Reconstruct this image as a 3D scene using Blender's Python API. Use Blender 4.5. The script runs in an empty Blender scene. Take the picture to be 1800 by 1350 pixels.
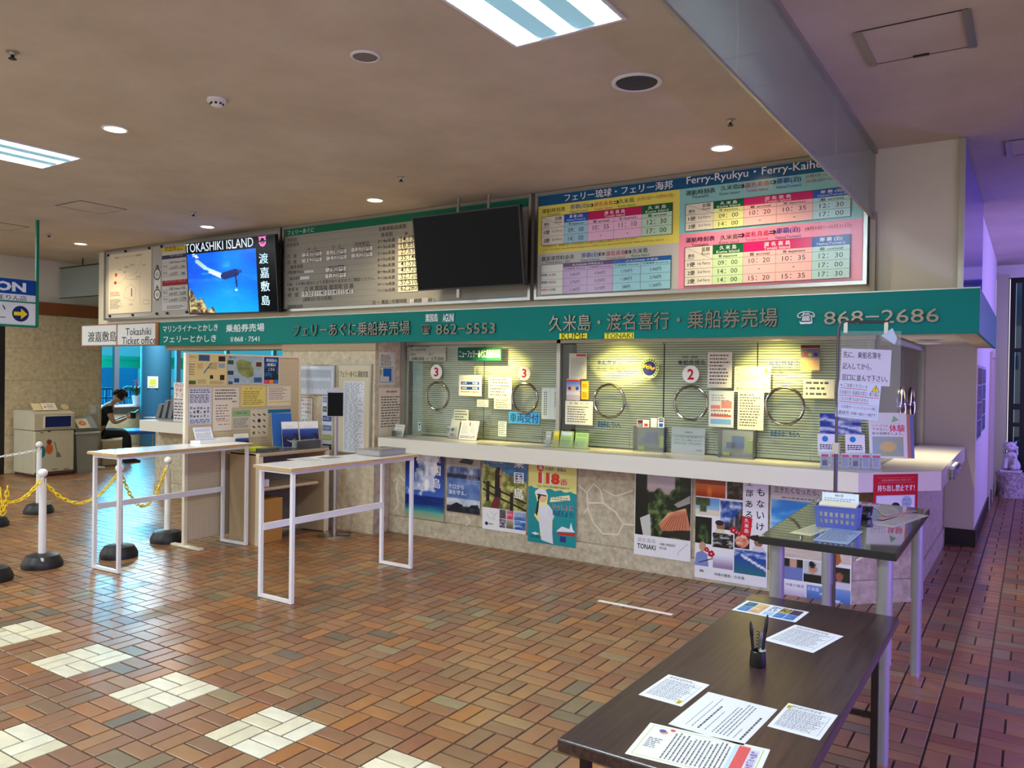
import bpy, bmesh, math, random
import numpy as np
from mathutils import Vector, Matrix
random.seed(7)
SC = bpy.context.scene
COL = SC.collection
PI = math.pi

# ------------------------------------------------------------------ camera
W, H, FPX = 1800, 1350, 1396.1
CAM = np.array([3.18597, -2.28870, 1.68155])
def _rot(yaw, pitch, roll):
    cy, sy = math.cos(yaw), math.sin(yaw)
    f = np.array([sy*math.cos(pitch), cy*math.cos(pitch), math.sin(pitch)])
    r = np.array([cy, -sy, 0.0]); u = np.cross(r, f)
    r2 = r*math.cos(roll)+u*math.sin(roll); u2 = -r*math.sin(roll)+u*math.cos(roll)
    return np.array([r2, -u2, f])
RM = _rot(-0.580765, -0.0099096, 0.0144801)
cam = bpy.data.cameras.new('camera'); cam.sensor_width = 36; cam.lens = FPX/W*36; cam.clip_start = .05; cam.clip_end = 200
camo = bpy.data.objects.new('camera', cam); COL.objects.link(camo)
camo.matrix_world = Matrix(((RM[0][0], -RM[1][0], -RM[2][0], CAM[0]), (RM[0][1], -RM[1][1], -RM[2][1], CAM[1]),
                            (RM[0][2], -RM[1][2], -RM[2][2], CAM[2]), (0, 0, 0, 1)))
SC.camera = camo
SC.view_settings.view_transform = 'Standard'; SC.view_settings.look = 'None'
SC.view_settings.exposure = 0.46; SC.view_settings.gamma = 1.0; SC.view_settings.use_curve_mapping = False

# ------------------------------------------------------------------ world and lights
wd = bpy.data.worlds.new('world'); SC.world = wd; wd.use_nodes = True
wd.node_tree.nodes['Background'].inputs[0].default_value = (1.0, .955, .885, 1)
wd.node_tree.nodes['Background'].inputs[1].default_value = .74
def light(kind, name, loc, power, col, size=.3, size_y=None, rot=(0, 0, 0), spot=None, blend=.5):
    l = bpy.data.lights.new(name, kind); l.energy = power; l.color = col
    if kind == 'AREA':
        l.size = size
        if size_y: l.shape = 'RECTANGLE'; l.size_y = size_y
    else: l.shadow_soft_size = size
    if kind == 'SPOT': l.spot_size = spot; l.spot_blend = blend
    o = bpy.data.objects.new(name, l); o.location = loc; o.rotation_euler = rot; COL.objects.link(o); return o
COOL = (.86, .95, 1.0); WARM = (1.0, .80, .52)
TROFFERS = [(1.105, .74), (-3.98, .74)]
for i, (x, y) in enumerate(TROFFERS + [(1.105, -2.6), (-3.98, -2.6), (-9.0, .74), (-9, -2.6)]):
    light('AREA', 'troffer_and_fill_light', (x, y, 3.585 if i < 2 else 3.49), 98, COOL, .6, 1.2)
DL = [(-8.31, 3.86), (-5.487, 3.93), (-2.585, 3.85), (1.111, 3.825), (-2.62, 1.067)]
for x, y in DL:
    light('SPOT', 'downlight_beam', (x, min(y, 3.84), 3.46), 60, WARM, .06, spot=math.radians(140), blend=.9)
for x in (-1.33, 0.03, 1.42):
    light('SPOT', 'soffit_beam', (x, 3.93, 2.02), 72, (1.0, .80, .22), .02, rot=(math.radians(43), 0, 0), spot=math.radians(92), blend=1.0)
light('SPOT', 'soffit_beam', (2.42, 5.6, 1.99), 75, (1, .9, .6), .03, spot=math.radians(120), blend=.8)
light('AREA', 'blue_sign_glow', (5.9, 9.3, 2.3), 175, (.30, .22, 1.0), 1.6, 3.0, rot=(0, math.radians(100), 0))
light('AREA', 'violet_sign_glow', (5.3, 1.6, .95), 95, (.28, .14, 1.0), .6, 2.8, rot=(0, math.radians(48), 0))
light('AREA', 'troffer_and_fill_light', (-12.2, 7.6, 3.42), 150, COOL, .6, 1.2)  # fill lamp added to brighten the quay parapet; no fitting is modelled here
light('AREA', 'seaside_daylight', (-17.5, 9.0, 3.4), 2200, (.62, .88, 1.0), 6, 3, rot=(math.radians(0), math.radians(-70), 0))

# ------------------------------------------------------------------ projection helpers (measured pixel -> point on a real plane)
def ray(u, v): return RM.T @ np.array([(u-W/2)/FPX, (v-H/2)/FPX, 1.0])
def on_plane(u, v, o, n):
    d = ray(u, v); o = np.array(o, float); n = np.array(n, float)
    return CAM + d*(n @ (o-CAM))/(n @ d)
def onz(u, v, z=0.): return on_plane(u, v, (0, 0, z), (0, 0, 1))
def ony(u, v, y): return on_plane(u, v, (0, y, 0), (0, 1, 0))
def onx(u, v, x): return on_plane(u, v, (x, 0, 0), (1, 0, 0))

# ------------------------------------------------------------------ materials
def s2l(c): return tuple(((x/255)/12.92 if x/255 <= .04045 else ((x/255+.055)/1.055)**2.4) for x in c)
MATS = {}
def mat(name, col=(200, 200, 200), rough=.5, metal=0, noise=0, nscale=8, dark=None, bump=0, bscale=40, emit=0, attr=False, spec=.5, coat=0, stretch=None):
    if name in MATS: return MATS[name]
    m = bpy.data.materials.new(name); m.use_nodes = True; nt = m.node_tree; b = nt.nodes['Principled BSDF']
    b.inputs['Roughness'].default_value = rough; b.inputs['Metallic'].default_value = metal
    b.inputs['Specular IOR Level'].default_value = spec; b.inputs['Coat Weight'].default_value = coat
    L = nt.links.new; src = None
    tc = nt.nodes.new('ShaderNodeTexCoord'); vec = tc.outputs['Object']
    if stretch:
        mp = nt.nodes.new('ShaderNodeMapping'); mp.inputs['Scale'].default_value = stretch; L(vec, mp.inputs[0]); vec = mp.outputs[0]
    if attr:
        a = nt.nodes.new('ShaderNodeAttribute'); a.attribute_name = 'Col'; src = a.outputs['Color']
    if noise or dark:
        n = nt.nodes.new('ShaderNodeTexNoise'); n.inputs['Scale'].default_value = nscale; n.inputs['Detail'].default_value = 6; n.inputs['Roughness'].default_value = .65
        L(vec, n.inputs['Vector'])
        r = nt.nodes.new('ShaderNodeValToRGB'); r.color_ramp.elements[0].position = .32; r.color_ramp.elements[1].position = .68
        L(n.outputs['Fac'], r.inputs[0])
        c = s2l(col); d = s2l(dark) if dark else tuple(x*(1-noise) for x in c)
        if src is not None:
            r.color_ramp.elements[0].color = (1-noise,)*3+(1,); r.color_ramp.elements[1].color = (1, 1, 1, 1)
            mx = nt.nodes.new('ShaderNodeMix'); mx.data_type = 'RGBA'; mx.blend_type = 'MULTIPLY'; mx.inputs[0].default_value = 1
            L(src, mx.inputs[6]); L(r.outputs[0], mx.inputs[7]); src = mx.outputs[2]
        else:
            r.color_ramp.elements[0].color = d+(1,); r.color_ramp.elements[1].color = c+(1,); src = r.outputs[0]
    if src is not None: L(src, b.inputs['Base Color'])
    else: b.inputs['Base Color'].default_value = s2l(col)+(1,)
    if bump:
        n2 = nt.nodes.new('ShaderNodeTexNoise'); n2.inputs['Scale'].default_value = bscale; n2.inputs['Detail'].default_value = 4; L(vec, n2.inputs['Vector'])
        bp = nt.nodes.new('ShaderNodeBump'); bp.inputs['Strength'].default_value = bump; bp.inputs['Distance'].default_value = .004
        L(n2.outputs['Fac'], bp.inputs['Height']); L(bp.outputs[0], b.inputs['Normal'])
    if emit:
        b.inputs['Emission Strength'].default_value = emit
        if src is not None: L(src, b.inputs['Emission Color'])
        else: b.inputs['Emission Color'].default_value = s2l(col)+(1,)
    MATS[name] = m; return m
def glass(name, tint=(1, 1, 1), refl=.5, haze=0, hazecol=(200, 210, 210), rough=.02):
    if name in MATS: return MATS[name]
    m = bpy.data.materials.new(name); m.use_nodes = True; nt = m.node_tree; nt.nodes.clear(); L = nt.links.new
    out = nt.nodes.new('ShaderNodeOutputMaterial'); t = nt.nodes.new('ShaderNodeBsdfTransparent'); t.inputs[0].default_value = tint+(1,)
    g = nt.nodes.new('ShaderNodeBsdfGlossy'); g.inputs['Roughness'].default_value = rough
    fr = nt.nodes.new('ShaderNodeFresnel'); fr.inputs[0].default_value = 1.5
    mul = nt.nodes.new('ShaderNodeMath'); mul.operation = 'MULTIPLY'; mul.inputs[1].default_value = refl; L(fr.outputs[0], mul.inputs[0])
    mx = nt.nodes.new('ShaderNodeMixShader'); L(mul.outputs[0], mx.inputs[0]); L(t.outputs[0], mx.inputs[1]); L(g.outputs[0], mx.inputs[2]); last = mx.outputs[0]
    if haze:
        d = nt.nodes.new('ShaderNodeBsdfDiffuse'); d.inputs[0].default_value = s2l(hazecol)+(1,)
        m2 = nt.nodes.new('ShaderNodeMixShader'); m2.inputs[0].default_value = haze; L(last, m2.inputs[1]); L(d.outputs[0], m2.inputs[2]); last = m2.outputs[0]
    L(last, out.inputs[0]); MATS[name] = m; return m

CEIL = mat('ceiling_plaster', (204, 191, 171), .9, noise=.1, nscale=1.3, dark=(186, 172, 151), bump=.25, bscale=14)
WHITEWALL = mat('white_wall', (206, 200, 184), .7, noise=.04, nscale=2)
STONE = mat('travertine', (206, 189, 154), .6, nscale=14, dark=(172, 152, 118), bump=.5, bscale=30)
PILSTONE = mat('pillar_stone', (212, 200, 172), .6, nscale=13, dark=(170, 152, 120), bump=.6, bscale=26)
BASESTONE = mat('base_stone', (204, 194, 168), .65, nscale=16, dark=(158, 146, 118), bump=.7, bscale=30)
GROUT = mat('grout', (74, 62, 52), .8, noise=.2, nscale=30)
BRICK = mat('brick_tile', (160, 90, 60), .30, noise=.22, nscale=7, attr=True, bump=.15, bscale=60)
COUNTER = mat('counter_laminate', (222, 218, 204), .22)
GREEN = mat('green_fascia', (0, 122, 112), .5, spec=.15)
CHROME = mat('chrome', (170, 164, 158), .16, metal=1)
LETTER = mat('letter_metal', (122, 112, 106), .22, metal=1)
STEEL = mat('brushed_steel', (176, 174, 168), .32, metal=1)
ALU = mat('aluminium', (178, 176, 168), .4, metal=.85)
DKMETAL = mat('dark_metal', (48, 44, 42), .4, metal=.6)
BLACK = mat('black_plastic', (18, 18, 20), .35)
BLKGLOSS = mat('black_gloss', (4, 5, 11), .06, spec=.12)
WHITEP = mat('white_plastic', (228, 228, 228), .35)
WHITEM = mat('white_powder_coat', (226, 226, 230), .4)
OAK = mat('oak_edge', (196, 160, 108), .5, noise=.15, nscale=20)
SLAT = mat('shutter_slat', (214, 212, 184), .5)
YELLOW = mat('yellow_plastic', (238, 205, 20), .4)
BEIGE = mat('beige_melamine', (192, 172, 140), .5, noise=.05, nscale=3)
BROWNWOOD = mat('brown_wood_band', (132, 74, 32), .45, noise=.15, nscale=6)
GLASS = glass('clear_glass', (.95, .99, .97), .9)
GLASSB = glass('blue_tinted_glass', (.30, .82, .98), .5)
GLASSD = glass('dark_glass', (.50, .64, .78), 1.2)
FROST = glass('smoke_barrier_glass', (.82, .86, .84), .8, haze=.22, hazecol=(196, 202, 198), rough=.08)
ACRYL = glass('acrylic', (.93, .95, .96), 1.2, haze=.06, hazecol=(220, 225, 230))
PRINT = mat('printed_paper', rough=.55, attr=True, spec=.3)
PRINTG = mat('printed_gloss', rough=.22, attr=True)
SCREEN = mat('lit_screen', rough=.2, attr=True, emit=.62, spec=.1)
LAMPC = mat('fluorescent_tube', (205, 240, 255), emit=9)
LAMPW = mat('downlight_lens', (255, 222, 150), emit=7)
REFL = mat('troffer_reflector', (176, 208, 220), .3)

# ------------------------------------------------------------------ object helpers
def tag(o, label=None, cat=None, group=None, kind=None):
    if label: o['label'] = label
    if cat: o['category'] = cat
    if group: o['group'] = group
    if kind: o['kind'] = kind
    return o
def thing(name, label, cat, loc=(0, 0, 0), group=None, rz=0):
    o = bpy.data.objects.new(name, None); o.location = tuple(float(a) for a in loc); o.rotation_euler = (0, 0, rz)
    o.empty_display_size = .05; COL.objects.link(o); return tag(o, label, cat, group)
def dup(o, parent=None, loc=None, rz=None, label=None):
    c = o.copy(); COL.objects.link(c); c.parent = parent
    if loc is not None: c.location = loc
    if rz is not None: c.rotation_euler = (0, 0, rz)
    if label: c['label'] = label
    for ch in list(o.children): dup(ch, c)
    return c
def wloc(o):
    v = Vector(o.location)
    p = o.parent
    while p is not None: v = p.matrix_basis @ v; p = p.parent
    return v
def link_mesh(name, me, parent=None, at=None, smooth=False):
    # 'at' : world/local point used as the object's origin
    if at is None:
        if parent is None and len(me.vertices):
            co = np.empty(len(me.vertices)*3); me.vertices.foreach_get('co', co); co = co.reshape(-1, 3)
            at = (float((co[:, 0].min()+co[:, 0].max())/2), float((co[:, 1].min()+co[:, 1].max())/2), float(co[:, 2].min()))
        else: at = (0, 0, 0)
    if tuple(at) != (0, 0, 0): me.transform(Matrix.Translation(-Vector(at)))
    o = bpy.data.objects.new(name, me); o.location = at; COL.objects.link(o)
    if parent is not None: o.parent = parent
    if smooth: me.polygons.foreach_set('use_smooth', [True]*len(me.polygons))
    return o
def basis(d):
    d = Vector(d).normalized(); a = Vector((0, 0, 1)) if abs(d.z) < .95 else Vector((1, 0, 0))
    u = d.cross(a).normalized(); return u, d.cross(u)
class MB:
    def __init__(s, off=(0, 0, 0)): s.v = []; s.f = []; s.off = Vector(tuple(float(a) for a in off))
    def add(s, vs, fs):
        n = len(s.v); s.v += [tuple(Vector(tuple(float(a) for a in v))-s.off) for v in vs]; s.f += [tuple(i+n for i in f) for f in fs]; return s
    def box(s, a, b, rz=0, c=None):
        x0, y0, z0 = a; x1, y1, z1 = b
        vs = [(x0, y0, z0), (x1, y0, z0), (x1, y1, z0), (x0, y1, z0), (x0, y0, z1), (x1, y0, z1), (x1, y1, z1), (x0, y1, z1)]
        if rz:
            c = c or ((x0+x1)/2, (y0+y1)/2); R = Matrix.Rotation(rz, 2)
            vs = [tuple(R @ Vector((v[0]-c[0], v[1]-c[1]))+Vector(c))+(v[2],) for v in vs]
        return s.add(vs, [(0, 3, 2, 1), (4, 5, 6, 7), (0, 1, 5, 4), (1, 2, 6, 5), (2, 3, 7, 6), (3, 0, 4, 7)])
    def bbox(s, a, b, r=.004):
        # box with bevelled vertical and horizontal edges (chamfer)
        x0, y0, z0 = a; x1, y1, z1 = b; r = min(r, (x1-x0)/3, (y1-y0)/3, (z1-z0)/3)
        bm = bmesh.new(); bmesh.ops.create_cube(bm, size=1)
        for v in bm.verts: v.co = Vector(((x0+x1)/2+v.co.x*(x1-x0), (y0+y1)/2+v.co.y*(y1-y0), (z0+z1)/2+v.co.z*(z1-z0)))
        bmesh.ops.bevel(bm, geom=bm.edges[:], offset=r, segments=2, affect='EDGES', profile=.5)
        bm.verts.ensure_lookup_table()
        s.add([v.co[:] for v in bm.verts], [tuple(v.index for v in f.verts) for f in bm.faces]); bm.free(); return s
    def cyl(s, p, q, r, r2=None, n=16, cap=True):
        p = Vector(tuple(map(float, p))); q = Vector(tuple(map(float, q))); r2 = r if r2 is None else r2; u, w = basis(q-p)
        vs = [p+(u*math.cos(2*PI*i/n)+w*math.sin(2*PI*i/n))*r for i in range(n)]+[q+(u*math.cos(2*PI*i/n)+w*math.sin(2*PI*i/n))*r2 for i in range(n)]
        fs = [(i, n+i, n+(i+1) % n, (i+1) % n) for i in range(n)]
        if cap: fs += [tuple(range(n)), tuple(range(2*n-1, n-1, -1))]
        return s.add(vs, fs)
    def tube(s, pts, r, n=8, closed=False, cap=True):
        P = [Vector(tuple(map(float, p))) for p in pts]; m = len(P); vs = []; u = None
        for i in range(m):
            d = (P[(i+1) % m]-P[i-1]) if closed else (P[min(i+1, m-1)]-P[max(i-1, 0)]); d.normalize()
            if u is None: u, w = basis(d)
            else: u = (u-d*u.dot(d)).normalized(); w = d.cross(u)
            rr = r[i] if isinstance(r, (list, tuple)) else r
            vs += [P[i]+(u*math.cos(2*PI*k/n)+w*math.sin(2*PI*k/n))*rr for k in range(n)]
        fs = []
        for i in range(m if closed else m-1):
            j = (i+1) % m; fs += [(i*n+k, i*n+(k+1) % n, j*n+(k+1) % n, j*n+k) for k in range(n)]
        if cap and not closed: fs += [tuple(range(n-1, -1, -1)), tuple((m-1)*n+k for k in range(n))]
        return s.add(vs, fs)
    def lathe(s, c, prof, n=24):
        vs = []; fs = []
        for r, z in prof: vs += [(c[0]+r*math.cos(2*PI*k/n), c[1]+r*math.sin(2*PI*k/n), c[2]+z) for k in range(n)]
        for i in range(len(prof)-1): fs += [(i*n+k, i*n+(k+1) % n, (i+1)*n+(k+1) % n, (i+1)*n+k) for k in range(n)]
        fs += [tuple(range(n-1, -1, -1)), tuple((len(prof)-1)*n+k for k in range(n))]
        return s.add(vs, fs)
    def prism(s, poly, z0, z1):
        n = len(poly)
        return s.add([(p[0], p[1], z0) for p in poly]+[(p[0], p[1], z1) for p in poly],
                     [tuple(range(n-1, -1, -1)), tuple(range(n, 2*n))]+[(i, (i+1) % n, n+(i+1) % n, n+i) for i in range(n)])
    def extr(s, pts, d):
        # polygon of 3d points extruded along d
        n = len(pts); d = Vector(d); P = [Vector(tuple(map(float, p))) for p in pts]
        return s.add([tuple(p) for p in P]+[tuple(p+d) for p in P], [tuple(range(n)), tuple(range(2*n-1, n-1, -1))]+[(i, n+i, n+(i+1) % n, (i+1) % n) for i in range(n)])
    def ball(s, c, r, n=14, m=9, sc=(1, 1, 1)):
        vs = []; fs = []
        for j in range(m+1):
            t = PI*j/m
            vs += [(c[0]+r*sc[0]*math.sin(t)*math.cos(2*PI*k/n), c[1]+r*sc[1]*math.sin(t)*math.sin(2*PI*k/n), c[2]-r*sc[2]*math.cos(t)) for k in range(n)]
        for j in range(m): fs += [(j*n+k, j*n+(k+1) % n, (j+1)*n+(k+1) % n, (j+1)*n+k) for k in range(n)]
        return s.add(vs, fs)
    def mesh(s, name, m):
        me = bpy.data.meshes.new(name); me.from_pydata(s.v, [], s.f); me.materials.append(m); me.validate()
        bm = bmesh.new(); bm.from_mesh(me); bmesh.ops.recalc_face_normals(bm, faces=bm.faces[:]); bm.to_mesh(me); bm.free(); return me
    def build(s, name, m, parent=None, smooth=False, at=None):
        me = s.mesh(name, m); o = link_mesh(name, me, parent, at, smooth)
        if smooth:
            try: me.set_sharp_from_angle(angle=math.radians(38))
            except Exception: pass
        return o
def struct(name, mb, m, label=None):
    o = mb.build(name, m); tag(o, label, None, None, 'structure'); return o

# ------------------------------------------------------------------ noise for printed pictures
_rp = random.Random(3); _perm = [_rp.random() for _ in range(4096)]
def vn(x, y):
    xi, yi = math.floor(x), math.floor(y); fx, fy = x-xi, y-yi; fx = fx*fx*(3-2*fx); fy = fy*fy*(3-2*fy)
    h = lambda a, b: _perm[((a*7349) ^ (b*3571) ^ (a*b*13)) & 4095]
    return (h(xi, yi)*(1-fx)+h(xi+1, yi)*fx)*(1-fy)+(h(xi, yi+1)*(1-fx)+h(xi+1, yi+1)*fx)*fy
def fbm(x, y, o=4):
    s = 0; a = .5
    for _ in range(o): s += a*vn(x, y); x *= 2.03; y *= 2.03; a *= .5
    return max(0, min(1, (s-.47)*1.75+.5))
def lp(a, b, t):
    t = max(0, min(1, t)); return tuple(a[i]*(1-t)+b[i]*t for i in range(3))

# ------------------------------------------------------------------ text and flat prints
_gc = {}; ASP = {}
def glyphs(txt, bold=0):
    k = (txt, bold)
    if k in _gc: return _gc[k]
    c = bpy.data.curves.new('t', 'FONT'); c.body = txt; c.size = 1; c.resolution_u = 2; c.offset = 0 if any(ord(q) > 0x3400 for q in txt) else bold*(.5 if any(ord(q) > 0x2e80 for q in txt) else 1)
    o = bpy.data.objects.new('t', c); m = o.to_mesh()
    vs = [(v.co.x, v.co.y) for v in m.vertices]; fs = [tuple(p.vertices) for p in m.polygons]
    o.to_mesh_clear(); bpy.data.objects.remove(o); bpy.data.curves.remove(c)
    ASP[txt] = 1
    if vs:
        x0 = min(v[0] for v in vs); x1 = max(v[0] for v in vs); y0 = min(v[1] for v in vs); y1 = max(v[1] for v in vs)
        ASP[txt] = (y1-y0)/max(x1-x0, 1e-6); vs = [((v[0]-x0)/max(x1-x0, 1e-6), (v[1]-y0)/max(y1-y0, 1e-6)) for v in vs]
    _gc[k] = (vs, fs); return _gc[k]
class Print:
    STEP = .00007
    def __init__(s, o, U, V, thick=.0015):
        s.o = np.array(o, float); s.U = np.array(U, float); s.V = np.array(V, float)
        s.U /= np.linalg.norm(s.U); s.V -= s.U*(s.V @ s.U); s.V /= np.linalg.norm(s.V); s.N = np.cross(s.U, s.V)
        s.v = []; s.f = []; s.c = []; s.k = 0; s.t = thick; s.crop = (0, 0, 1)
    def z(s, x0, y0, sc): s.crop = (x0, y0, sc); return s
    def P(s, x, y):
        x0, y0, sc = s.crop; p = on_plane(x0+x/sc, y0+y/sc, s.o, s.N)-s.o; return float(p @ s.U), float(p @ s.V)
    def w(s, u, v, d=0): return tuple(s.o+s.U*u+s.V*v+s.N*d)
    def body(s, u0, v0, u1, v1, col):
        c = s2l(col); n = len(s.v); q = [(u0, v0), (u1, v0), (u1, v1), (u0, v1)]
        s.v += [s.w(a, b, 0) for a, b in q]+[s.w(a, b, s.t) for a, b in q]
        fs = [(3, 2, 1, 0), (4, 5, 6, 7), (0, 1, 5, 4), (1, 2, 6, 5), (2, 3, 7, 6), (3, 0, 4, 7)]
        s.f += [tuple(i+n for i in f) for f in fs]; s.c += [[c]*4]*6; s.box = (u0, v0, u1, v1); return s
    def bodyP(s, x0, yb, x1, yt, col):
        a = s.P(x0, yb); b = s.P(x1, yt); return s.body(a[0], a[1], b[0], b[1], col)
    def lay(s): s.k += 1; return s.t+s.k*s.STEP
    def poly(s, pts, col):
        d = s.lay(); n = len(s.v); s.v += [s.w(a, b, d) for a, b in pts]; s.f.append(tuple(range(n, n+len(pts)))); s.c.append([s2l(col)]*len(pts)); return s
    def rect(s, u0, v0, u1, v1, col): return s.poly([(u0, v0), (u1, v0), (u1, v1), (u0, v1)], col)
    def rectP(s, x0, yb, x1, yt, col):
        a = s.P(x0, yb); b = s.P(x1, yt); return s.rect(a[0], a[1], b[0], b[1], col)
    def polyP(s, pts, col): return s.poly([s.P(*p) for p in pts], col)
    def grad(s, u0, v0, u1, v1, cb, ct):
        d = s.lay(); n = len(s.v); s.v += [s.w(a, b, d) for a, b in ((u0, v0), (u1, v0), (u1, v1), (u0, v1))]
        s.f.append((n, n+1, n+2, n+3)); s.c.append([s2l(cb), s2l(cb), s2l(ct), s2l(ct)]); return s
    def frame(s, u0, v0, u1, v1, t, col):
        s.rect(u0, v0, u1, v0+t, col); s.k -= 1; s.rect(u0, v1-t, u1, v1, col); s.k -= 1
        s.rect(u0, v0+t, u0+t, v1-t, col); s.k -= 1; return s.rect(u1-t, v0+t, u1, v1-t, col)
    def disc(s, u, v, r, col, n=24, ry=None, a0=0, a1=2*PI):
        ry = ry or r; return s.poly([(u+r*math.cos(a0+(a1-a0)*i/n), v+ry*math.sin(a0+(a1-a0)*i/n)) for i in range(n)], col)
    def line(s, u0, v0, u1, v1, t, col):
        d = math.hypot(u1-u0, v1-v0) or 1; nx, ny = -(v1-v0)/d*t/2, (u1-u0)/d*t/2
        return s.poly([(u0-nx, v0-ny), (u1-nx, v1-ny), (u1+nx, v1+ny), (u0+nx, v0+ny)], col)
    def text(s, txt, u0, v0, u1, v1, col=(20, 20, 24), bold=.0, rep=False):
        vs, fs = glyphs(txt, bold); d = s.lay(); n = len(s.v); c = s2l(col)
        s.v += [s.w(u0+a*(u1-u0), v0+b*(v1-v0), d) for a, b in vs]
        for f in fs: s.f.append(tuple(i+n for i in f)); s.c.append([c]*len(f))
        if bold >= .01 and any(ord(q) > 0x3400 for q in txt) and not rep:
            e = (v1-v0)*min(.05, bold*1.8); s.text(txt, u0+e, v0, u1+e, v1, col, bold, True)
        return s
    def textP(s, txt, x0, yb, x1, yt, col=(20, 20, 24), bold=0.):
        a = s.P(x0, yb); b = s.P(x1, yt); glyphs(txt, bold); w_ = b[0]-a[0]; h_ = b[1]-a[1]; nat = ASP[txt]*w_
        if len(txt) > 1 and h_ < nat*.85: m_ = (a[1]+b[1])/2; a = (a[0], m_-nat*.45); b = (b[0], m_+nat*.45)
        return s.text(txt, a[0], a[1], b[0], b[1], col, bold)
    def vtext(s, txt, u, v1, size, pitch, col=(20, 20, 24), bold=0.):
        for i, ch in enumerate(txt):
            s.text(ch, u-size/2, v1-pitch*i-size, u+size/2, v1-pitch*i, col, bold); s.k -= 1
        s.k += 1; return s
    def small(s, u0, v0, u1, v1, rows, col=(60, 60, 66), fill=.5, ragged=.3, seed=1, dash=.012):
        # rows of print too fine to read: short strokes
        R = random.Random(seed); h = (v1-v0)/rows; d = s.lay(); c = s2l(col)
        for i in range(rows):
            y0 = v1-h*(i+1)+h*(1-fill)/2; y1 = y0+h*fill; x = u0; e = u1-(u1-u0)*R.random()*ragged
            while x < e:
                wd_ = dash*(.5+R.random()*1.1); n = len(s.v); x2 = min(x+wd_, e)
                s.v += [s.w(a, b, d) for a, b in ((x, y0), (x2, y0), (x2, y1), (x, y1))]; s.f.append((n, n+1, n+2, n+3)); s.c.append([c]*4); x += wd_+dash*.35
        return s
    def pict(s, u0, v0, u1, v1, nx, ny, fn):
        d = s.lay(); n = len(s.v); cols = []
        for j in range(ny+1):
            for i in range(nx+1):
                a, b = i/nx, j/ny; s.v.append(s.w(u0+(u1-u0)*a, v0+(v1-v0)*b, d)); cols.append(s2l(tuple(max(0, min(255, q)) for q in fn(a, b))))
        for j in range(ny):
            for i in range(nx):
                q = [j*(nx+1)+i, j*(nx+1)+i+1, (j+1)*(nx+1)+i+1, (j+1)*(nx+1)+i]; s.f.append(tuple(n+k for k in q)); s.c.append([cols[k] for k in q])
        return s
    def mesh(s, name, m=None, off=None):
        v = s.v if off is None else [tuple(np.array(p)-np.array(off)) for p in s.v]
        me = bpy.data.meshes.new(name); me.from_pydata(v, [], s.f); me.materials.append(m or PRINT)
        at = me.color_attributes.new('Col', 'FLOAT_COLOR', 'CORNER'); fl = []
        for c in s.c:
            for q in c: fl += [q[0], q[1], q[2], 1.0]
        at.data.foreach_set('color', fl); return me
    def build(s, name, label=None, cat=None, group=None, m=None, parent=None, kind=None):
        if parent is not None:
            o = link_mesh(name, s.mesh(name, m), parent, (0, 0, 0)); o.data.transform(Matrix.Translation(-wloc(parent)))
        else: o = link_mesh(name, s.mesh(name, m))
        return tag(o, label, cat, group, kind)
def PY(y, thick=.0015): return Print((0, y, 0), (1, 0, 0), (0, 0, 1), thick)
def PX(x, thick=.0015): return Print((x, 0, 0), (0, 1, 0), (0, 0, 1), thick)
def PZ(z, thick=.0008): return Print((0, 0, z), (1, 0, 0), (0, 1, 0), thick)

# ================================================================== SETTING
fl = MB(); fl.box((-16, -3.2, -.08), (7, 16, -.006)); FLOOR = struct('floor', fl, GROUT, 'red brown brick tiled floor with cream tile diamonds')
FLOOR.location = (0, 0, 0); FLOOR.data.transform(Matrix.Translation(Vector((-4.5, 6.4, -.08))))
# brick tiles, basket weave of pairs in 0.2 m blocks
S = .2; G = .0052
PAL = [(164, 112, 80), (172, 118, 82), (156, 106, 76), (178, 126, 84), (166, 120, 88), (152, 110, 82), (186, 122, 74), (168, 110, 74), (146, 120, 92), (158, 134, 100),
       (134, 114, 92), (160, 102, 74), (174, 130, 92), (184, 116, 66), (126, 106, 88), (168, 142, 106)]
CREAM = [(222, 214, 184), (214, 206, 172), (226, 220, 194)]
PALL = PAL+CREAM
R = random.Random(11); bricks = []
for i in range(-78, 34):
    for j in range(-8, 60):
        x, y = i*S, j*S
        cream = (j in (0, 1) and i % 4 in (0, 1) and i < 8) or (j in (-4, -3) and i % 4 in (0, 1) and i < 8)
        for k in (0, 1):
            if (i+j) % 2 == 0: b = (x+k*S/2+G, y+G, x+(k+1)*S/2-G, y+S-G)
            else: b = (x+G, y+k*S/2+G, x+S-G, y+(k+1)*S/2-G)
            if cream: c = 16+R.randrange(3)
            else:
                t = fbm(x*.45+5, y*.45+9, 3); q = R.random()
                if q < .10+.5*max(0, t-.55): c = R.choice((8, 9, 10, 14, 15, 12))
                elif q < .2: c = R.choice((6, 13))
                else: c = R.choice((0, 1, 2, 3, 4, 5, 7, 11))
            cx, cy = (b[0]+b[2])/2, (b[1]+b[3])/2
            bricks.append((b, c, cx, cy))
def pix(p):
    c = RM @ (np.array(p, float)-CAM)
    return (W/2+FPX*c[0]/c[2], H/2+FPX*c[1]/c[2], c[2]) if c[2] > .05 else (-9e9, 0, -1)
def vis_area(b):
    q = [pix((x, y, 0)) for x, y in ((b[0], b[1]), (b[2], b[1]), (b[2], b[3]), (b[0], b[3]))]
    if any(t[2] < 0 for t in q): return 0
    cx = sum(t[0] for t in q)/4; cy = sum(t[1] for t in q)/4
    if not (4 < cx < W-4 and 4 < cy < H-4): return 0
    if cx > 1000 and cy > 1060 and cx < 1560 and (cy-1045 > -.757*(cx-1335)): return 0     # under the dark table
    return abs(sum(q[k][0]*q[(k+1) % 4][1]-q[(k+1) % 4][0]*q[k][1] for k in range(4)))/2
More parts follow.
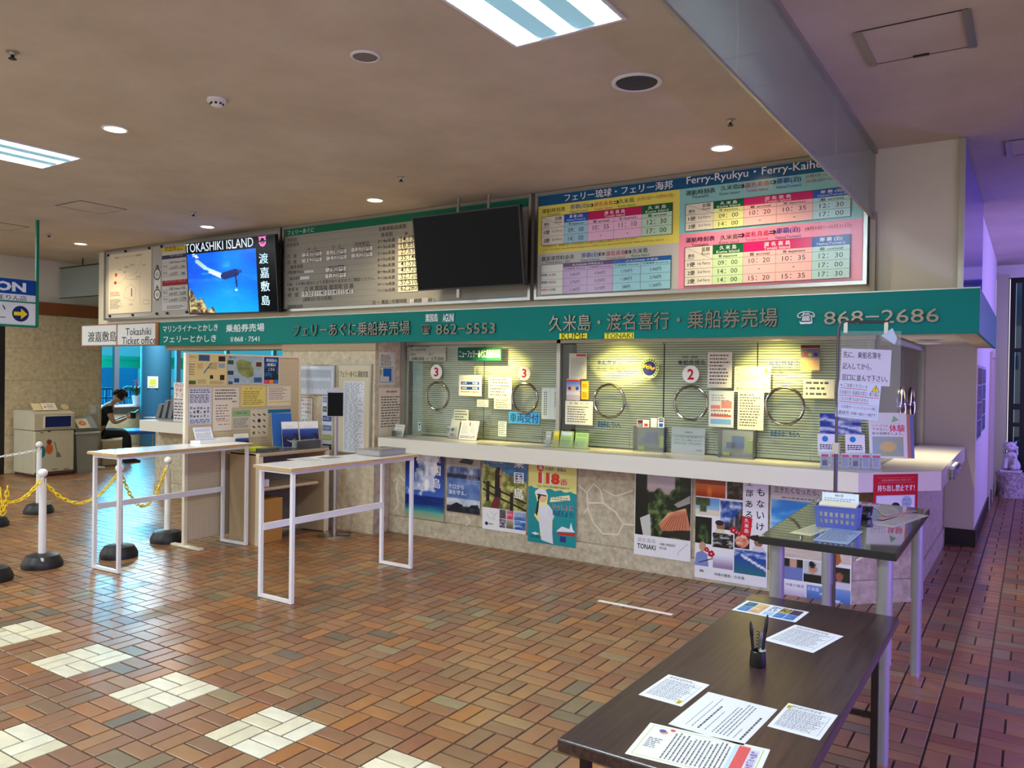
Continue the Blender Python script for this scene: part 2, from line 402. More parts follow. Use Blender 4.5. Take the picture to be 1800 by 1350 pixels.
order = sorted(range(len(bricks)), key=lambda n: -vis_area(bricks[n][0])); near = set(order[:300])
def brick_geo(x0, y0, x1, y1, zt, full):
    e = .0022
    if full:
        v = [(x0, y0, -.01), (x1, y0, -.01), (x1, y1, -.01), (x0, y1, -.01), (x0, y0, zt-e), (x1, y0, zt-e), (x1, y1, zt-e), (x0, y1, zt-e),
             (x0+e, y0+e, zt), (x1-e, y0+e, zt), (x1-e, y1-e, zt), (x0+e, y1-e, zt)]
        f = [(0, 1, 5, 4), (1, 2, 6, 5), (2, 3, 7, 6), (3, 0, 4, 7), (4, 5, 9, 8), (5, 6, 10, 9), (6, 7, 11, 10), (7, 4, 8, 11), (8, 9, 10, 11)]
    else:
        v = [(x0, y0, -.01), (x1, y0, -.01), (x1, y1, -.01), (x0, y1, -.01), (x0, y0, zt), (x1, y0, zt), (x1, y1, zt), (x0, y1, zt)]
        f = [(0, 1, 5, 4), (1, 2, 6, 5), (2, 3, 7, 6), (3, 0, 4, 7), (4, 5, 6, 7)]
    return v, f
bm_cache = {}
def colmesh(name, v, f, cols, m):
    me = bpy.data.meshes.new(name); me.from_pydata(v, [], f); me.materials.append(m)
    a = me.color_attributes.new('Col', 'FLOAT_COLOR', 'CORNER'); out = []
    for fc, c in zip(f, cols): out += list(c+(1.0,))*len(fc)
    a.data.foreach_set('color', out); return me
PALL = [(int(c[0]*.86), int(c[1]*.90), int(c[2]*.86)) if i_ < 16 else c for i_, c in enumerate(PALL)]; lin = [s2l(c) for c in PALL]; V_ = []; F_ = []; C_ = []
for n, (b, c, cx, cy) in enumerate(bricks):
    dx, dy = (b[2]-b[0])/2, (b[3]-b[1])/2
    if n in near:
        hor = dx > dy; k = (c, hor)
        if k not in bm_cache:
            v, f = brick_geo(-dx, -dy, dx, dy, 0, True); bm_cache[k] = colmesh('brick', v, f, [lin[c]]*len(f), BRICK)
        o = bpy.data.objects.new('brick', bm_cache[k]); COL.objects.link(o); o.parent = FLOOR; o.location = (cx, cy, R.uniform(-.0006, .0006))
    else:
        v, f = brick_geo(b[0], b[1], b[2], b[3], R.uniform(-.0006, .0006), False); q = len(V_); t = R.uniform(.88, 1.1)
        V_ += v; F_ += [tuple(i+q for i in g) for g in f]; C_ += [tuple(a*t for a in lin[c])]*len(f)
o = bpy.data.objects.new('brick_field', colmesh('brick_field', V_, F_, C_, BRICK)); COL.objects.link(o); o.parent = FLOOR; tag(o, kind='stuff')

CZ = 3.5
cm = MB(); gx = [-16, -4.297, -3.663, .788, 1.422, 7]; gy = [-3.2, .128, 1.362, 13]
for i in range(5):
    for j in range(3):
        if not (i in (1, 3) and j == 1): cm.box((gx[i], gy[j], CZ), (gx[i+1], gy[j+1], CZ+.15))
struct('ceiling', cm, CEIL, 'dull cream plaster ceiling with faint stains')
struct('wall_upper_back', MB().box((-8.95, 4.49, 2.06), (2.70, 4.62, CZ)), WHITEWALL, 'white wall above the ticket windows carrying the fare boards')
wv = MB(); wv.box((2.2, 7.13, 0), (2.70, 11.6, CZ-.001)); wv.box((2.2, 4.62, 2.06), (2.70, 7.13, CZ-.001)); struct('wall_right_wing', wv, WHITEWALL, 'white wing wall beside the passage lit violet')
struct('baseboard_right', MB().box((2.40, 7.105, 0), (2.715, 7.128, .17)).box((2.703, 7.11, 0), (2.718, 11.6, .17)), DKMETAL, 'dark skirting round the foot of the wing wall')
struct('trim_soffit', MB().box((-6.34, 3.875, 2.035), (2.70, 4.489, 2.058)).box((2.702, 3.875, 2.035), (2.855, 7.12, 2.058)), mat('soffit', (196, 180, 150), .7), 'cream soffit under the green fascia')
pl = MB(); pl.box((-4.0, 3.87, 0), (-2.57, 4.48, 2.034)); struct('trim_pillar', pl, PILSTONE, 'stained stone pillar left of the ticket windows')
struct('trim_pillar_header', MB().box((-6.3, 3.90, 1.955), (-2.575, 4.3, 2.033)).box((-4.0, 3.855, 1.93), (-2.555, 3.899, 2.033)), mat('header', (170, 150, 116), .7), 'beige header band above the stone pillar')
# counter base walls
bs = MB(); yb = 4.118
bs.prism([(-2.565, yb), (2.07, yb), (2.43, yb+.36), (2.43, 7.12), (2.25, 7.12), (2.25, yb+.44), (2.0, yb+.2), (-2.565, yb+.2)], .183, .878)
bs.prism([(-2.565, yb-.012), (2.075, yb-.012), (2.442, yb+.355), (2.442, 7.12), (2.25, 7.12), (2.25, yb+.44), (2.0, yb+.2), (-2.565, yb+.2)], 0, .175)
bs.prism([(-2.56, yb+.01), (2.065, yb+.01), (2.42, yb+.365), (2.42, 7.11), (2.26, 7.11), (2.26, yb+.44), (2.0, yb+.19), (-2.56, yb+.19)], .17, .19)
BASE = struct('wall_counter_base', bs, BASESTONE, 'rough stone counter front with a carved groove')
def inlay(lines, y, name='stone_inlay'):
    m = MB(tuple(BASE.location))
    for L_ in lines:
        P = [ony(a, b, y) for a, b in L_]
        for p, q in zip(P, P[1:]):
            d = (q-p); d /= np.linalg.norm(d); nrm = np.array([-d[2], 0, d[0]])*.006
            m.extr([p-nrm, p+nrm, q+nrm, q-nrm], (0, -.003, 0))
    return m.build(name, mat('inlay', (222, 214, 192), .6), BASE)
inlay([[(691, 846), (704, 836), (712, 846)], [(700, 838), (697, 862), (701, 888), (690, 900)], [(1016, 852), (1032, 866), (1034, 894), (1026, 902)], [(1032, 866), (1044, 850), (1056, 862), (1060, 884)],
       [(1034, 884), (1060, 884), (1082, 900), (1096, 921), (1114, 923)], [(1096, 921), (1086, 940), (1060, 938), (1044, 920), (1034, 894)], [(1060, 860), (1082, 872), (1096, 868), (1113, 862)],
       [(820, 908), (828, 916), (818, 925)], [(1505, 985), (1530, 972), (1546, 966)]], yb-.001)
b2 = MB(); b2.box((-6.84, yb, .183), (-4.01, yb+.2, .878)); b2.box((-6.85, yb-.012, 0), (-4.01, yb+.2, .175)); b2.box((-6.83, yb+.01, .17), (-4.02, yb+.19, .19))
b2.box((-6.84, yb+.2, 0), (-6.64, 6.5, .878)); struct('wall_counter_base_left', b2, BASESTONE, 'stone counter front at the far left ticket office')

# counters
ct = MB(); ct.prism([(-2.50, 3.85), (2.15, 3.83), (2.63, 4.36), (2.61, 7.10), (2.15, 7.10), (2.15, 4.62), (-2.50, 4.62)], .882, 1.025)
o = ct.build('counter', COUNTER); tag(o, 'long cream counter shelf below the ticket windows, turning the corner', 'counter')
o = MB().box((-6.80, 3.86, .882), (-4.02, 4.75, 1.025)).build('counter', COUNTER); tag(o, 'white counter shelf behind the pegboard at the far left ticket office', 'counter')

# ---------------- ticket windows (glass, frames, rings)
win = thing('window_1', 'glazed ticket window bays above the counter', None, (-.2, 4.30, 1.025)); tag(win, kind='structure')
wo = wloc(win)
def pane(name, a, b, m=GLASS, par=None):
    p = par or win; return MB(wloc(p)).box(a, b).build(name, m, p)
pane('glass_pane', (-2.50, 4.297, 1.03), (-1.60, 4.303, 2.03)); pane('glass_pane', (-1.59, 4.297, 1.03), (-.62, 4.303, 2.03))
pane('glass_pane', (-.57, 4.297, 1.03), (.46, 4.303, 2.03)); pane('glass_pane', (.47, 4.297, 1.03), (2.17, 4.303, 2.03))
fr = MB(wo); fr.box((-2.565, 4.26, 1.026), (-2.51, 4.34, 2.033)); fr.build('window_frame', ALU, win)
MB(wo).box((-.615, 4.27, 1.026), (-.575, 4.33, 2.033)).build('mullion', ALU, win)
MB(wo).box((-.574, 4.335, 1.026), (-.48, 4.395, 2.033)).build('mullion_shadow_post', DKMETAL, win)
MB(wo).box((-2.5, 4.27, 2.0), (2.18, 4.33, 2.033)).build('head_rail', ALU, win)
MB(wo).box((2.172, 4.29, 1.026), (2.19, 4.305, 2.033)).build('corner_bead', DKMETAL, win)
MB(wo).box((-2.5, 4.292, 1.0255), (2.17, 4.308, 1.032)).build('sill_bead', ALU, win)
# pass-through cut-outs : thin bright edge strips and dark slot at the counter
def ring(par, c, r, axis='y', t=.0115):
    pts = []
    for k in range(40):
        a = 2*PI*k/40
        pts.append((c[0]+r*math.cos(a), c[1], c[2]+r*math.sin(a)) if axis == 'y' else (c[0], c[1]+r*math.cos(a), c[2]+r*math.sin(a)))
    return MB(wloc(par)).tube(pts, t, 8, closed=True).build('speaking_ring', CHROME, par, smooth=True)
for px_, py_, w_ in ((769, 696, 19), (922.5, 700, 22), (1071, 705, 26.5), (1214, 709, 28.5), (1379, 714, 33.5)):
    p = ony(px_, py_, 4.295); d = abs(ony(px_+w_, py_, 4.295)[0]-ony(px_-w_, py_, 4.295)[0])/2
    ring(win, (float(p[0]), 4.293, float(p[2])), float(d))
    pw = MB(wo); x = float(p[0]); wid = .21
    pw.box((x-wid, 4.291, 1.032), (x-wid+.006, 4.3, 1.19)); pw.box((x+wid-.006, 4.291, 1.032), (x+wid, 4.3, 1.19)); pw.box((x-wid, 4.291, 1.186), (x+wid, 4.3, 1.192))
    pw.build('pass_through_trim', ACRYL, win)
win2 = thing('window_2', 'glass side of the ticket office facing the passage', None, (2.20, 5.9, 1.025)); tag(win2, kind='structure')
pane('glass_pane', (2.195, 4.32, 1.03), (2.201, 5.72, 2.03), par=win2); pane('glass_pane', (2.195, 5.73, 1.03), (2.201, 7.04, 2.03), par=win2)
MB(wloc(win2)).box((2.17, 7.045, 1.026), (2.23, 7.125, 2.033)).build('window_frame', ALU, win2)
MB(wloc(win2)).box((2.17, 4.32, 2.0), (2.23, 7.04, 2.033)).build('head_rail', ALU, win2)
for px_, py_, h_ in ((1585.5, 712, 29), (1602.5, 709, 27)):
    p = onx(px_, py_, 2.205); r = abs(onx(px_, py_+h_, 2.205)[2]-p[2]); ring(win2, (2.208, float(p[1]), float(p[2])), float(r), 'x', .012)
    q = MB(wloc(win2)); q.box((2.203, float(p[1])-.0, 1.03), (2.209, float(p[1])+.012, 1.25)); q.build('pass_through_edge', DKMETAL, win2)
# the plate behind the side glass (closed inner shutter)
# blinds
def blind(x0, x1, y, label, z0=1.05, z1=1.985, axis='y'):
    t = thing('slatted_blind', label, 'blind', ((x0+x1)/2, y, z0) if axis == 'y' else (y, (x0+x1)/2, z0), 'grey slatted blinds closed behind the ticket glass')
    n = 43; pitch = (z1-z0)/n; L_ = (x1-x0)/2-.003
    m = MB(); pr = [(-.004, 0), (-.0022, .35*pitch), (.0008, .5*pitch), (.003, .74*pitch), (.004, .74*pitch), (.0018, .5*pitch), (-.001, .35*pitch), (-.003, 0)]
    if axis == 'y': m.extr([(-L_, p[0], p[1]) for p in pr], (2*L_, 0, 0))
    else: m.extr([(-p[0], -L_, p[1]) for p in pr], (0, 2*L_, 0))
    me = m.mesh('slat', SLAT)
    for k in range(n):
        o = bpy.data.objects.new('slat', me); COL.objects.link(o); o.parent = t; o.location = (0, 0, k*pitch)
    if axis == 'y': MB().box((-L_, -.012, z1-z0), (L_, .02, z1-z0+.045)).box((-L_, -.006, -.015), (L_, .006, -.001)).build('head_rail', SLAT, t)
    else: MB().box((-.02, -L_, z1-z0), (.012, L_, z1-z0+.045)).box((-.006, -L_, -.015), (.006, L_, -.001)).build('head_rail', SLAT, t)
blind(-2.50, -1.55, 4.40, 'grey slatted blind behind the first glass pane beside the stone pillar')
blind(-1.545, -.60, 4.40, 'grey slatted blind behind the second pane, left of the aluminium post')
blind(-.47, .42, 4.40, 'grey slatted blind behind the pane with the round zigzag emblem')
blind(.425, 1.25, 4.40, 'grey slatted blind behind the round number 2 sign')
blind(1.255, 2.15, 4.40, 'grey slatted blind behind the brochure stand at the counter corner')
o = MB().box((2.10, 4.42, 1.03), (2.115, 7.1, 2.03)).build('screen_panel', mat('screen_panel', (190, 188, 168), .35, metal=.3)); tag(o, 'plain grey metal screen closed behind the side ticket glass', 'panel')
o = MB().box((-2.5, 4.56, 1.03), (2.1, 4.6, 2.03)).build('wall_office_backing', mat('office_back', (40, 40, 36), .8)); tag(o, None, None, None, 'structure')

# ---------------- green fascia
fa = thing('sign_fascia', 'long green fascia sign over the ticket windows with raised metal lettering', 'sign', (-1.7, 3.85, 2.012))
fo = wloc(fa)
MB(fo).box((-6.335, 3.83, 2.012), (2.88, 3.87, 2.313)).box((2.86, 3.87, 2.012), (2.88, 6.65, 2.313)).build('fascia_panel', GREEN, fa)
MB(fo).box((-6.335, 3.829, 2.313), (2.88, 3.88, 2.321)).build('top_trim', ALU, fa)
def rawg(txt, bold=0):
    c = bpy.data.curves.new('t', 'FONT'); c.body = txt; c.size = 1; c.resolution_u = 2; c.offset = bold*.6
    o = bpy.data.objects.new('t', c); m = o.to_mesh(); vs = [(v.co.x, v.co.y) for v in m.vertices]; fs = [tuple(p.vertices) for p in m.polygons]
    o.to_mesh_clear(); bpy.data.objects.remove(o); bpy.data.curves.remove(c); return vs, fs
def raised(txt, crop, x0, yb_, x1, yt, m, y=3.83, th=.016, bold=.0, name='lettering'):
    p = PY(y); p.z(*crop); a = p.P(x0, yb_); b = p.P(x1, yt); full, ff_ = rawg(txt, bold)
    X0 = min(v[0] for v in full); X1 = max(v[0] for v in full); Y0 = min(v[1] for v in full); Y1 = max(v[1] for v in full)
    if th > .01 and len(txt) > 1:
        hx = max(v[0] for v in rawg('H')[0]); parts = []
        for i, ch in enumerate(txt):
            if ch == ' ': continue
            st = max(v[0] for v in rawg(txt[:i]+'H')[0])-hx if i else 0
            vs, fs = rawg(ch, bold); parts.append(([(u+st, v) for u, v in vs], fs))
        nm = 'letter'
    else: parts = [(full, ff_)]; nm = name
    for vs, fs in parts:
        pts = [(a[0]+(u-X0)/(X1-X0)*(b[0]-a[0]), a[1]+(v-Y0)/(Y1-Y0)*(b[1]-a[1])) for u, v in vs]
        me = bpy.data.meshes.new(nm); me.from_pydata([(u, y-.002, v) for u, v in pts], [], fs)
        bm = bmesh.new(); bm.from_mesh(me); bmesh.ops.remove_doubles(bm, verts=bm.verts[:], dist=1e-5); q = bmesh.ops.extrude_face_region(bm, geom=bm.faces[:])
        for e in q['geom']:
            if isinstance(e, bmesh.types.BMVert): e.co.y -= th
        bmesh.ops.recalc_face_normals(bm, faces=bm.faces[:]); bm.to_mesh(me); bm.free(); me.materials.append(m); me.transform(Matrix.Translation(-fo))
        link_mesh(nm, me, fa, (0, 0, 0))
c8 = (500, 530, 3.6); cf = (960, 500, 2.25); cL = (180, 360, 4.737)
WHT = mat('white_letter', (236, 240, 240), .5)
raised('フェリーあぐに乗船券売場', c8, 60, 226, 800, 120, LETTER, bold=.006)
raised('☎', c8, 872, 212, 930, 146, LETTER, bold=.01, name='telephone_symbol'); raised('862−5553', c8, 966, 210, 1340, 134, LETTER, bold=.004)
raised('久米島・渡名喜行・乗船券売場', cf, 14, 188, 918, 92, LETTER, bold=.008)
raised('☎', cf, 994, 160, 1065, 106, WHT, bold=.012, name='telephone_symbol')
raised('868−2686', cf, 1100, 160, 1556, 94, LETTER, bold=.006)
raised('マリンライナーとかしき', cL, 505, 1062, 962, 992, WHT, th=.001, bold=.012); raised('フェリーとかしき', cL, 508, 1148, 950, 1082, WHT, th=.001, bold=.014)
raised('乗船券売場', cL, 1030, 1062, 1350, 985, WHT, th=.001, bold=.016); raised('☎', cL, 1066, 1140, 1094, 1098, WHT, th=.001, name='telephone_symbol'); raised('868 · 7541', cL, 1100, 1140, 1308, 1095, WHT, th=.001, bold=.01)
def plate(txt, crop, box, tb, bg, fg, y, name, label, cat='sign', bold=.0, thick=.002):
    p = PY(y, thick); p.z(*crop); p.bodyP(*box, bg); p.textP(txt, *tb, fg, bold); return p.build(name, label, cat)
plate('KUME', cf, (53, 216, 162, 192), (62, 213, 156, 195), (238, 226, 40), (20, 20, 20), 3.826, 'place_label', 'yellow KUME label stuck on the green fascia')
plate('TONAKI', cf, (231, 215, 347, 190), (236, 211, 343, 194), (238, 226, 40), (20, 20, 20), 3.826, 'place_label', 'yellow TONAKI label stuck on the green fascia')
p = PY(3.826); p.z(*c8); p.bodyP(890, 133, 1076, 72, (20, 110, 100)); p.textP('粟国島', 892, 130, 970, 76, (240, 240, 240), .02); p.textP('AGUNI', 1002, 130, 1072, 76, (240, 240, 240), .02)
p.build('place_label', 'small green label with white AGUNI lettering on the fascia', 'sign')
# Tokashiki sign boxes
sb = thing('ticket_office_sign', 'white two part ticket office sign in a thin wooden frame, left end of fascia', 'sign', (-7.25, 3.85, 2.012))
so = wloc(sb)
MB(so).box((-8.155, 3.80, 2.012), (-6.34, 3.85, 2.318)).build('frame', mat('sign_wood', (150, 96, 60), .5), sb)
p = PY(3.798); p.z(0, 400, 3.971)
p.body(-8.13, 2.03, -7.265, 2.302, (226, 226, 222)); p.textP('渡嘉敷島', 614, 800, 812, 722, (15, 15, 18), .02)
p.build('sign_face', parent=sb); p = PY(3.798); p.z(0, 400, 3.971); p.body(-7.235, 2.03, -6.365, 2.302, (226, 226, 222))
p.textP('Tokashiki', 878, 750, 1056, 700, (40, 50, 66), .01); p.textP('Ticket office', 852, 812, 1090, 762, (40, 50, 66), .01); p.build('sign_face', parent=sb)

# ================================================================== BOARDS ABOVE THE FASCIA
YB = 4.42
def board_frame(name, label, x0, x1, z0, z1, back=(180, 180, 174), w=.03):
    t = thing(name, label, 'board', ((x0+x1)/2, 4.45, z0)); to = wloc(t)
    MB(to).box((x0, YB+.003, z0), (x1, 4.489, z1)).build('backing', mat('board_back_%d' % back[0], back, .45), t)
    f = MB(to); f.box((x0, YB-.014, z0), (x0+w, YB+.003, z1)).box((x1-w, YB-.014, z0), (x1, YB+.003, z1)).box((x0+w, YB-.014, z0), (x1-w, YB+.003, z0+w)).box((x0+w, YB-.014, z1-w), (x1-w, YB+.003, z1))
    f.build('frame', STEEL, t); return t
K = (18, 18, 22)
# --- ferry timetable board (right)
bt = board_frame('timetable_board', 'large coloured ferry timetable board with yellow, blue and pink quarters', -.965, 2.085, 2.44, 3.495, (176, 178, 176))
p = PY(YB, .003); p.body(-.93, 2.475, 2.05, 3.46, (190, 190, 186))
c7 = (930, 260, 4.823); cc = (1190, 260, 4.822); p.z(*c7)
um = p.P(1275, 600)[0]; yt_, zt_ = 3.46, 3.28
vt = p.P(70, 500)[1]; vmid = p.P(65, 905)[1]
p.rect(-.93, vt, 2.05, 3.46, (0, 84, 130)); p.rect(-.93, vmid, um, vt, (228, 218, 96))
p.z(*cc); vm2 = p.P(20, 735)[1]
p.rect(um, vm2, 2.05, vt, (140, 200, 200)); p.rect(um, 2.475, 2.05, vm2, (240, 140, 170))
p.z(*c7); p.textP('フェリー琉球・フェリー海邦', 300, 458, 1218, 272, (238, 240, 240), .012)
NAVY, RED_, GRN = (20, 60, 150), (200, 30, 80), (10, 90, 50)
def arrow(p, u, v, s, both=False):
    p.rect(u-s*.5, v+s*.1, u+s*.25, v+s*.22, K); p.k -= 1; p.rect(u-s*.5, v-s*.22, u+s*.25, v-s*.1, K); p.k -= 1
    p.poly([(u+s*.15, v-s*.45), (u+s*.55, v), (u+s*.15, v+s*.45), (u+s*.2, v)], K)
    if both: p.k -= 1; p.poly([(u-s*.4, v+s*.45), (u-s*.8, v), (u-s*.4, v-s*.45), (u-s*.45, v)], K)
def route(p, crop, head, sub, items, paren):
    p.z(*crop); p.textP(head[0], *head[1], K, .016); p.textP(sub[0], *sub[1], (50, 50, 50))
    for s, b, c, s2, b2, arr in items:
        p.textP(s, *b, c, .018); p.textP(s2, *b2, c)
        if arr:
            a = p.P(*arr[:2]); arrow(p, a[0], a[1], arr[2], len(arr) > 3)
    for s, b in paren: p.textP(s, *b, (170, 20, 60), .01)
route(p, c7, ('運航時刻表', (112, 552, 308, 504)), ('Timetable', (152, 572, 265, 552)),
      [('那覇(泊)', (352, 522, 502, 472), NAVY, 'Naha(Tomari)', (350, 548, 500, 528), (525, 488, .055)), ('渡名喜島', (552, 498, 712, 446), RED_, 'Tonaki Island', (552, 524, 704, 500), (740, 462, .055)),
       ('久米島', (762, 470, 892, 424), GRN, 'Kume Island', (756, 500, 902, 476), None)], [('(1月1日〜12月31日)', (922, 446, 1226, 394))])
route(p, c7, ('旅客運賃料金表', (108, 960, 384, 905)), ('Ticket price : yen', (140, 980, 348, 958)),
      [('那覇(泊)', (446, 934, 596, 886), NAVY, 'Naha(Tomari)', (440, 962, 598, 940), (622, 900, .05, 1)), ('渡名喜島', (652, 916, 820, 866), RED_, 'Tonaki Island', (660, 942, 812, 920), (848, 882, .05, 1)),
       ('久米島', (878, 892, 1008, 850), GRN, 'Kume Island', (872, 920, 1020, 898), None)], [])
route(p, cc, ('運航時刻表', (78, 402, 325, 342)), ('Timetable', (126, 424, 270, 398)),
      [('久米島', (372, 362, 520, 308), GRN, 'Kume Island', (362, 396, 530, 370), (546, 326, .055)), ('渡名喜島', (578, 336, 782, 280), RED_, 'Tonaki Island', (586, 370, 774, 342), (815, 292, .055)),
       ('那覇(泊)', (846, 306, 1052, 246), NAVY, 'Naha(Tomari)', (842, 344, 1056, 312), None)], [('(1月1日〜3月31日)', (1094, 264, 1420, 190)), ('(11月1日〜12月31日)', (1094, 302, 1450, 232))])
route(p, cc, ('運航時刻表', (76, 805, 322, 745)), ('Timetable', (126, 832, 268, 806)),
      [('久米島', (368, 780, 518, 730), GRN, 'Kume Island', (358, 812, 526, 785), (546, 742, .055)), ('渡名喜島', (574, 755, 780, 700), RED_, 'Tonaki Island', (580, 788, 770, 760), (812, 715, .055)),
       ('那覇(泊)', (842, 728, 1046, 672), NAVY, 'Naha(Tomari)', (838, 774, 1052, 738), None)], [('(4月1日〜10月31日)', (1088, 706, 1478, 640))])
p.z(*cc); p.textP('Ferry-Ryukyu・Ferry-Kaihou', 84, 312, 1290, 110, (238, 240, 240), .012)
def table(p, crop, L, Rr, top, hd, rows, cols, headc, bodyc, heads, cells, corner, left, sub=None):
    # L,Rr : pixel columns; cols: fractional column edges; top/bottom from pixel pairs
    p.z(*crop); a = p.P(*L); b = p.P(*Rr); u0, v0 = a; u1, v1 = b; Wd = u1-u0; Ht = v1-v0
    p.rect(u0-.004, v0-.004, u1+.004, v1+.004, (40, 40, 44)); X = [u0+Wd*c for c in cols]; Yh = v1-Ht*hd; Ys = Yh-Ht*sub if sub else Yh
    p.rect(X[0], v0, X[1]-.002, v1, (226, 220, 204))
    for i, (c, sp) in enumerate(headc): p.rect(X[sp[0]], Yh, X[sp[1]]-.002, v1, c)
    for i, c in enumerate(bodyc): p.rect(X[i+1], v0, X[i+2]-.002, Yh, c)
    lines = [Yh-(Yh-Ys)]+[Ys-(Ys-v0)*k/rows for k in range(1, rows)]
    for v in lines: p.rect(X[0] if v < Ys-.001 or True else X[1], v-.0012, u1, v+.0012, (60, 60, 64)); p.k -= 1
    p.k += 1; p.line(X[0], v1, X[1], Ys, .002, (60, 60, 64))
    for (s, x0f, y0, x1f, y1, c, bo) in heads: p.text(s, u0+Wd*x0f, v0+Ht*y0, u0+Wd*x1f, v0+Ht*y1, c, bo)
    rh = (Ys-v0)/rows
    for r_, row in enumerate(cells):
        for c_, s in enumerate(row):
            if not s: continue
            xa, xb = X[c_+1], X[c_+2]; w_ = (xb-xa); ya = Ys-rh*(r_+1)+rh*.24; yb2 = Ys-rh*r_-rh*.22
            if s == '-': p.text('-', (xa+xb)/2-.008, (ya+yb2)/2-.003, (xa+xb)/2+.008, (ya+yb2)/2+.003, (60, 60, 60))
            else: p.text(s, xa+w_*.18, ya, xb-w_*.18, yb2, (40, 40, 44), .004)
    for r_, (s, s2) in enumerate(left):
        ya = Ys-rh*(r_+1)+rh*.25; yb2 = Ys-rh*r_-rh*.2; p.text(s, X[0]+.1*(X[1]-X[0]), ya, X[0]+.36*(X[1]-X[0]), yb2, K, .02); p.text(s2, X[0]+.46*(X[1]-X[0]), ya+.25*rh*.3, X[0]+.92*(X[1]-X[0]), yb2-.25*rh*.2, (70, 70, 70))
W_ = (240, 240, 240)
LY, LP_, LB, LG = (222, 228, 150), (244, 190, 186), (180, 218, 216), (176, 214, 180)
ltab = [('1便', '1st Ferry'), ('2便', '2nd Ferry')]
hd1 = lambda a, b, c: [('区間', .14, .80, .21, .93, K, .01), ('Route', .12, .68, .21, .77, (70, 70, 70), 0), ('便名', .02, .62, .08, .72, K, .01), ('Ferry', .02, .53, .08, .60, (70, 70, 70), 0),
      (a[0], .22, .87, .31, .96, W_, .02), (a[1], .215, .78, .345, .85, W_, 0), ('渡 名 喜 島', .48, .87, .66, .96, W_, .02), ('Tonaki Island', .50, .78, .65, .85, W_, 0), (b[0], .81, .87, .94, .96, W_, .02), (b[1], .80, .78, .97, .85, W_, 0),
      ('発 departure', .24, .635, .35, .715, K, .008), ('着 arrival', .44, .635, .53, .715, K, .008), ('発 departure', .61, .635, .74, .715, K, .008), ('着 arrival', .83, .635, .93, .715, K, .008)]
table(p, c7, (110, 828), (1218, 466), None, .27, 2, [0, .185, .378, .577, .785, 1.0], [((10, 80, 190), (1, 2)), ((190, 10, 90), (2, 4)), ((0, 96, 50), (4, 5))], [(160, 208, 226), (238, 190, 216), (238, 190, 216), (186, 220, 190)],
      [], [['09：00', '10：55', '11：10', '12：30'], ['14：00', '-', '-', '17：00']], None, ltab, .14)
def heads(p, crop, L, Rr, a, b, cols, hd, sub):
    p.z(*crop); u0, v0 = p.P(*L); u1, v1 = p.P(*Rr); Wd = u1-u0; Ht = v1-v0
    X = [u0+Wd*c for c in cols]; Yh = v1-Ht*hd
    def cen(s, xa, xb, y0, y1, c, wf, bo=0.): m = (xa+xb)/2; w2 = (xb-xa)*wf/2; p.text(s, m-w2, y0, m+w2, y1, c, bo)
    h = Ht*hd
    cen(a[0], X[1], X[2], v1-h*.55, v1-h*.1, W_, .55, .02); cen(a[1], X[1], X[2], v1-h*.92, v1-h*.62, W_, .75)
    cen('渡 名 喜 島', X[2], X[4], v1-h*.55, v1-h*.1, W_, .38, .02); cen('Tonaki Island', X[2], X[4], v1-h*.92, v1-h*.62, W_, .38)
    cen(b[0], X[4], X[5], v1-h*.55, v1-h*.1, W_, .6, .02); cen(b[1], X[4], X[5], v1-h*.92, v1-h*.62, W_, .75)
    s = Ht*sub
    for i, t in ((1, '発 departure'), (2, '着 arrival'), (3, '発 departure'), (4, '着 arrival')): cen(t, X[i], X[i+1], Yh-s*.85, Yh-s*.2, K, .62, .01)
    cen('区間', X[0]+.5*(X[1]-X[0]), X[1], v1-h*.6, v1-h*.15, K, .55, .01); cen('Route', X[0]+.5*(X[1]-X[0]), X[1], v1-h*.98, v1-h*.7, (70, 70, 70), .6)
    cen('便名', X[0], X[0]+.45*(X[1]-X[0]), Yh-s*.3, Yh+h*.2, K, .5, .01); cen('Ferry', X[0], X[0]+.45*(X[1]-X[0]), Yh-s*.85, Yh-s*.4, (70, 70, 70), .5)
CA = [0, .185, .378, .577, .785, 1.0]
heads(p, c7, (110, 828), (1218, 466), ('那 覇 (泊)', 'Naha(Tomari)'), ('久 米 島', 'Kume Island'), CA, .27, .14)
CB = [0, .184, .378, .578, .79, 1.0]; hc = [((0, 96, 50), (1, 2)), ((206, 10, 100), (2, 4)), ((10, 80, 180), (4, 5))]
table(p, cc, (76, 708), (1478, 330), None, .27, 2, CB, hc, [LY, LP_, LP_, LB], [], [['09：00', '10：20', '10：35', '12：30'], ['14：00', '-', '-', '17：00']], None, ltab, .14)
heads(p, cc, (76, 708), (1478, 330), ('久 米 島', 'Kume Island'), ('那 覇 (泊)', 'Naha(Tomari)'), CB, .27, .14)
table(p, cc, (70, 1172), (1472, 736), None, .23, 3, CB, hc, [(196, 226, 172), LP_, LP_, LB], [], [['09：00', '10：20', '10：35', '12：30'], ['14：00', '-', '-', '17：00'], ['14：00', '15：20', '15：35', '17：30']], None, ltab+[('2便', '2nd Ferry')], .12)
heads(p, cc, (70, 1172), (1472, 736), ('久 米 島', 'Kume Island'), ('那 覇 (泊)', 'Naha(Tomari)'), CB, .23, .12)
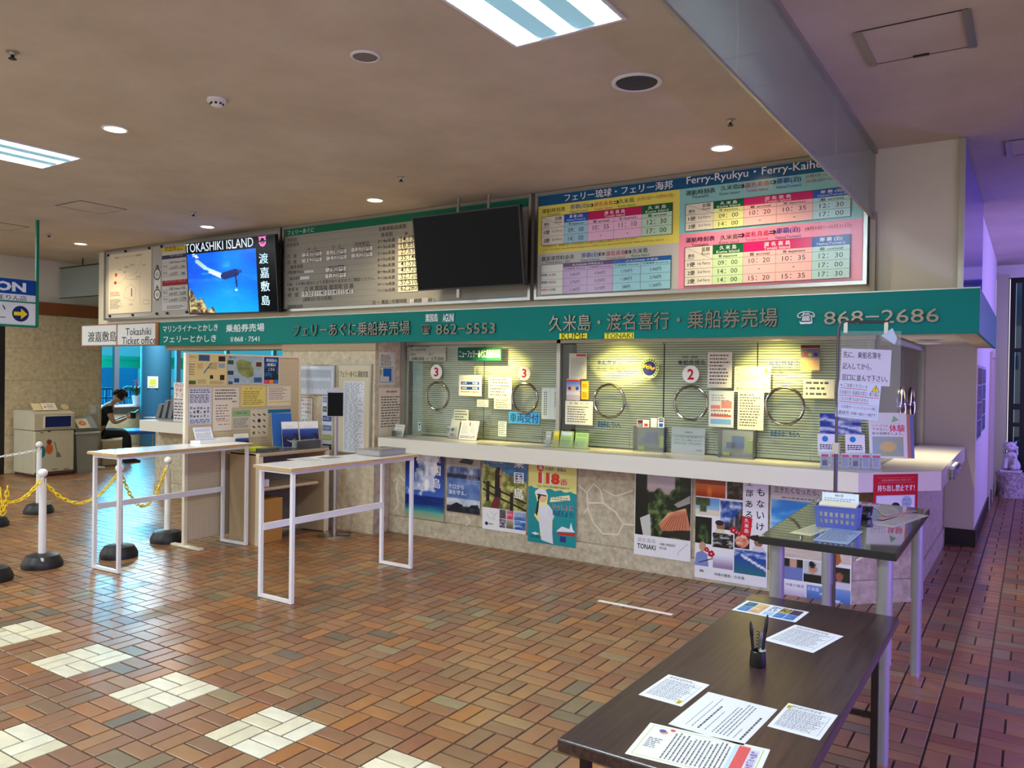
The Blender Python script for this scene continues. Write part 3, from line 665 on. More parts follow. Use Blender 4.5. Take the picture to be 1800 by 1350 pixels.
# fares
p.z(*c7); u0, v0 = p.P(106, 1248); u1, v1 = p.P(1210, 916); Wd = u1-u0; Ht = v1-v0
p.rect(u0-.004, v0-.004, u1+.004, v1+.004, (40, 40, 44)); X = [u0+Wd*c for c in (0, .185, .38, .578, .785, 1)]
p.rect(X[0], v0, X[1]-.002, v1, (222, 222, 216)); p.rect(X[1], v0, X[3]-.002, v1-Ht*.12, (192, 160, 208)); p.rect(X[3], v0, u1, v1-Ht*.12, (150, 208, 226))
p.rect(X[1], v1-Ht*.12, X[3], v1, (90, 30, 110)); p.rect(X[3], v1-Ht*.12, u1, v1, (10, 90, 170))
p.text('大人(Adult) 中学生以上', X[1]+.1, v1-Ht*.10, X[3]-.1, v1-Ht*.03, W_, .01); p.text('小人(Child) 小学生', X[3]+.13, v1-Ht*.10, u1-.12, v1-Ht*.03, W_, .01)
for k, t in enumerate(('片道運賃 One-way', '往復運賃 Round trip')*2): p.text(t, X[k+1]+.02, v1-Ht*.22, X[k+2]-.02, v1-Ht*.145, K, .005)
for r_, row in enumerate((('3,450円', '6,560円', '1,730円', '3,460円'), ('2,750円', '5,230円', '1,380円', '2,760円'), ('1,160円', '2,210円', '580円', '1,160円'))):
    ya = v1-Ht*(.25+.25*(r_+1)); p.rect(u0, ya+Ht*.25-.001, u1, ya+Ht*.25+.001, (60, 60, 64))
    for c_, s in enumerate(row): m = (X[c_+1]+X[c_+2])/2; w2 = .045 if len(s) > 4 else .032; p.text(s, m-w2*1.2, ya+Ht*.065, m+w2*1.2, ya+Ht*.18, (40, 40, 44), .006)
    a, b = (('那覇', '久米島'), ('那覇', '渡名喜島'), ('渡名喜島', '久米島'))[r_]; ca, cb = ((NAVY, GRN), (NAVY, RED_), (RED_, GRN))[r_]
    p.text(a, X[0]+.006, ya+Ht*.12, X[0]+.07, ya+Ht*.2, ca, .02); p.text(b, X[0]+.095, ya+Ht*.12, X[0]+.17, ya+Ht*.2, cb, .02); arrow(p, X[0]+.082, ya+Ht*.16, .014)
for u in X[1:]: p.rect(u-.001, v0, u+.001, v1-Ht*.12, (60, 60, 64)); p.k -= 1
p.k += 1; p.z(*c7)
a = p.P(128, 852); b = p.P(930, 764); h_ = .022
p.text('＊月曜日は、那覇(泊)〜久米島発とも2便(14:00発)は運休となっております。', a[0], a[1], b[0], a[1]+h_, (150, 40, 30)); p.text('＊On Mondays, the 2nd ferry (depart at 14:00) is not operated from both Naha and Kume Island', a[0], a[1]-.03, p.P(1145, 780)[0], a[1]-.03+.02, (150, 40, 30))
p.build('timetable_print', parent=bt, m=PRINTG)

# --- grey fare board (middle)
bf = board_frame('fare_board', 'grey fare board with green header strip partly hidden by the dark screen', -4.66, -1.01, 2.44, 3.495, (160, 158, 150))
p = PY(YB, .003); c6 = (490, 330, 3.913); p.body(-4.62, 2.475, -1.05, 3.46, (152, 150, 142)); p.z(*c6)
vt = p.P(40, 338)[1]; p.rect(-4.62, vt, -1.05, 3.46, (0, 104, 76)); p.textP('フェリーあぐに', 62, 320, 244, 280, (200, 230, 220), .006)
T = p.textP
gk = (64, 60, 54)
for s, b in (('可変部', (62, 370, 128, 348)), ('旅客運賃', (56, 404, 140, 380)), ('大   人', (198, 430, 262, 408)), ('小   人', (368, 416, 430, 392)), ('団体割引', (525, 398, 622, 370)), ('片   道', (60, 482, 124, 460)), ('往   復', (60, 524, 124, 500)),
             ('二輪車運賃', (62, 556, 168, 532)), ('原動機付50cc', (62, 592, 178, 568)), ('二輪自動車', (62, 636, 150, 612)), ('天候、その他の都合により変更がありますのでご確認ください。', (56, 672, 664, 618)),
             ('発 着 港', (66, 712, 136, 686)), ('泊 発 粟国着 粟国発 泊 着', (176, 702, 516, 668)), ('時   間', (66, 750, 136, 726)), ('(運航日) 日 (1往復)', (168, 780, 370, 750)), ('運航時刻表', (60, 832, 168, 806)),
             ('自動車航送運賃', (692, 296, 878, 252)), ('車長別', (706, 336, 784, 308)), ('運', (868, 326, 888, 304)), ('泊 〜 粟国 ( 所要時間', (645, 802, 880, 768)), ('時間', (935, 790, 985, 764)), ('分 )', (1030, 786, 1076, 762))): T(s, *b, gk, .01)
for r_, (s, q) in enumerate((('3〜4m未満', '14,130'), ('4〜5m未満', '18,850'), ('5〜6m未満', '27,630'), ('6〜7m未満', '35,140'), ('7〜8m未満', '41,530'), ('8〜9m未満', '47,920'), ('9〜10m未満', '52,720'), ('10〜11m未満', '57,510'), ('11〜12m未満', '62,280'))):
    yb_ = 372+r_*42.5; T(s, 684, yb_+3, 800, yb_-22, gk, .01)
    p.rectP(824, yb_+8, 960, yb_-36, (232, 224, 190)); T(q, 842, yb_-6, 956, yb_-34, K, .004)
for s, b in (('3,470円', (164, 476, 300, 440)), ('4,620円', (164, 518, 300, 480)), ('1,740円', (332, 462, 470, 422)), ('2,320円', (332, 502, 470, 462)), ('1,570円', (504, 442, 648, 402)), ('3,120円', (504, 484, 648, 444)), ('790円', (326, 580, 466, 542)), ('1,320円', (326, 624, 466, 586)),
             ('9:30', (164, 752, 242, 712)), ('11:40', (250, 746, 332, 706)), ('13:45', (340, 740, 424, 700)), ('15:45', (430, 734, 516, 698))):
    p.rectP(*b, (212, 212, 210)); w_ = b[2]-b[0]; T(s, b[0]+w_*.14, b[1]-9, b[2]-w_*.12, b[3]+6, K, .006)
p.rectP(180, 588, 244, 566, (205, 205, 215)); p.rectP(150, 634, 214, 608, (205, 205, 215)); p.rectP(908, 796, 932, 764, (225, 225, 222)); T('2', 912, 790, 928, 766, K); p.rectP(990, 790, 1028, 758, (225, 225, 222)); T('05', 994, 786, 1024, 762, K)
for yy in (345, 385, 432, 520, 562, 602, 640, 685, 725, 765, 800):
    a = p.P(40, yy+10); p.rect(-4.62, a[1]-.001, p.P(680, yy-40)[0], a[1]+.001, (120, 118, 112)); p.k -= 1
p.k += 1; p.build('fare_print', parent=bf)
# --- left board : route map and fares
bl = board_frame('fare_board', 'silver notice board with a cream route map and price list, left end', -8.66, -4.70, 2.44, 3.495, (168, 168, 164))
mp = PY(YB-.002, .003); mp.z(*cL); mp.bodyP(50, 910, 412, 372, (218, 208, 184))
mp.textP('運航会社・フェリーとマリンライナー乗船場案内', 106, 452, 330, 408, (60, 60, 64), .012)
mp.rectP(108, 598, 124, 570, (200, 30, 30)); a = mp.P(110, 650); mp.disc(a[0], a[1], .035, (200, 30, 30), ry=.025)
for q in ([(80, 690), (100, 640), (150, 650), (200, 600), (240, 590)], [(240, 590), (290, 560), (320, 470), (330, 430)], [(250, 800), (180, 770), (190, 700), (240, 660), (280, 700), (270, 790), (250, 800)], [(320, 560), (310, 720), (320, 840)], [(180, 550), (200, 620), (300, 620)], [(100, 820), (140, 800), (180, 860)]):
    P_ = [mp.P(*t) for t in q]
    for s, e in zip(P_, P_[1:]): mp.line(*s, *e, .005, (150, 150, 150)); mp.k -= 1
mp.k += 1; a = mp.P(245, 730); mp.rect(a[0]-.012, a[1]-.06, a[0]+.012, a[1]+.06, (40, 70, 160))
a = mp.P(66, 870); b = mp.P(160, 770); mp.small(a[0], a[1], b[0], b[1]-.02, 8, (70, 70, 76), .4, .3, 5, .03); a = mp.P(66, 755); b = mp.P(165, 720); mp.small(a[0], a[1]-.02, b[0], b[1], 3, (190, 60, 60), .4, .3, 6, .03)
mp.z(*cL); a = mp.P(342, 828); b = mp.P(394, 790); mp.frame(a[0], a[1], b[0], b[1], .004, (170, 40, 40)); mp.small(a[0]+.03, a[1]+.03, b[0]-.03, b[1]-.03, 1, (190, 40, 40), .8, 0)
for (x, y) in ((200, 520), (190, 560), (250, 500), (150, 540), (300, 600), (240, 830), (350, 500)): a = mp.P(x, y); mp.small(a[0]-.05, a[1]-.015, a[0]+.06, a[1]+.015, 2, (110, 110, 110), .4, .2, x)
mp.build('route_map', parent=bl)
p = PY(YB, .003); p.z(*cL); p.bodyP(432, 796, 488, 535, (214, 214, 210))
for yy in (578, 748):
    a = p.P(458, yy); p.disc(a[0], a[1], .085, (70, 70, 74)); p.disc(a[0], a[1], .065, (214, 214, 210)); p.text('65' if yy < 600 else '40', a[0]-.035, a[1]-.03, a[0]+.035, a[1]+.03, (90, 90, 94)); p.poly([(a[0]-.04, a[1]+.09), (a[0], a[1]+.14), (a[0]+.04, a[1]+.09)], (70, 70, 74))
p.build('notice_strip', parent=bl)
p = PY(YB, .003); p.z(*cL); p.bodyP(497, 882, 716, 338, (200, 200, 200)); p.rectP(497, 398, 716, 338, (214, 196, 30)); p.textP('料金表', 524, 388, 616, 344, (120, 60, 20), .02); p.textP('Fare', 622, 378, 668, 362, (120, 60, 20))
p.rectP(497, 458, 716, 400, (60, 56, 92)); p.textP('フェリーとかしき', 560, 432, 668, 408, (210, 210, 220), .01); p.rectP(500, 680, 716, 616, (150, 26, 40)); p.textP('マリンライナーとかしき', 524, 650, 690, 622, (220, 160, 160), .01)
for s, b in (('往復  Return  片道', (560, 486, 690, 462)), ('大人', (506, 524, 546, 502)), ('3,210円', (560, 538, 626, 510)), ('1,790', (644, 530, 690, 505)), ('小人', (506, 580, 546, 556)), ('1,610円', (560, 590, 626, 562)), ('900', (660, 584, 690, 556)),
             ('往復  Return  片道', (560, 706, 690, 680)), ('大人', (506, 742, 546, 720)), ('4,810円', (556, 758, 626, 728)), ('2,630', (644, 750, 700, 722)), ('小人', (506, 796, 546, 774)), ('2,410円', (556, 808, 626, 778)), ('1,270', (644, 800, 700, 770))): p.textP(s, *b, (60, 60, 64), .01)
for yy in (490, 545, 600, 715, 765, 815): a = p.P(500, yy); p.rect(a[0], a[1]-.0015, a[0]+1.12, a[1]+.0015, (110, 110, 110)); p.k -= 1
p.k += 1; a = p.P(540, 870); b = p.P(690, 830); p.small(a[0], a[1], b[0], b[1], 3, (80, 80, 84), .4, .3, 9, .03); p.build('price_list', parent=bl)
for x, z in [(-8.55, 3.42), (-8.1, 3.45), (-7.5, 3.45), (-7.2, 3.45), (-8.5, 2.50), (-7.9, 2.5), (-7.3, 2.5), (-7.05, 2.5), (-6.6, 2.5)]:
    MB(wloc(bl)).cyl((x, YB+.002, z), (x, YB-.02, z), .018, n=10).build('magnet', BLACK, bl)

# --- televisions
def tv(label, bl_, br, tl, th, kind):
    O = np.array(bl_, float); U = np.array(br, float)-O; V = np.array(tl, float)-O; w_ = np.linalg.norm(U); U /= w_; V -= U*(U@V); h_ = np.linalg.norm(V); V /= h_; N = np.cross(U, V)
    mid = O+U*w_/2; t = thing('television', label, 'television', mid)
    def pt(u, v, d): return O+U*u+V*v+N*d
    def bx(m, u0, v0, d0, u1, v1, d1): m.add([pt(u0, v0, d0), pt(u1, v0, d0), pt(u1, v1, d0), pt(u0, v1, d0), pt(u0, v0, d1), pt(u1, v0, d1), pt(u1, v1, d1), pt(u0, v1, d1)], [(0, 3, 2, 1), (4, 5, 6, 7), (0, 1, 5, 4), (1, 2, 6, 5), (2, 3, 7, 6), (3, 0, 4, 7)])
    m = MB(mid); bx(m, 0, 0, -th, w_, h_, -.002); bx(m, .2, .12, -th-.03, w_-.2, h_-.12, -th); cs_ = m.build('casing', BLACK, t)
    b = .014; m = MB(mid); bx(m, 0, 0, -.002, w_, b, .003); bx(m, 0, h_-b, -.002, w_, h_, .003); bx(m, 0, b, -.002, b, h_-b, .003); bx(m, w_-b, b, -.002, w_, h_-b, .003); m.build('bezel', BLACK, cs_)
    p = Print(O-N*.0015, U, V, .0012); return t, p, w_, h_, pt, mid
t, p, w_, h_, pt, mid = tv('lit television showing a diver in blue water', ony(333.5, 553, 4.32), ony(490, 549, 4.32), ony(325.5, 428, 4.235), .05, 1)
p.body(.014, .014, w_-.014, h_-.014, (3, 3, 5)); p.z(*cL)
PW, PH = p.P(1304, 892)[0], p.P(700, 415)[1]
def diver(a, b):
    x, y = a, b; n = fbm(a*4, b*3, 3)
    c = lp((0, 104, 232), (4, 74, 214), n); c = lp((0, 150, 235), c, min(1, max(0, y*1.9-(1-x)*.2+.2)))
    c = lp(c, (40, 130, 240), max(0, fbm(a*5+3, b*9, 3)*1.4-.75))
    def seg(x0, y0, x1, y1, r):
        dx, dy = x1-x0, y1-y0; t = max(0, min(1, ((x-x0)*dx+(y-y0)*dy)/(dx*dx+dy*dy))); return math.hypot(x-x0-dx*t, y-y0-dy*t) < r
    if y > .92 and .08 < x < .22 and fbm(a*20, b*30) > .5: c = (220, 240, 255)
    if seg(.15, .87, .27, .75, .03): c = (165, 200, 195)
    if seg(.27, .75, .50, .62, .022): c = (150, 200, 215)
    if seg(.22, .66, .32, .66, .018): c = (20, 120, 190)
    if seg(.33, .68, .52, .57, .016): c = (190, 205, 195)
    if seg(.55, .60, .70, .64, .06): c = (16, 30, 80)
    if seg(.70, .63, .715, .42, .012): c = (14, 26, 70)
    if math.hypot(x-.765, (y-.655)) < .03: c = (20, 50, 100)
    if math.hypot(x-.705, y-.36) < .02: c = (120, 200, 240)
    e = .40-x*1.0+.05*math.sin(x*40)
    if y < e: m_ = fbm(a*28, b*24, 4); c = lp((70, 52, 40), (190, 180, 130), (m_-.25)*2.2); c = lp(c, (40, 70, 90), max(0, (y-e+.06)*8)) if y > e-.06 else c
    return c
p.pict(.014, .016, PW, PH, 150, 112, diver)
p.textP('TOKASHIKI ISLAND', 692, 402, 1254, 268, (214, 232, 255), .0)
for i, (ch, b) in enumerate((('渡', (1306, 492, 1376, 400)), ('嘉', (1316, 612, 1384, 518)), ('敷', (1322, 722, 1390, 634)), ('島', (1328, 838, 1392, 752)))): p.textP(ch, *b, (190, 232, 255), .02)
a = p.P(1333, 302); r = .068
for q in range(22):
    if q in (5, 16): continue
    t0, t1 = PI/2+2*PI*q/22, PI/2+2*PI*(q+1)/22; p.poly([(a[0]+r*math.cos(t0), a[1]+r*1.0*math.sin(t0)), (a[0]+r*math.cos(t1), a[1]+r*math.sin(t1)), (a[0]+r*.6*math.cos(t1), a[1]+r*.6*math.sin(t1)), (a[0]+r*.6*math.cos(t0), a[1]+r*.6*math.sin(t0))], (240, 120, 200)); p.k -= 1
for sg in (-1, 1): p.poly([(a[0]+sg*.02, a[1]+.055), (a[0]+sg*.095, a[1]+.075), (a[0]+sg*.05, a[1]+.03)], (240, 120, 200)); p.k -= 1; p.line(a[0]+sg*.012, a[1]-.05, a[0]+sg*.012, a[1]-.005, .012, (240, 120, 200)); p.k -= 1
p.k += 1; p.build('screen', parent=t, m=SCREEN)
m = MB(mid); m.box((mid[0]-.3, 4.38, mid[2]+.3), (mid[0]+.3, 4.42, mid[2]+.7)); m.build('wall_mount', DKMETAL, t)
tag(MB().box((-4.70, 4.425, 2.46), (-4.665, 4.44, 3.47)).build('board_edge_strip', DKMETAL), 'dark strip between the lit television and grey fare board', 'strip')
t, p, w_, h_, pt, mid = tv('dark switched off television tilted forward over the grey fare board', ony(735, 511.5, 4.22), ony(922, 501, 4.22), ony(722, 382.5, 4.105), .05, 2)
p.body(.014, .014, w_-.014, h_-.014, (4, 5, 9)); p.build('screen', parent=t, m=BLKGLOSS)
for x in (-.16, .22): MB(mid).tube([(mid[0]+x, 4.20, mid[2]+.36), (mid[0]+x, 4.24, CZ-.02), (mid[0]+x, 4.24, CZ)], .016).build('ceiling_mount', ALU, t)
m = MB(mid)
for x in (-.16,): m.cyl((mid[0]+x, 4.26, mid[2]-.09), (mid[0]+x, 4.26, mid[2]+.03), .025)
m.build('mount_foot', ALU, t)
o = MB().box((2.10, 4.425, 2.36), (2.14, 4.489, 3.0)).build('board_corner_trim', mat('greywall', (150, 146, 136), .7)); tag(o, 'grey trim at the right end of the timetable board', 'trim', kind='structure')

# ================================================================== CEILING FIXTURES
def troffer(x0, x1, y0, y1, label):
    t = thing('ceiling_light', label, 'ceiling light', ((x0+x1)/2, (y0+y1)/2, CZ), 'recessed louvre ceiling lights'); o_ = wloc(t)
    f = MB(o_); w_ = .02
    f.box((x0, y0, CZ-.012), (x0+w_, y1, CZ-.001)).box((x1-w_, y0, CZ-.012), (x1, y1, CZ-.001)).box((x0+w_, y0, CZ-.012), (x1-w_, y0+w_, CZ-.001)).box((x0+w_, y1-w_, CZ-.012), (x1-w_, y1, CZ-.001))
    f.build('frame', WHITEM, t)
    e = .0205; m = MB(o_); m.box((x0+e, y0+e, CZ+.10), (x1-e, y1-e, CZ+.104)).box((x0+e, y0+e, CZ), (x0+e+.002, y1-e, CZ+.10)).box((x1-e-.002, y0+e, CZ), (x1-e, y1-e, CZ+.10)).box((x0+e+.002, y0+e, CZ), (x1-e-.002, y0+e+.002, CZ+.10)).box((x0+e+.002, y1-e-.002, CZ), (x1-e-.002, y1-e, CZ+.10)); m.build('reflector', REFL, t)
    for k in range(3):
        x = x0+(x1-x0)*(k+.5)/3; MB(o_).cyl((x, y0+.03, CZ+.06), (x, y1-.03, CZ+.06), .016, n=10).build('tube', LAMPC, t, smooth=True)
    for k in (1, 2):
        x = x0+(x1-x0)*k/3; MB(o_).extr([(x-.06, y0+.024, CZ-.004), (x-.008, y0+.024, CZ+.05), (x+.008, y0+.024, CZ+.05), (x+.06, y0+.024, CZ-.004)], (0, y1-y0-.048, 0)).build('louvre', mat('louvre_painted_glow', (150, 205, 226), .4, emit=.32), t)  # fins glow faintly by themselves, standing in for tube light on them
troffer(.77, 1.44, .11, 1.38, 'bright recessed louvre light in the ceiling above the middle of the hall')
troffer(-4.315, -3.645, .11, 1.38, 'bright recessed louvre light at the left edge of the ceiling')
dlab = ['round warm ceiling downlight nearest the hanging shop sign', 'round warm ceiling downlight in front of the lit television', 'round warm ceiling downlight in front of the grey fare board', 'round warm ceiling downlight in front of the timetable board', 'round warm ceiling downlight beside the bright louvre light, far from the wall']
for (x, y), lb in zip(DL, dlab):
    t = thing('downlight', lb, 'downlight', (x, y, CZ), 'round warm downlights'); MB((x, y, CZ)).lathe((x, y, CZ), [(.095, -.001), (.095, -.008), (.078, -.01), (.078, -.001)]).build('trim_ring', WHITEM, t)
    MB((x, y, CZ)).lathe((x, y, CZ), [(.076, -.002), (.07, -.009), (.03, -.012)]).build('lens', LAMPW, t)
def speaker(x, y, r, m, label):
    t = thing('ceiling_speaker', label, 'speaker', (x, y, CZ)); MB((x, y, CZ)).lathe((x, y, CZ), [(r, -.001), (r, -.008), (r*.86, -.012), (r*.82, -.004)]).build('rim', WHITEM, t)
    MB((x, y, CZ)).lathe((x, y, CZ), [(r*.82, -.003), (r*.8, -.009), (r*.3, -.013)]).build('grille', m, t)
speaker(-.038, 1.046, .085, mat('grille_grey', (120, 110, 104), .7), 'small round grey ceiling speaker left of the louvre light')
speaker(1.116, 2.211, .155, mat('grille_dark', (40, 44, 60), .6), 'large round dark ceiling speaker')
slab = ['small sprinkler head at the upper left of the ceiling', 'small sprinkler head near the hanging shop sign', 'small sprinkler head in front of the lit television', 'small sprinkler head in front of the grey fare board', 'small sprinkler head above the timetable board']
for (a, b), lb in zip(((22, 100), (86, 415), (340, 378), (705, 317), (1284, 218)), slab):
    q = onz(a, b, CZ-.03); x, y = float(q[0]), float(q[1]); t = thing('sprinkler', lb, 'sprinkler', (x, y, CZ), 'ceiling sprinklers')
    MB((x, y, CZ)).lathe((x, y, CZ), [(.035, -.001), (.035, -.006), (.018, -.008), (.016, -.02)], 14).build('escutcheon', ALU, t); MB((x, y, CZ)).lathe((x, y, CZ), [(.008, -.02), (.012, -.035), (.022, -.04), (.022, -.043)], 12).build('deflector', DKMETAL, t)
q = onz(381, 174, CZ); x, y = float(q[0]), float(q[1]); t = thing('smoke_detector', 'round white smoke detector on the ceiling', 'smoke detector', (x, y, CZ)); MB((x, y, CZ)).lathe((x, y, CZ), [(.06, -.001), (.062, -.02), (.05, -.024)]).build('base', WHITEP, t, smooth=True)
m = MB((x, y, CZ)); m.lathe((x, y, CZ), [(.038, -.024), (.038, -.044), (.02, -.052), (.004, -.053)]); m.build('sensor_cap', WHITEP, t, smooth=True)
m = MB((x, y, CZ))
for k in range(8): a = 2*PI*k/8; m.box((x+.037*math.cos(a)-.006, y+.037*math.sin(a)-.006, CZ-.042), (x+.037*math.cos(a)+.006, y+.037*math.sin(a)+.006, CZ-.028))
m.build('vents', BLACK, t)
def hatch(x0, y0, x1, y1, label, metal=False):
    t = thing('ceiling_hatch', label, 'access panel', ((x0+x1)/2, (y0+y1)/2, CZ), 'ceiling access hatches'); o_ = wloc(t); m = MB(o_); w_ = .008
    m.box((x0, y0, CZ-.004), (x1, y0+w_, CZ-.0008)).box((x0, y1-w_, CZ-.004), (x1, y1, CZ-.0008)).box((x0, y0+w_, CZ-.004), (x0+w_, y1-w_, CZ-.0008)).box((x1-w_, y0+w_, CZ-.004), (x1, y1-w_, CZ-.0008)); m.build('joint_frame', DKMETAL, t)
    MB(o_).box((x0+w_, y0+w_, CZ-.003), (x1-w_, y1-w_, CZ-.0008)).build('panel', CEIL, t)
    if metal:
        for x in (x0-.012, x1-.028): MB(o_).box((x, y0, CZ-.012), (x+.04, y1, CZ-.004)).build('hinge_strip', STEEL, t)
        MB(o_).box(((x0+x1)/2-.04, y1-.03, CZ-.012), ((x0+x1)/2+.04, y1-.012, CZ-.004)).build('latch', BLACK, t)
hatch(-5.91, 2.29, -5.39, 2.82, 'square ceiling hatch in front of the lit television'); hatch(-8.1, 2.29, -7.58, 2.82, 'square ceiling hatch at the left edge of the ceiling')
hatch(2.38, 2.15, 2.89, 2.66, 'ceiling hatch with metal edge strips right of the glass barrier', True); hatch(2.99, 4.73, 3.5, 5.2, 'ceiling hatch with metal edges over the violet lit passage', True)
for a_, b_, lb in ((1632, 603, 'round recessed soffit light over the side ticket window, the nearer'), (1655, 614, 'round recessed soffit light over the side ticket window, the further')):
    q = onz(a_, b_, 2.034); x, y = float(q[0]), float(q[1]); t = thing('soffit_light', lb, 'downlight', (x, y, 2.034)); MB((x, y, 2.034)).lathe((x, y, 2.034), [(.10, -.0005), (.10, -.006), (.085, -.008), (.08, -.001)]).build('trim_ring', WHITEM, t); MB((x, y, 2.034)).lathe((x, y, 2.034), [(.08, -.001), (.075, -.005), (.03, -.006)]).build('lens', mat('soffit_lens', (236, 220, 190), .4), t)
# glass smoke barriers
t = thing('smoke_barrier', 'long hanging frosted glass smoke barrier along the ceiling', 'glass barrier', (2.12, 1.2, CZ)); o_ = wloc(t)
for a, b in ((-3.0, -.985), (-.975, 1.02), (1.03, 3.03), (3.04, 4.485)): MB(o_).box((2.117, a, 2.955), (2.123, b, CZ-.02)).build('glass_panel', FROST, t)
MB(o_).box((2.10, -3.0, CZ-.035), (2.14, 4.485, CZ-.001)).build('top_rail', ALU, t); MB(o_).box((2.113, -3.0, 2.943), (2.127, 4.485, 2.957)).build('bottom_bead', ALU, t)
t = thing('smoke_barrier', 'hanging glass smoke barrier in the left corner above the brown band', 'glass barrier', (-9.6, 4.69, CZ)); o_ = wloc(t)
MB(o_).box((-10.5, 4.687, 2.88), (-8.96, 4.693, 3.37)).build('glass_panel', FROST, t); MB(o_).box((-10.5, 4.68, 3.37), (-8.96, 4.70, 3.385)).box((-10.5, 4.684, 2.868), (-8.96, 4.696, 2.88)).build('bead', DKMETAL, t)
MB(o_).box((-9.8, 4.685, 3.385), (-9.78, 4.695, CZ)).build('hanger', DKMETAL, t)

# ================================================================== LEFT END
WL = struct('wall_left', MB().box((-10.75, 3.85, 0), (-10.52, 5.41, 2.585)), GROUT, 'travertine clad wall at the left behind the waste bins')
ye = [3.853, 4.31, 4.66, 5.04, 5.407]; ze = [0.003, .62, 1.02, 1.50, 2.02, 2.583]
for i in range(4):
    for j in range(5):
        MB(tuple(WL.location)).bbox((-10.535, ye[i]+.0015, ze[j]+.0015), (-10.5-.001*((i*3+j) % 3), ye[i+1]-.0015, ze[j+1]-.0015), .0012).build('stone_panel', STONE, WL)
for j in range(5): MB(tuple(WL.location)).box((-10.74, 5.409, ze[j]+.002), (-10.505, 5.425, ze[j+1]-.002)).build('stone_panel', STONE, WL)
struct('trim_wood_band', MB().box((-10.75, 3.2, 2.587), (-10.47, 5.46, 2.79)), BROWNWOOD, 'brown wooden band along the top of the travertine wall')
struct('wall_left_upper', MB().box((-10.75, 1.0, 2.792), (-10.6, 5.46, CZ)), WHITEWALL, 'cream wall above the brown wooden band')
struct('trim_left_edge', MB().box((-10.70, 3.74, 0), (-10.50, 3.845, 2.585)), DKMETAL, 'dark edge strip left of the travertine wall')
struct('wall_left_far', MB().box((-11.2, 1.0, 0), (-11.0, 3.84, 2.585)), mat('greyblue', (130, 140, 140), .6), 'grey shopfront panel at the far left edge')
# hanging shop sign
t = thing('hanging_sign', 'blue and white double sided shop sign hanging in a green frame with a yellow arrow', 'sign', (-7.0, 2.2, CZ)); o_ = wloc(t)
def HS(u, v): q = onx(u, v, -7.0); return float(q[1]), float(q[2])
y1, zb = HS(65, 574); zt_ = HS(64, 495)[1]+.005; y0 = y1-1.75
f = MB(o_); f.box((-7.02, y1-.02, zb), (-6.985, y1+.012, CZ)).box((-7.02, y0-.012, zb), (-6.985, y0+.02, CZ)).box((-7.02, y0, zb-.018), (-6.985, y1, zb+.008)); zm = HS(62, 533)[1]
f.box((-7.012, y0+.02, zm-.008), (-6.99, y1-.02, zm+.008)); f.build('frame', mat('sign_green', (0, 120, 90), .4), t)
MB(o_).box((-7.012, y0+.02, zb+.008), (-7.0, y1-.02, zt_)).build('panel', WHITEP, t)
p = PX(-7.0, .002); zl = HS(62, 520)[1]; p.body(y0+.02, zb+.01, y1-.02, zt_, (226, 228, 230)); p.rect(y0+.02, zl, y1-.02, zt_, (0, 66, 150))
hb = (zt_-zl); p.text('LAWSON', y1-1.05, zl+hb*.16, y1-.13, zt_-hb*.2, (236, 240, 240), .045)
zc = (zm+zl)/2; p.text('とまりん店', y1-.52, zc-.032, y1-.12, zc+.032, (40, 44, 60), .01)
p.text('お手洗い', y1-.92, zm-.125, y1-.36, zm-.035, (30, 34, 50), .012); p.text('コインロッカー', y1-1.12, zb+.045, y1-.36, zb+.125, (30, 34, 50), .012)
ya, za = y1-.19, (zm+zb)/2-.0; p.disc(ya, za, .095, (16, 34, 100), 28); p.poly([(ya-.075, za-.022), (ya+.005, za-.022), (ya+.005, za-.065), (ya+.078, za), (ya+.005, za+.065), (ya+.005, za+.022), (ya-.075, za+.022)], (240, 205, 20)); p.build('sign_face', parent=t)
# window wall facing the quay
XW = -14.0
BLUEC = mat('blue_column', (34, 96, 122), .6)
lw = MB(); lw.box((XW-.2, 3.0, 0), (XW, 14, .86)); struct('wall_quay', lw, mat('quay_wall', (196, 190, 156), .65, nscale=6, dark=(164, 156, 122), bump=.3), 'pale stone parapet under the quay side windows')
struct('trim_quay_ledge', MB().box((XW-.25, 3.0, .861), (XW+.12, 14, .90)), WHITEP, 'white window ledge above the pale parapet')
lwu = MB(); lwu.box((XW-.2, 3.0, 2.72), (XW, 14, CZ-.002)); struct('wall_quay_upper', lwu, WHITEWALL, 'wall above the quay side windows')
qw = thing('window_3', 'blue tinted quay side windows with grey mullions', None, (XW-.05, 8.4, .9)); tag(qw, kind='structure'); o_ = wloc(qw)
yc = [5.2, 6.35, 7.76, 9.3, 10.7, 12.2, 13.9]
for a, b in zip(yc, yc[1:]): MB(o_).box((XW-.09, a+.05, .905), (XW-.08, b-.05, 2.715)).build('glass_pane', GLASSB, qw)
for a in yc: MB(o_).box((XW-.12, a-.055, .902), (XW-.03, a+.055, 2.718)).build('mullion', mat('greymull', (96, 104, 112), .5), qw)
struct('wall_quay_end', MB().box((-14, 13.9, 0), (2.2, 14.05, CZ-.002)), WHITEWALL, 'far white wall beyond the left ticket office')
CYY = float(onx(274, 660, -13.4)[1]); struct('trim_round_column', MB().cyl((-13.4, CYY, .0), (-13.4, CYY, CZ-.002), .32, n=40), BLUEC, 'round blue column by the quay side windows')
p = Print((-13.4+.325*.7, CYY-.325*.7, 0), (.707, .707, 0), (0, 0, 1), .002); p.body(-.10, 1.30, .12, 1.56, (222, 226, 200)); p.rect(-.06, 1.37, .08, 1.50, (190, 200, 70)); p.small(-.08, 1.31, .1, 1.36, 2, (90, 90, 90)); p.build('notice', 'small pale notice with a yellow green square on the blue column', 'notice')
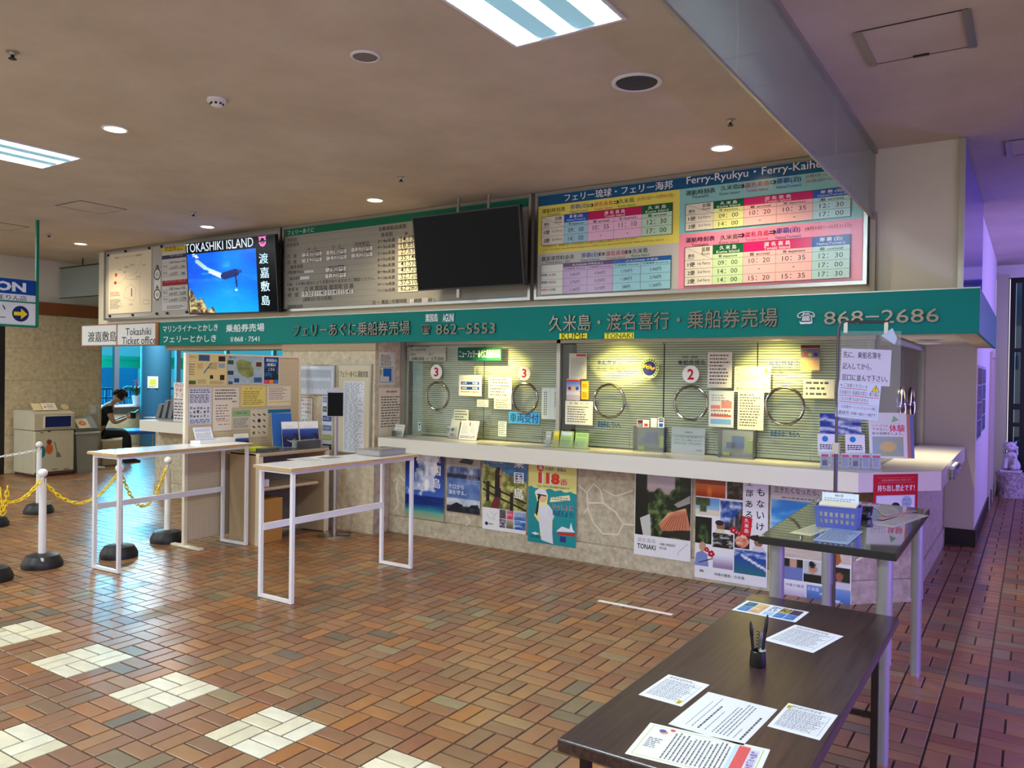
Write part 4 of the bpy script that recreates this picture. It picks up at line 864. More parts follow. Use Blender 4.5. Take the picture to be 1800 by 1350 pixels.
# outside of the windows: pale quay building with a green canopy, railing
o = MB().box((-24, 2, -1.2), (-23.8, 24, 7)).build('quay_building', mat('quay_building', (214, 226, 230), .8)); tag(o, 'pale building across the quay seen through the blue windows', 'building')
t = thing('canopy', 'green awning band outside the quay windows', 'canopy', (-19, 12, 2.0)); MB(wloc(t)).box((-19.2, 3.5, 1.75), (-19, 22, 2.0)).box((-19.25, 3.5, 2.0), (-18.9, 22, 2.1)).build('awning', mat('canopy_green', (0, 150, 90), .6), t)
t = thing('railing', 'dark blue metal railing outside the quay windows', 'railing', (-16, 9, 0)); m = MB(wloc(t)); m.box((-16.03, 4.5, 1.20), (-15.97, 16, 1.25)).box((-16.03, 4.5, .98), (-15.97, 16, 1.02)).box((-16.03, 4.5, .3), (-15.97, 16, .35)); m.build('rail', mat('rail_blue', (14, 50, 90), .5), t)
me = MB().box((-.012, -.02, 0), (.012, .02, 1.2)).mesh('baluster', mat('rail_blue'))
for k in range(70):
    o = bpy.data.objects.new('baluster', me); COL.objects.link(o); o.parent = t; o.location = (0, -4.4+k*.155, 0)
o = MB().box((-17.8, 8.6, 0), (-17.2, 10.2, 1.75)).build('quay_gate', mat('gate_blue', (40, 110, 150), .6)); tag(o, 'blue gate panel outside behind the railing', 'gate')
struct('ground_quay', MB().box((-40, -2, -1.3), (-14.25, 30, -.02)), mat('quay_ground', (150, 160, 160), .9), 'grey quay paving outside')

# waste bins
BINP = mat('bin_cream', (186, 176, 150), .5, noise=.1, nscale=6); BING = mat('bin_grey', (138, 136, 126), .45, noise=.06, nscale=5); RUST = mat('rust', (72, 42, 26), .9)
t = thing('waste_bin', 'large rusty cream metal waste bin with a dark blue flap', 'bin', (-9.97, 4.22, 0)); o_ = wloc(t)
MB(o_).bbox((-10.38, 3.93, .04), (-9.72, 4.545, .72), .02).build('body', BINP, t); MB(o_).box((-10.36, 3.95, .0), (-9.74, 4.525, .04)).build('plinth', RUST, t)
m = MB(o_); m.extr([(-9.715, 3.93, .73), (-9.715, 3.93, .985), (-9.90, 3.93, 1.03), (-10.38, 3.93, 1.03), (-10.38, 3.93, .73)], (0, .615, 0)); m.build('hood', BINP, t)
fl_ = MB(o_).bbox((-9.716, 4.06, .76), (-9.70, 4.50, .955), .006).build('flap_frame', mat('bin_rim', (206, 198, 176), .4), t); MB(o_).bbox((-9.702, 4.08, .775), (-9.694, 4.475, .945), .004).build('flap', mat('flap_blue', (6, 18, 84), .3), fl_)
m = MB(o_)
for a, b, c, d in ((3.95, .735, 3.99, .77), (4.50, .74, 4.535, .765), (4.02, .69, 4.06, .70), (4.13, .70, 4.17, .715), (4.2, .10, 4.28, .11), (4.38, .09, 4.46, .10), (3.935, .05, 4.54, .075), (4.0, .05, 4.03, .14)): m.box((-9.7205, a, b), (-9.7155, b and c, d))
tag(m.build('rust_patches', RUST, t), kind='stuff')
p = PX(-9.719, .0006); p.z(20, 700, 9.0)
a = p.P(620, 640); p.disc(a[0]-.12, a[1]-.20, .045, (40, 110, 110), ry=.09); p.line(a[0]+.06, a[1]-.05, a[0]+.11, a[1]-.24, .012, (110, 90, 60)); p.poly([(a[0]+.09, a[1]-.22), (a[0]+.13, a[1]-.22), (a[0]+.17, a[1]-.30), (a[0]+.09, a[1]-.30)], (110, 104, 84)); p.disc(a[0]-.02, a[1]-.16, .055, (190, 90, 40), ry=.08); p.disc(a[0]-.02, a[1]-.05, .04, (120, 60, 40))
p.build('sticker', parent=t)
for lb, y_, w_, c in (('folded cream card lying on the cream waste bin', 4.05, .13, (214, 196, 150)), ('white notice card leaning on the cream waste bin', 4.24, .22, (226, 214, 190)), ('round tan paper fan on the cream waste bin', 4.46, .10, (200, 176, 120))):
    p = Print((-9.86, y_, 1.035), (0, 1, 0), (-.5, 0, .5), .004)
    if w_ == .10: p.disc(.02, .06, .06, c, 24)
    else: p.body(-w_/2, 0, w_/2, .15, c)
    if w_ == .22: p.small(-.03, .03, .08, .12, 5, (120, 100, 90)); p.rect(-.08, .05, -.05, .08, (200, 80, 80))
    p.build('card', lb, 'card')
t = thing('waste_bin', 'slim grey plastic waste bin with a sloping steel lid', 'bin', (-9.99, 4.79, 0)); o_ = wloc(t)
m = MB(o_); m.add([(-10.2, 4.64, 0), (-9.80, 4.64, 0), (-9.80, 4.93, 0), (-10.2, 4.93, 0), (-10.24, 4.595, .64), (-9.77, 4.595, .64), (-9.77, 4.97, .64), (-10.24, 4.97, .64)], [(0, 3, 2, 1), (4, 5, 6, 7), (0, 1, 5, 4), (1, 2, 6, 5), (2, 3, 7, 6), (3, 0, 4, 7)]); m.build('body', BING, t)
MB(o_).bbox((-10.26, 4.575, .63), (-9.75, 4.99, .668), .01).build('rim', mat('rim_grey', (168, 166, 156), .35), t)
m = MB(o_); m.extr([(-9.76, 4.59, .67), (-9.80, 4.59, .72), (-10.0, 4.59, .90), (-10.22, 4.59, .90), (-10.24, 4.59, .67)], (0, .385, 0)); m.build('lid', STEEL, t)
p = Print((-9.805, 4.66, .727), (0, 1, 0), (-.2, 0, .18), .003); p.body(0, 0, .2, .22, (226, 212, 170)); p.disc(.10, .11, .055, (206, 80, 30), ry=.05); p.disc(.10, .115, .03, (230, 150, 90)); p.build('lid_sticker', parent=t)
# slim stand by the wall end
t = thing('display_stand', 'slim white floor stand with a clear frame by the end of the travertine wall', 'stand', (-10.2, 5.12, 0)); o_ = wloc(t)
MB(o_).bbox((-10.38, 4.99, 0), (-10.05, 5.25, .035), .01).build('foot', WHITEP, t); MB(o_).cyl((-10.2, 5.05, .03), (-10.2, 5.05, 1.1), .008).cyl((-10.2, 5.2, .03), (-10.2, 5.2, 1.1), .008).build('pole', ALU, t); MB(o_).box((-10.205, 5.06, .72), (-10.2, 5.19, 1.08)).build('clear_panel', ACRYL, t)
# stone bench, blue bench, person
o = MB().bbox((-11.25, 5.44, 0), (-10.47, 5.80, .44), .01).build('stone_bench', mat('benchstone', (198, 180, 146), .6, noise=.1)); tag(o, 'low beige stone bench the seated man rests on, past the travertine wall', 'bench')
t = thing('bench', 'flat blue padded bench on thin metal legs beyond the seated man', 'bench', (-12.6, 7.5, 0)); o_ = wloc(t)
MB(o_).bbox((-12.95, 6.5, .36), (-12.3, 8.7, .45), .03).build('seat', mat('blue_vinyl', (40, 96, 190), .35), t)
for y in (6.7, 7.6, 8.5):
    for x in (-12.88, -12.38): MB(o_).cyl((x, y, 0), (x, y, .36), .014, n=8).build('leg', ALU, t)
# potted bromeliad on the ledge
t = thing('potted_plant', 'red flowering plant in a white pot on the window ledge', 'plant', (-13.98, 8.93, .901)); o_ = wloc(t)
q = onx(240, 716, -13.93); t.location = (-13.93, float(q[1]), .901); o_ = wloc(t)
MB(o_).lathe(tuple(o_), [(.07, 0), (.10, .20), (.105, .21), (.09, .21)]).build('pot', WHITEP, t, smooth=True)
m = MB(o_); RR = random.Random(4)
for k in range(11):
    a = 2*PI*k/11; L_ = .26+.08*RR.random(); P_ = []
    for s_ in range(6):
        f_ = s_/5; P_.append((o_.x+math.cos(a)*L_*f_*.8, o_.y+math.sin(a)*L_*f_, o_.z+.2+.22*math.sin(f_*PI*.75)))
    m.tube(P_, [.022, .026, .022, .017, .01, .002], 5)
m.build('leaves', mat('leaf_green', (26, 70, 34), .4), t)
m = MB(o_); m.tube([(o_.x, o_.y, o_.z+.2), (o_.x, o_.y, o_.z+.46)], .012, 6)
for k in range(9): a = k*2.4; h = .36+k*.024; m.tube([(o_.x, o_.y, o_.z+h), (o_.x+.05*math.cos(a), o_.y+.05*math.sin(a), o_.z+h+.03)], [.02, .004], 5)
m.build('flower', mat('flower_red', (200, 26, 50), .4), t)

# seated man
def skin_body(name, nodes, edges, m, parent, sub=2, root=0):
    me = bpy.data.meshes.new(name); me.from_pydata([n_[0] for n_ in nodes], edges, []); o = bpy.data.objects.new(name, me); COL.objects.link(o)
    o.modifiers.new('s', 'SKIN'); sv = me.skin_vertices[0].data
    for i, n_ in enumerate(nodes): r = n_[1]; sv[i].radius = r if isinstance(r, tuple) else (r, r)
    sv[root].use_root = True; md = o.modifiers.new('u', 'SUBSURF'); md.levels = md.render_levels = sub
    bpy.context.view_layer.update(); dg = bpy.context.evaluated_depsgraph_get(); me2 = bpy.data.meshes.new_from_object(o.evaluated_get(dg)); bpy.data.objects.remove(o)
    me2.materials.clear(); me2.materials.append(m); o2 = bpy.data.objects.new(name, me2); COL.objects.link(o2); o2.parent = parent; me2.polygons.foreach_set('use_smooth', [True]*len(me2.polygons)); me2.name = name; return o2
SKIN = mat('skin', (198, 150, 118), .5); CLOTH = mat('black_cloth', (16, 16, 18), .85)
# local frame: +X is the way he faces, +Y his left, z up; seat at .44
pe = thing('person', 'seated man in black T-shirt and black trousers looking down at a phone', 'person', (-11.02, 5.62, 0), rz=math.radians(62))
hip = (0, 0, .54)
nodes = [(hip, (.15, .12)), ((.05, 0, .70), (.14, .115)), ((.13, 0, .88), (.155, .11)), ((.20, 0, 1.0), (.13, .085)), ((.26, 0, 1.08), .052), ((.31, 0, 1.13), .05)]
edges = [(0, 1), (1, 2), (2, 3), (3, 4), (4, 5)]
def chain(start, pts):
    k = start
    for p_, r_ in pts: nodes.append((p_, r_)); edges.append((k, len(nodes)-1)); k = len(nodes)-1
chain(3, [((.19, .17, .985), .062), ((.25, .20, .80), .048), ((.29, .205, .73), .042), ((.43, .13, .80), .033), ((.50, .09, .84), .026)])
chain(3, [((.19, -.17, .985), .062), ((.25, -.20, .80), .048), ((.29, -.205, .73), .042), ((.43, -.13, .78), .033), ((.50, -.09, .82), .026)])
chain(0, [((.05, .10, .52), .088), ((.25, .13, .535), .080), ((.46, .15, .53), .063), ((.50, .15, .49), .056), ((.49, .15, .28), .052), ((.46, .15, .09), .038)])
chain(0, [((.05, -.10, .52), .088), ((.25, -.13, .535), .080), ((.46, -.15, .53), .063), ((.50, -.15, .49), .056), ((.52, -.15, .28), .052), ((.52, -.15, .09), .038)])
body = skin_body('body', nodes, edges, SKIN, pe)
nodes = [((0, 0, .56), (.165, .135)), ((.05, 0, .70), (.155, .13)), ((.13, 0, .88), (.17, .125)), ((.195, 0, .99), (.15, .10)), ((.24, 0, 1.045), (.07, .066))]
edges = [(0, 1), (1, 2), (2, 3), (3, 4)]
chain(3, [((.19, .175, .985), .076), ((.235, .195, .86), .066)]); chain(3, [((.19, -.175, .985), .076), ((.235, -.195, .86), .066)])
skin_body('t_shirt', nodes, edges, CLOTH, pe)
nodes = [((0, 0, .54), (.165, .135)), ((.04, 0, .62), (.155, .13))]; edges = [(0, 1)]
chain(0, [((.05, .10, .52), .102), ((.25, .13, .535), .094), ((.46, .15, .535), .078), ((.505, .15, .49), .072), ((.49, .15, .28), .068), ((.46, .15, .12), .06)])
chain(0, [((.05, -.10, .52), .102), ((.25, -.13, .535), .094), ((.46, -.15, .535), .078), ((.505, -.15, .49), .072), ((.52, -.15, .28), .068), ((.52, -.15, .12), .06)])
skin_body('trousers', nodes, edges, CLOTH, pe)
hc_ = Vector((.375, 0, 1.20)); bm = bmesh.new(); bmesh.ops.create_uvsphere(bm, u_segments=24, v_segments=18, radius=1)
for v in bm.verts:
    x, y, z = v.co; w_ = 1-.22*max(0, -z)**1.5; v.co = Vector((x*.098*w_, y*.078*w_, z*.118))
    if x > .8 and abs(y) < .22 and -.25 < z < .15: v.co.x += .016
    if x > .75 and abs(abs(y)-.35) < .14 and .0 < z < .2: v.co.x -= .007
Rh = Matrix.Rotation(math.radians(38), 3, 'Y')
for v in bm.verts: v.co = Rh @ v.co+hc_
me = bpy.data.meshes.new('head'); bm.to_mesh(me); bm.free(); me.materials.append(SKIN); me.polygons.foreach_set('use_smooth', [True]*len(me.polygons)); o = bpy.data.objects.new('head', me); COL.objects.link(o); o.parent = pe
def hp(x, y, z): return tuple(Rh @ Vector((x, y, z))+hc_)
m = MB(); m.ball(hp(.088, .03, .008), .011); m.ball(hp(.088, -.03, .008), .011); m.build('eyes', mat('eye', (30, 22, 18), .3), pe, smooth=True)
m = MB(); m.tube([hp(.094, -.02, -.058), hp(.10, 0, -.06), hp(.094, .02, -.058)], .005, 6); m.build('mouth', mat('lip', (160, 90, 80), .5), pe)
m = MB(); m.ball(hp(-.005, .08, -.01), .02, sc=(.9, .4, 1.4)); m.ball(hp(-.005, -.08, -.01), .02, sc=(.9, .4, 1.4)); m.build('ears', SKIN, pe, smooth=True)
m = MB(); RR = random.Random(8)
for k in range(170):
    th_ = RR.uniform(0, 2*PI); ph = RR.uniform(-.3, 1.0); c_ = math.sqrt(max(0, 1-ph*ph)); x, y, z = c_*math.cos(th_), c_*math.sin(th_), ph
    if x > .45 and z < .42: continue
    m.ball(hp(x*.108, y*.092, z*.125+.012), RR.uniform(.016, .03), 6, 4)
m.build('hair', mat('hair_black', (14, 11, 10), .7), pe)
for sg, zz in ((1, .84), (-1, .82)):
    m = MB(); w0 = Vector((.50, sg*.09, zz)); pc = Vector((.545, sg*.065, zz+.012)); m.ball(tuple(pc), .04, 12, 8, (1.05, .5, .9))
    for f_ in range(4):
        b0 = pc+Vector((.025, -sg*.006, .024-.016*f_)); m.tube([b0, b0+Vector((.022, -sg*.012, .004)), b0+Vector((.03, -sg*.034, .006)), b0+Vector((.022, -sg*.052, .004))], [.0095, .009, .0085, .007], 6)
    b0 = pc+Vector((0, -sg*.008, .03)); m.tube([b0, b0+Vector((.014, -sg*.02, .02)), b0+Vector((.024, -sg*.035, .024))], [.011, .010, .008], 6)
    m.build('hand', SKIN, pe, smooth=True)
for sg, x in ((1, .46), (-1, .52)):
    m = MB(); m.extr([(x-.07, sg*.15-.045, .0), (x+.2, sg*.15-.045, .0), (x+.21, sg*.15-.045, .03), (x+.10, sg*.15-.045, .075), (x+.03, sg*.15-.045, .11), (x-.07, sg*.15-.045, .10)], (0, .09, 0)); m.build('shoe', mat('shoe_dark', (40, 40, 44), .6), pe)
# phone held
pm = pe.matrix_basis; q = pm @ Vector((.585, .02, .865)); o = MB().box((-.035, -.005, -.07), (.035, .005, .07)).build('phone', BLACK); o.location = q; o.rotation_euler = (math.radians(-50), 0, math.radians(62-90)); tag(o, 'dark phone held in the seated man\'s hands', 'phone')
q = pm @ Vector((.60, -.09, .80)); o = MB((0, 0, 0)).bbox((-.05, -.03, -.06), (.05, .03, .06), .01).build('pouch', BLACK); o.location = q; tag(o, 'small black pouch held beside the phone', 'pouch')

# left ticket office counter stuff
p = Print((-6.60, 4.05, 1.026), (.2, .98, 0), (0, 0, 1), .004)
t = thing('brochure_rack', 'stepped grey slanted brochure rack on the far left counter', 'rack', (-5.9, 4.2, 1.026)); o_ = wloc(t)
for k in range(5):
    q = ony(276+k*11, 735-k*3, 4.15); x = float(q[0]); h = .17+.055*k
    m = MB(o_); m.extr([(x-.05, 4.15, 1.026), (x+.03, 4.15, 1.026), (x+.03+.09, 4.15, 1.06+h), (x+.04, 4.15, 1.06+h)], (0, .25, 0)); m.build('divider', mat('rack_grey', (112, 116, 118), .5), t)
MB(o_).box((float(ony(252, 735, 4.1)[0]), 4.1, 1.0255), (-5.2, 4.5, 1.04)).build('tray', mat('rack_grey'), t)
p = PY(3.95, .002); q = [ony(a, b, 3.95) for a, b in ((305, 738), (321, 672))]; zz = ony(305, 702, 3.95)[2]
p.body(q[0][0], zz+.01, q[1][0]+.35, ony(305, 672, 3.95)[2], (226, 226, 220)); u0 = q[0][0]+.02
for k, s in enumerate(('当日券', '予約券', '下さい')): p.text(s, u0, zz+.16-k*.065, u0+.3, zz+.215-k*.065, (170, 30, 50), .02)
p.build('notice', 'white notice with bold red characters above the far left counter', 'notice')
p = PY(3.95, .002); p.body(q[0][0], 1.03, q[1][0]+.35, zz, (206, 206, 206)); p.small(q[0][0]+.02, 1.05, q[1][0]+.33, zz-.03, 6, (110, 60, 70), .4, .2, 3, .05); p.build('notice', 'grey printed notice standing on the far left counter below the red lettered one', 'notice')

# ================================================================== POSTS AND CHAINS
RUB = mat('black_rubber', (20, 20, 22), .45)
def gpos(u, v, r=.155):
    q = onz(u, v); d = q[:2]-CAM[:2]; d /= np.linalg.norm(d); return float(q[0]+d[0]*r), float(q[1]+d[1]*r)
def post(x, y, label):
    t = thing('chain_post', label, 'post', (x, y, 0), 'white chain posts on black bases'); o_ = (x, y, 0)
    MB(o_).lathe(o_, [(.158, 0), (.160, .03), (.15, .055), (.125, .10), (.075, .115), (.03, .118)], 28).build('base', RUB, t, smooth=True)
    pl_ = MB(o_).cyl((x, y, .10), (x, y, .715), .031, .028, 20).build('pole', WHITEP, t, smooth=True)
    m = MB(o_)
    for k in range(4): a = PI/4+k*PI/2; m.cyl((x+.022*math.cos(a), y+.022*math.sin(a), .71), (x+.022*math.cos(a), y+.022*math.sin(a), .755), .005, n=6)
    m.cyl((x, y, .71), (x, y, .77), .012); m.build('hook_collar', WHITEP, pl_); MB(o_).ball((x, y, .80), .037, 18, 12).build('ball', WHITEP, t, smooth=True)
    if label.find('front') >= 0 or label.find('narrow') >= 0:
        d = np.array([CAM[0]-x, CAM[1]-y]); d /= np.linalg.norm(d); MB(o_).box((x+d[0]*.142-.02, y+d[1]*.142-.004, .075), (x+d[0]*.142+.02, y+d[1]*.142+.004, .10)).build('sticker', WHITEP, t)
    return t
P1 = gpos(74, 1003); P2 = gpos(209, 985); P3 = gpos(294, 957); P0 = gpos(68, 905); PA = gpos(-17, 1028); PB = gpos(-14, 929)
post(*P1, 'white chain post in front, carrying yellow chain on both sides, nearest whole one'); post(*P2, 'white chain post behind a leg of the narrow white table')
post(*P3, 'white chain post beside the pegboard where the yellow chain ends'); post(*P0, 'white chain post near the cream waste bin holding the white chain')
post(*PA, 'white chain post cut by the left edge, nearest the camera'); post(*PB, 'white chain post cut by the left edge, behind the other one')
def linkmesh(m, L_=.052, Wd=.026, r=.0052):
    pts = []
    for k in range(14):
        a = 2*PI*k/14; c_, s_ = math.cos(a), math.sin(a); pts.append((c_*Wd/2+(0), 0, s_*Wd/2+(L_/2-Wd/2)*(1 if s_ > .01 else -1 if s_ < -.01 else 0)))
    return MB().tube(pts, r, 5, closed=True).mesh('link', m)
LKY = linkmesh(YELLOW); LKW = linkmesh(WHITEP, .046, .024, .0048)
def chain_run(a, b, sag, me, label, za=.735, zb=.735):
    A = Vector((a[0], a[1], za)); B = Vector((b[0], b[1], zb)); mid = (A+B)/2; t = thing('chain', label, 'chain', (mid.x, mid.y, min(za, zb)-sag))
    N = 200; pts = []
    for i in range(N+1):
        s_ = i/N; P_ = A.lerp(B, s_); P_.z -= sag*4*s_*(1-s_); pts.append(P_)
    L_ = .038; acc = 0; nxt = L_/2; k = 0
    for p_, q_ in zip(pts, pts[1:]):
        d = (q_-p_).length
        while acc+d >= nxt:
            c_ = p_.lerp(q_, (nxt-acc)/d); o = bpy.data.objects.new('link', me); COL.objects.link(o); o.parent = t; o.location = c_-Vector(t.location)
            o.rotation_mode = 'QUATERNION'; qt = (q_-p_).to_track_quat('Z', 'Y'); o.rotation_quaternion = qt @ Matrix.Rotation(PI/2*(k % 2)+.4, 4, 'Z').to_quaternion(); nxt += L_; k += 1
        acc += d
    return t
def edge(a, b, r=.03):
    d = np.array(b)-np.array(a); d /= np.linalg.norm(d); return (a[0]+d[0]*r, a[1]+d[1]*r)
chain_run(edge(PA, P1), edge(P1, PA), .10, LKY, 'yellow chain from the left edge to the nearest whole post', .66)
chain_run(edge(P1, P2), edge(P2, P1), .20, LKY, 'yellow chain sagging between the front post and the post behind the narrow white table', .70)
chain_run(edge(P2, P3), edge(P3, P2), .33, LKY, 'yellow chain sagging behind the narrow white table toward the pegboard')
chain_run((P0[0]-1.2, P0[1]-1.2), edge(P0, (P0[0]-1.2, P0[1]-1.2)), .10, LKW, 'white chain running from the left edge to the post by the waste bin', .72)
q = gpos(3, 1028, 0); chain_run((PA[0]+.04, PA[1]+.04), (PA[0]+.09, PA[1]+.08), .2, LKY, 'end of yellow chain hanging down at the left edge')

# ================================================================== NARROW WHITE TABLES
def wtable(label, c, rz):
    t = thing('standing_table', label, 'table', (c[0], c[1], 0), 'narrow white standing tables', rz)
    tt_ = MB().bbox((-.205, -.705, .972), (.205, .705, .9955), .003).build('table_top', mat('white_top', (236, 236, 236), .12), t)
    m = MB(); e = .0035; m.box((-.2085, -.7085, .9722), (.2085, -.7045, .993)).box((-.2085, .7045, .9722), (.2085, .7085, .993)).box((-.2085, -.7045, .9722), (-.2045, .7045, .993)).box((.2045, -.7045, .9722), (.2085, .7045, .993)); m.build('edge_band', OAK, tt_)
    s_ = .0135
    for y in (-.66, .66):
        for x in (-.17, .17):
            lg = MB().box((x-s_, y-s_, .004), (x+s_, y+s_, .945)).build('leg', WHITEM, t); MB().cyl((x, y, 0), (x, y, .004), .011, n=8).build('foot_pad', BLACK, lg)
        MB().box((-.17+s_, y-s_, .004), (.17-s_, y+s_, .028)).build('foot_rail', WHITEM, t)
    m = MB(); m.box((-.1835, -.6735, .945), (-.158, .6735, .9715)).box((.158, -.6735, .945), (.1835, .6735, .9715)).box((-.158, -.6735, .945), (.158, -.648, .9715)).box((-.158, .648, .945), (.158, .6735, .9715)); m.build('apron', WHITEM, t)
    MB().box((-.171, -.6465, .50), (-.150, .6465, .55)).build('stretcher', WHITEM, t)
    return t
T2c = (-1.462, 2.315); T1c = (-3.315, 2.07)
wtable('narrow white standing table nearer the ticket windows, with a clear plastic box on it', T2c, math.radians(0)); wtable('narrow white standing table further left beside the pegboard, with a leaflet holder on it', T1c, math.radians(2.6))
def zsheet(name, label, cat, z, cor, thick=.0006, par=None):
    """flat sheet on a table: pixel corners in order top-left, top-right, bottom-left of the printing"""
    a, b, c_ = (onz(*q, z+.0006) for q in cor); O = c_.copy(); O[2] = z+.0006; P_ = Print(O, b-a, a-c_, thick); return P_, float(np.linalg.norm(b-a)), float(abs((a-c_) @ P_.V))
# things on table 2
p, w_, h_ = zsheet('', '', '', .9955, ((613, 797), (655, 799), (560, 806))); 
p = Print((-1.64, 2.0, .9962), (0, 1, 0), (-1, 0, 0), .0006); p.body(.0, -.16, .42, .12, (206, 210, 214)); p.small(.02, -.14, .2, .1, 9, (110, 110, 116), .5, .2, 3, .02)
for k in range(5): p.rect(.22+.036*k, -.12, .25+.036*k, .02+.012*(k % 3), (120, 120, 126))
p.build('leaflet', 'printed sheet lying flat on the middle of the nearer narrow white table', 'paper')
def clearbox(label, x0, y0, x1, y1, z, h):
    t = thing('plastic_box', label, 'box', ((x0+x1)/2, (y0+y1)/2, z)); o_ = wloc(t); m = MB(o_); e = .003
    m.box((x0, y0, z+.0005), (x1, y1, z+.004)).box((x0, y0, z+.004), (x0+e, y1, z+h)).box((x1-e, y0, z+.004), (x1, y1, z+h)).box((x0+e, y0, z+.004), (x1-e, y0+e, z+h)).box((x0+e, y1-e, z+.004), (x1-e, y1, z+h)); m.build('tray', glass('clear_plastic', (.95, .96, .98), 1.0, .2, (250, 250, 252)), t)
    MB(o_).box((x0-.004, y0-.004, z+h), (x1+.004, y1+.004, z+h+.004)).build('lid', glass('clear_lid', (.97, .98, .99), 1.0, .12, (250, 250, 252)), t); return t
clearbox('clear plastic box with a lid on the far end of the narrow white table', -1.60, 2.62, -1.34, 2.95, .9975, .045)
p = Print((-1.58, 2.65, 1.003), (0, 1, 0), (-1, 0, 0), .004); p.body(0, -.20, .22, -.02, (226, 230, 236)); p.small(.02, -.18, .2, -.04, 5, (120, 124, 132), .4, .2, 8, .02); p.build('slip_stack', 'stack of paper slips inside the clear plastic box', 'paper')
# leaflet holder on table 1
a = onz(345, 780, .9955); x, y = float(a[0]), float(a[1])
t = thing('leaflet_holder', 'white leaflet holder with folded timetables on the far narrow white table', 'holder', (x, y, .9965)); o_ = wloc(t)
m = MB(o_); m.extr([(x-.10, y, .9965), (x+.06, y, .9965), (x+.06, y, 1.03), (x-.10, y, 1.02)], (0, .20, 0)); m.extr([(x-.10, y+.23, .9965), (x+.03, y+.23, .9965), (x+.03, y+.23, 1.035), (x-.10, y+.23, 1.035)], (0, .19, 0)); m.build('tray', WHITEP, t)
p = Print((x+.0, y+.0, 1.0), (0, 1, 0), (-.38, 0, .92), .002); p.body(0, .02, .20, .155, (222, 226, 232)); p.small(.015, .04, .185, .10, 5, (120, 130, 170), .5, .1, 4, .02); p.rect(.0, .02, .2, .035, (120, 170, 210)); p.rect(.015, .11, .185, .145, (190, 196, 216)); p.build('timetable_leaflet', parent=t)

# ================================================================== PEGBOARD, SHELF UNIT, KIOSK
PEG = mat('pegboard', (196, 182, 150), .6); t = thing('pegboard', 'tall beige pegboard screen on a pale foot covered with leaflets', 'board', (-3.585, 3.0, 0)); o_ = wloc(t)
XP = -3.57; MB(o_).box((XP-.012, 2.36, .06), (XP, 3.72, 1.845)).build('panel', PEG, t)
m = MB(o_); m.box((XP-.025, 2.325, .01), (XP+.012, 2.36, 1.86)).box((XP-.025, 3.72, .6), (XP+.012, 3.75, 1.86)).box((XP-.02, 2.36, 1.845), (XP+.006, 3.72, 1.862)); m.build('frame', mat('peg_frame', (218, 208, 184), .5), t)
MB(o_).bbox((XP-.19, 2.315, 0), (XP+.26, 2.37, .022), .006).build('foot', mat('peg_frame'), t)
v = []; f = []
for i in range(54):
    for j in range(72):
        y = 2.375+i*.0252; z = .075+j*.0247
        if y > 3.715 or z > 1.84: continue
        n = len(v); v += [(XP+.0006-o_.x, y+.0033*math.cos(a_)-o_.y, z+.0033*math.sin(a_)-o_.z) for a_ in (0, PI/3, 2*PI/3, PI, 4*PI/3, 5*PI/3)]; f.append(tuple(range(n, n+6)))
me = bpy.data.meshes.new('peg_holes'); me.from_pydata(v, [], f); me.materials.append(mat('hole_dark', (84, 74, 58), .9)); o = bpy.data.objects.new('peg_holes', me); COL.objects.link(o); o.parent = t; tag(o, kind='stuff')
cq = (315, 610, 7.5)
def pegsheet(box, col, label, fn, name='leaflet', d=0):
    p = PX(XP+.002+d, .001); p.z(*cq); p.bodyP(*box, col); u0, v0, u1, v1 = p.box; fn(p, u0, v0, u1, v1, u1-u0, v1-v0); return p.build(name, label, 'leaflet')
def f1(p, u0, v0, u1, v1, w, h):
    for (a, b, c, d, col) in ((.27, .78, .55, .98, (60, 84, 120)), (.78, .78, .96, .95, (50, 36, 26)), (.78, .56, .95, .72, (140, 160, 190)), (.02, .02, .2, .14, (70, 100, 50)), (.56, .2, .64, .32, (40, 36, 24)), (.82, .16, .94, .33, (40, 36, 24)), (.48, .55, .60, .57, (60, 54, 40))): p.rect(u0+w*a, v0+h*b, u0+w*c, v0+h*d, col)
    for (a, b, c, d) in ((.05, .86, .22, .93), (.03, .3, .18, .7), (.58, .5, .76, .74), (.56, .02, .96, .14), (.24, .04, .5, .18)): p.small(u0+w*a, v0+h*b, u0+w*c, v0+h*d, 5, (110, 100, 70), .4, .2, int(a*100), .012)
    for k in range(9): p.line(u0+w*(.4+.02*k), v0+h*(.36+.035*k), u0+w*(.42+.02*k), v0+h*(.44+.035*k), .008, (70, 100, 140))
    p.pict(u0+w*.24, v0+h*.5, u0+w*.38, v0+h*.7, 6, 6, lambda a, b: lp((214, 196, 130), (190, 140, 90), fbm(a*5, b*5)))
pegsheet((110, 500, 628, 105), (214, 196, 138), 'cream island nature map sheet, top left of the pegboard', f1, 'map_sheet')
def f2(p, u0, v0, u1, v1, w, h):
    def isl(a, b):
        d = ((a-.5)*1.3)**2+((b-.55)*1.0)**2+(a-.5)*(b-.5)*.9; n = fbm(a*9, b*9); return lp((150, 156, 96), (112, 120, 74), n*1.4-.2) if d < .085+.03*n else lp((170, 190, 196), (140, 168, 182), n)
    p.pict(u0+.006, v0+.006, u1-.006, v1-.006, 40, 36, isl)
    for (a, b, c, d, col) in ((0, .68, .16, .82, (50, 80, 60)), (0, .32, .16, .46, (56, 60, 76)), (.02, .0, .14, .1, (60, 90, 110)), (.80, .62, .96, .78, (90, 50, 30)), (.18, .06, .32, .2, (40, 70, 130)), (.74, .06, .97, .24, (50, 90, 140))): p.rect(u0+w*a, v0+h*b, u0+w*c, v0+h*d, col)
    p.small(u0+w*.04, v0+h*.88, u0+w*.22, v0+h*.96, 2, (60, 60, 60), .5, .1, 2, .03)
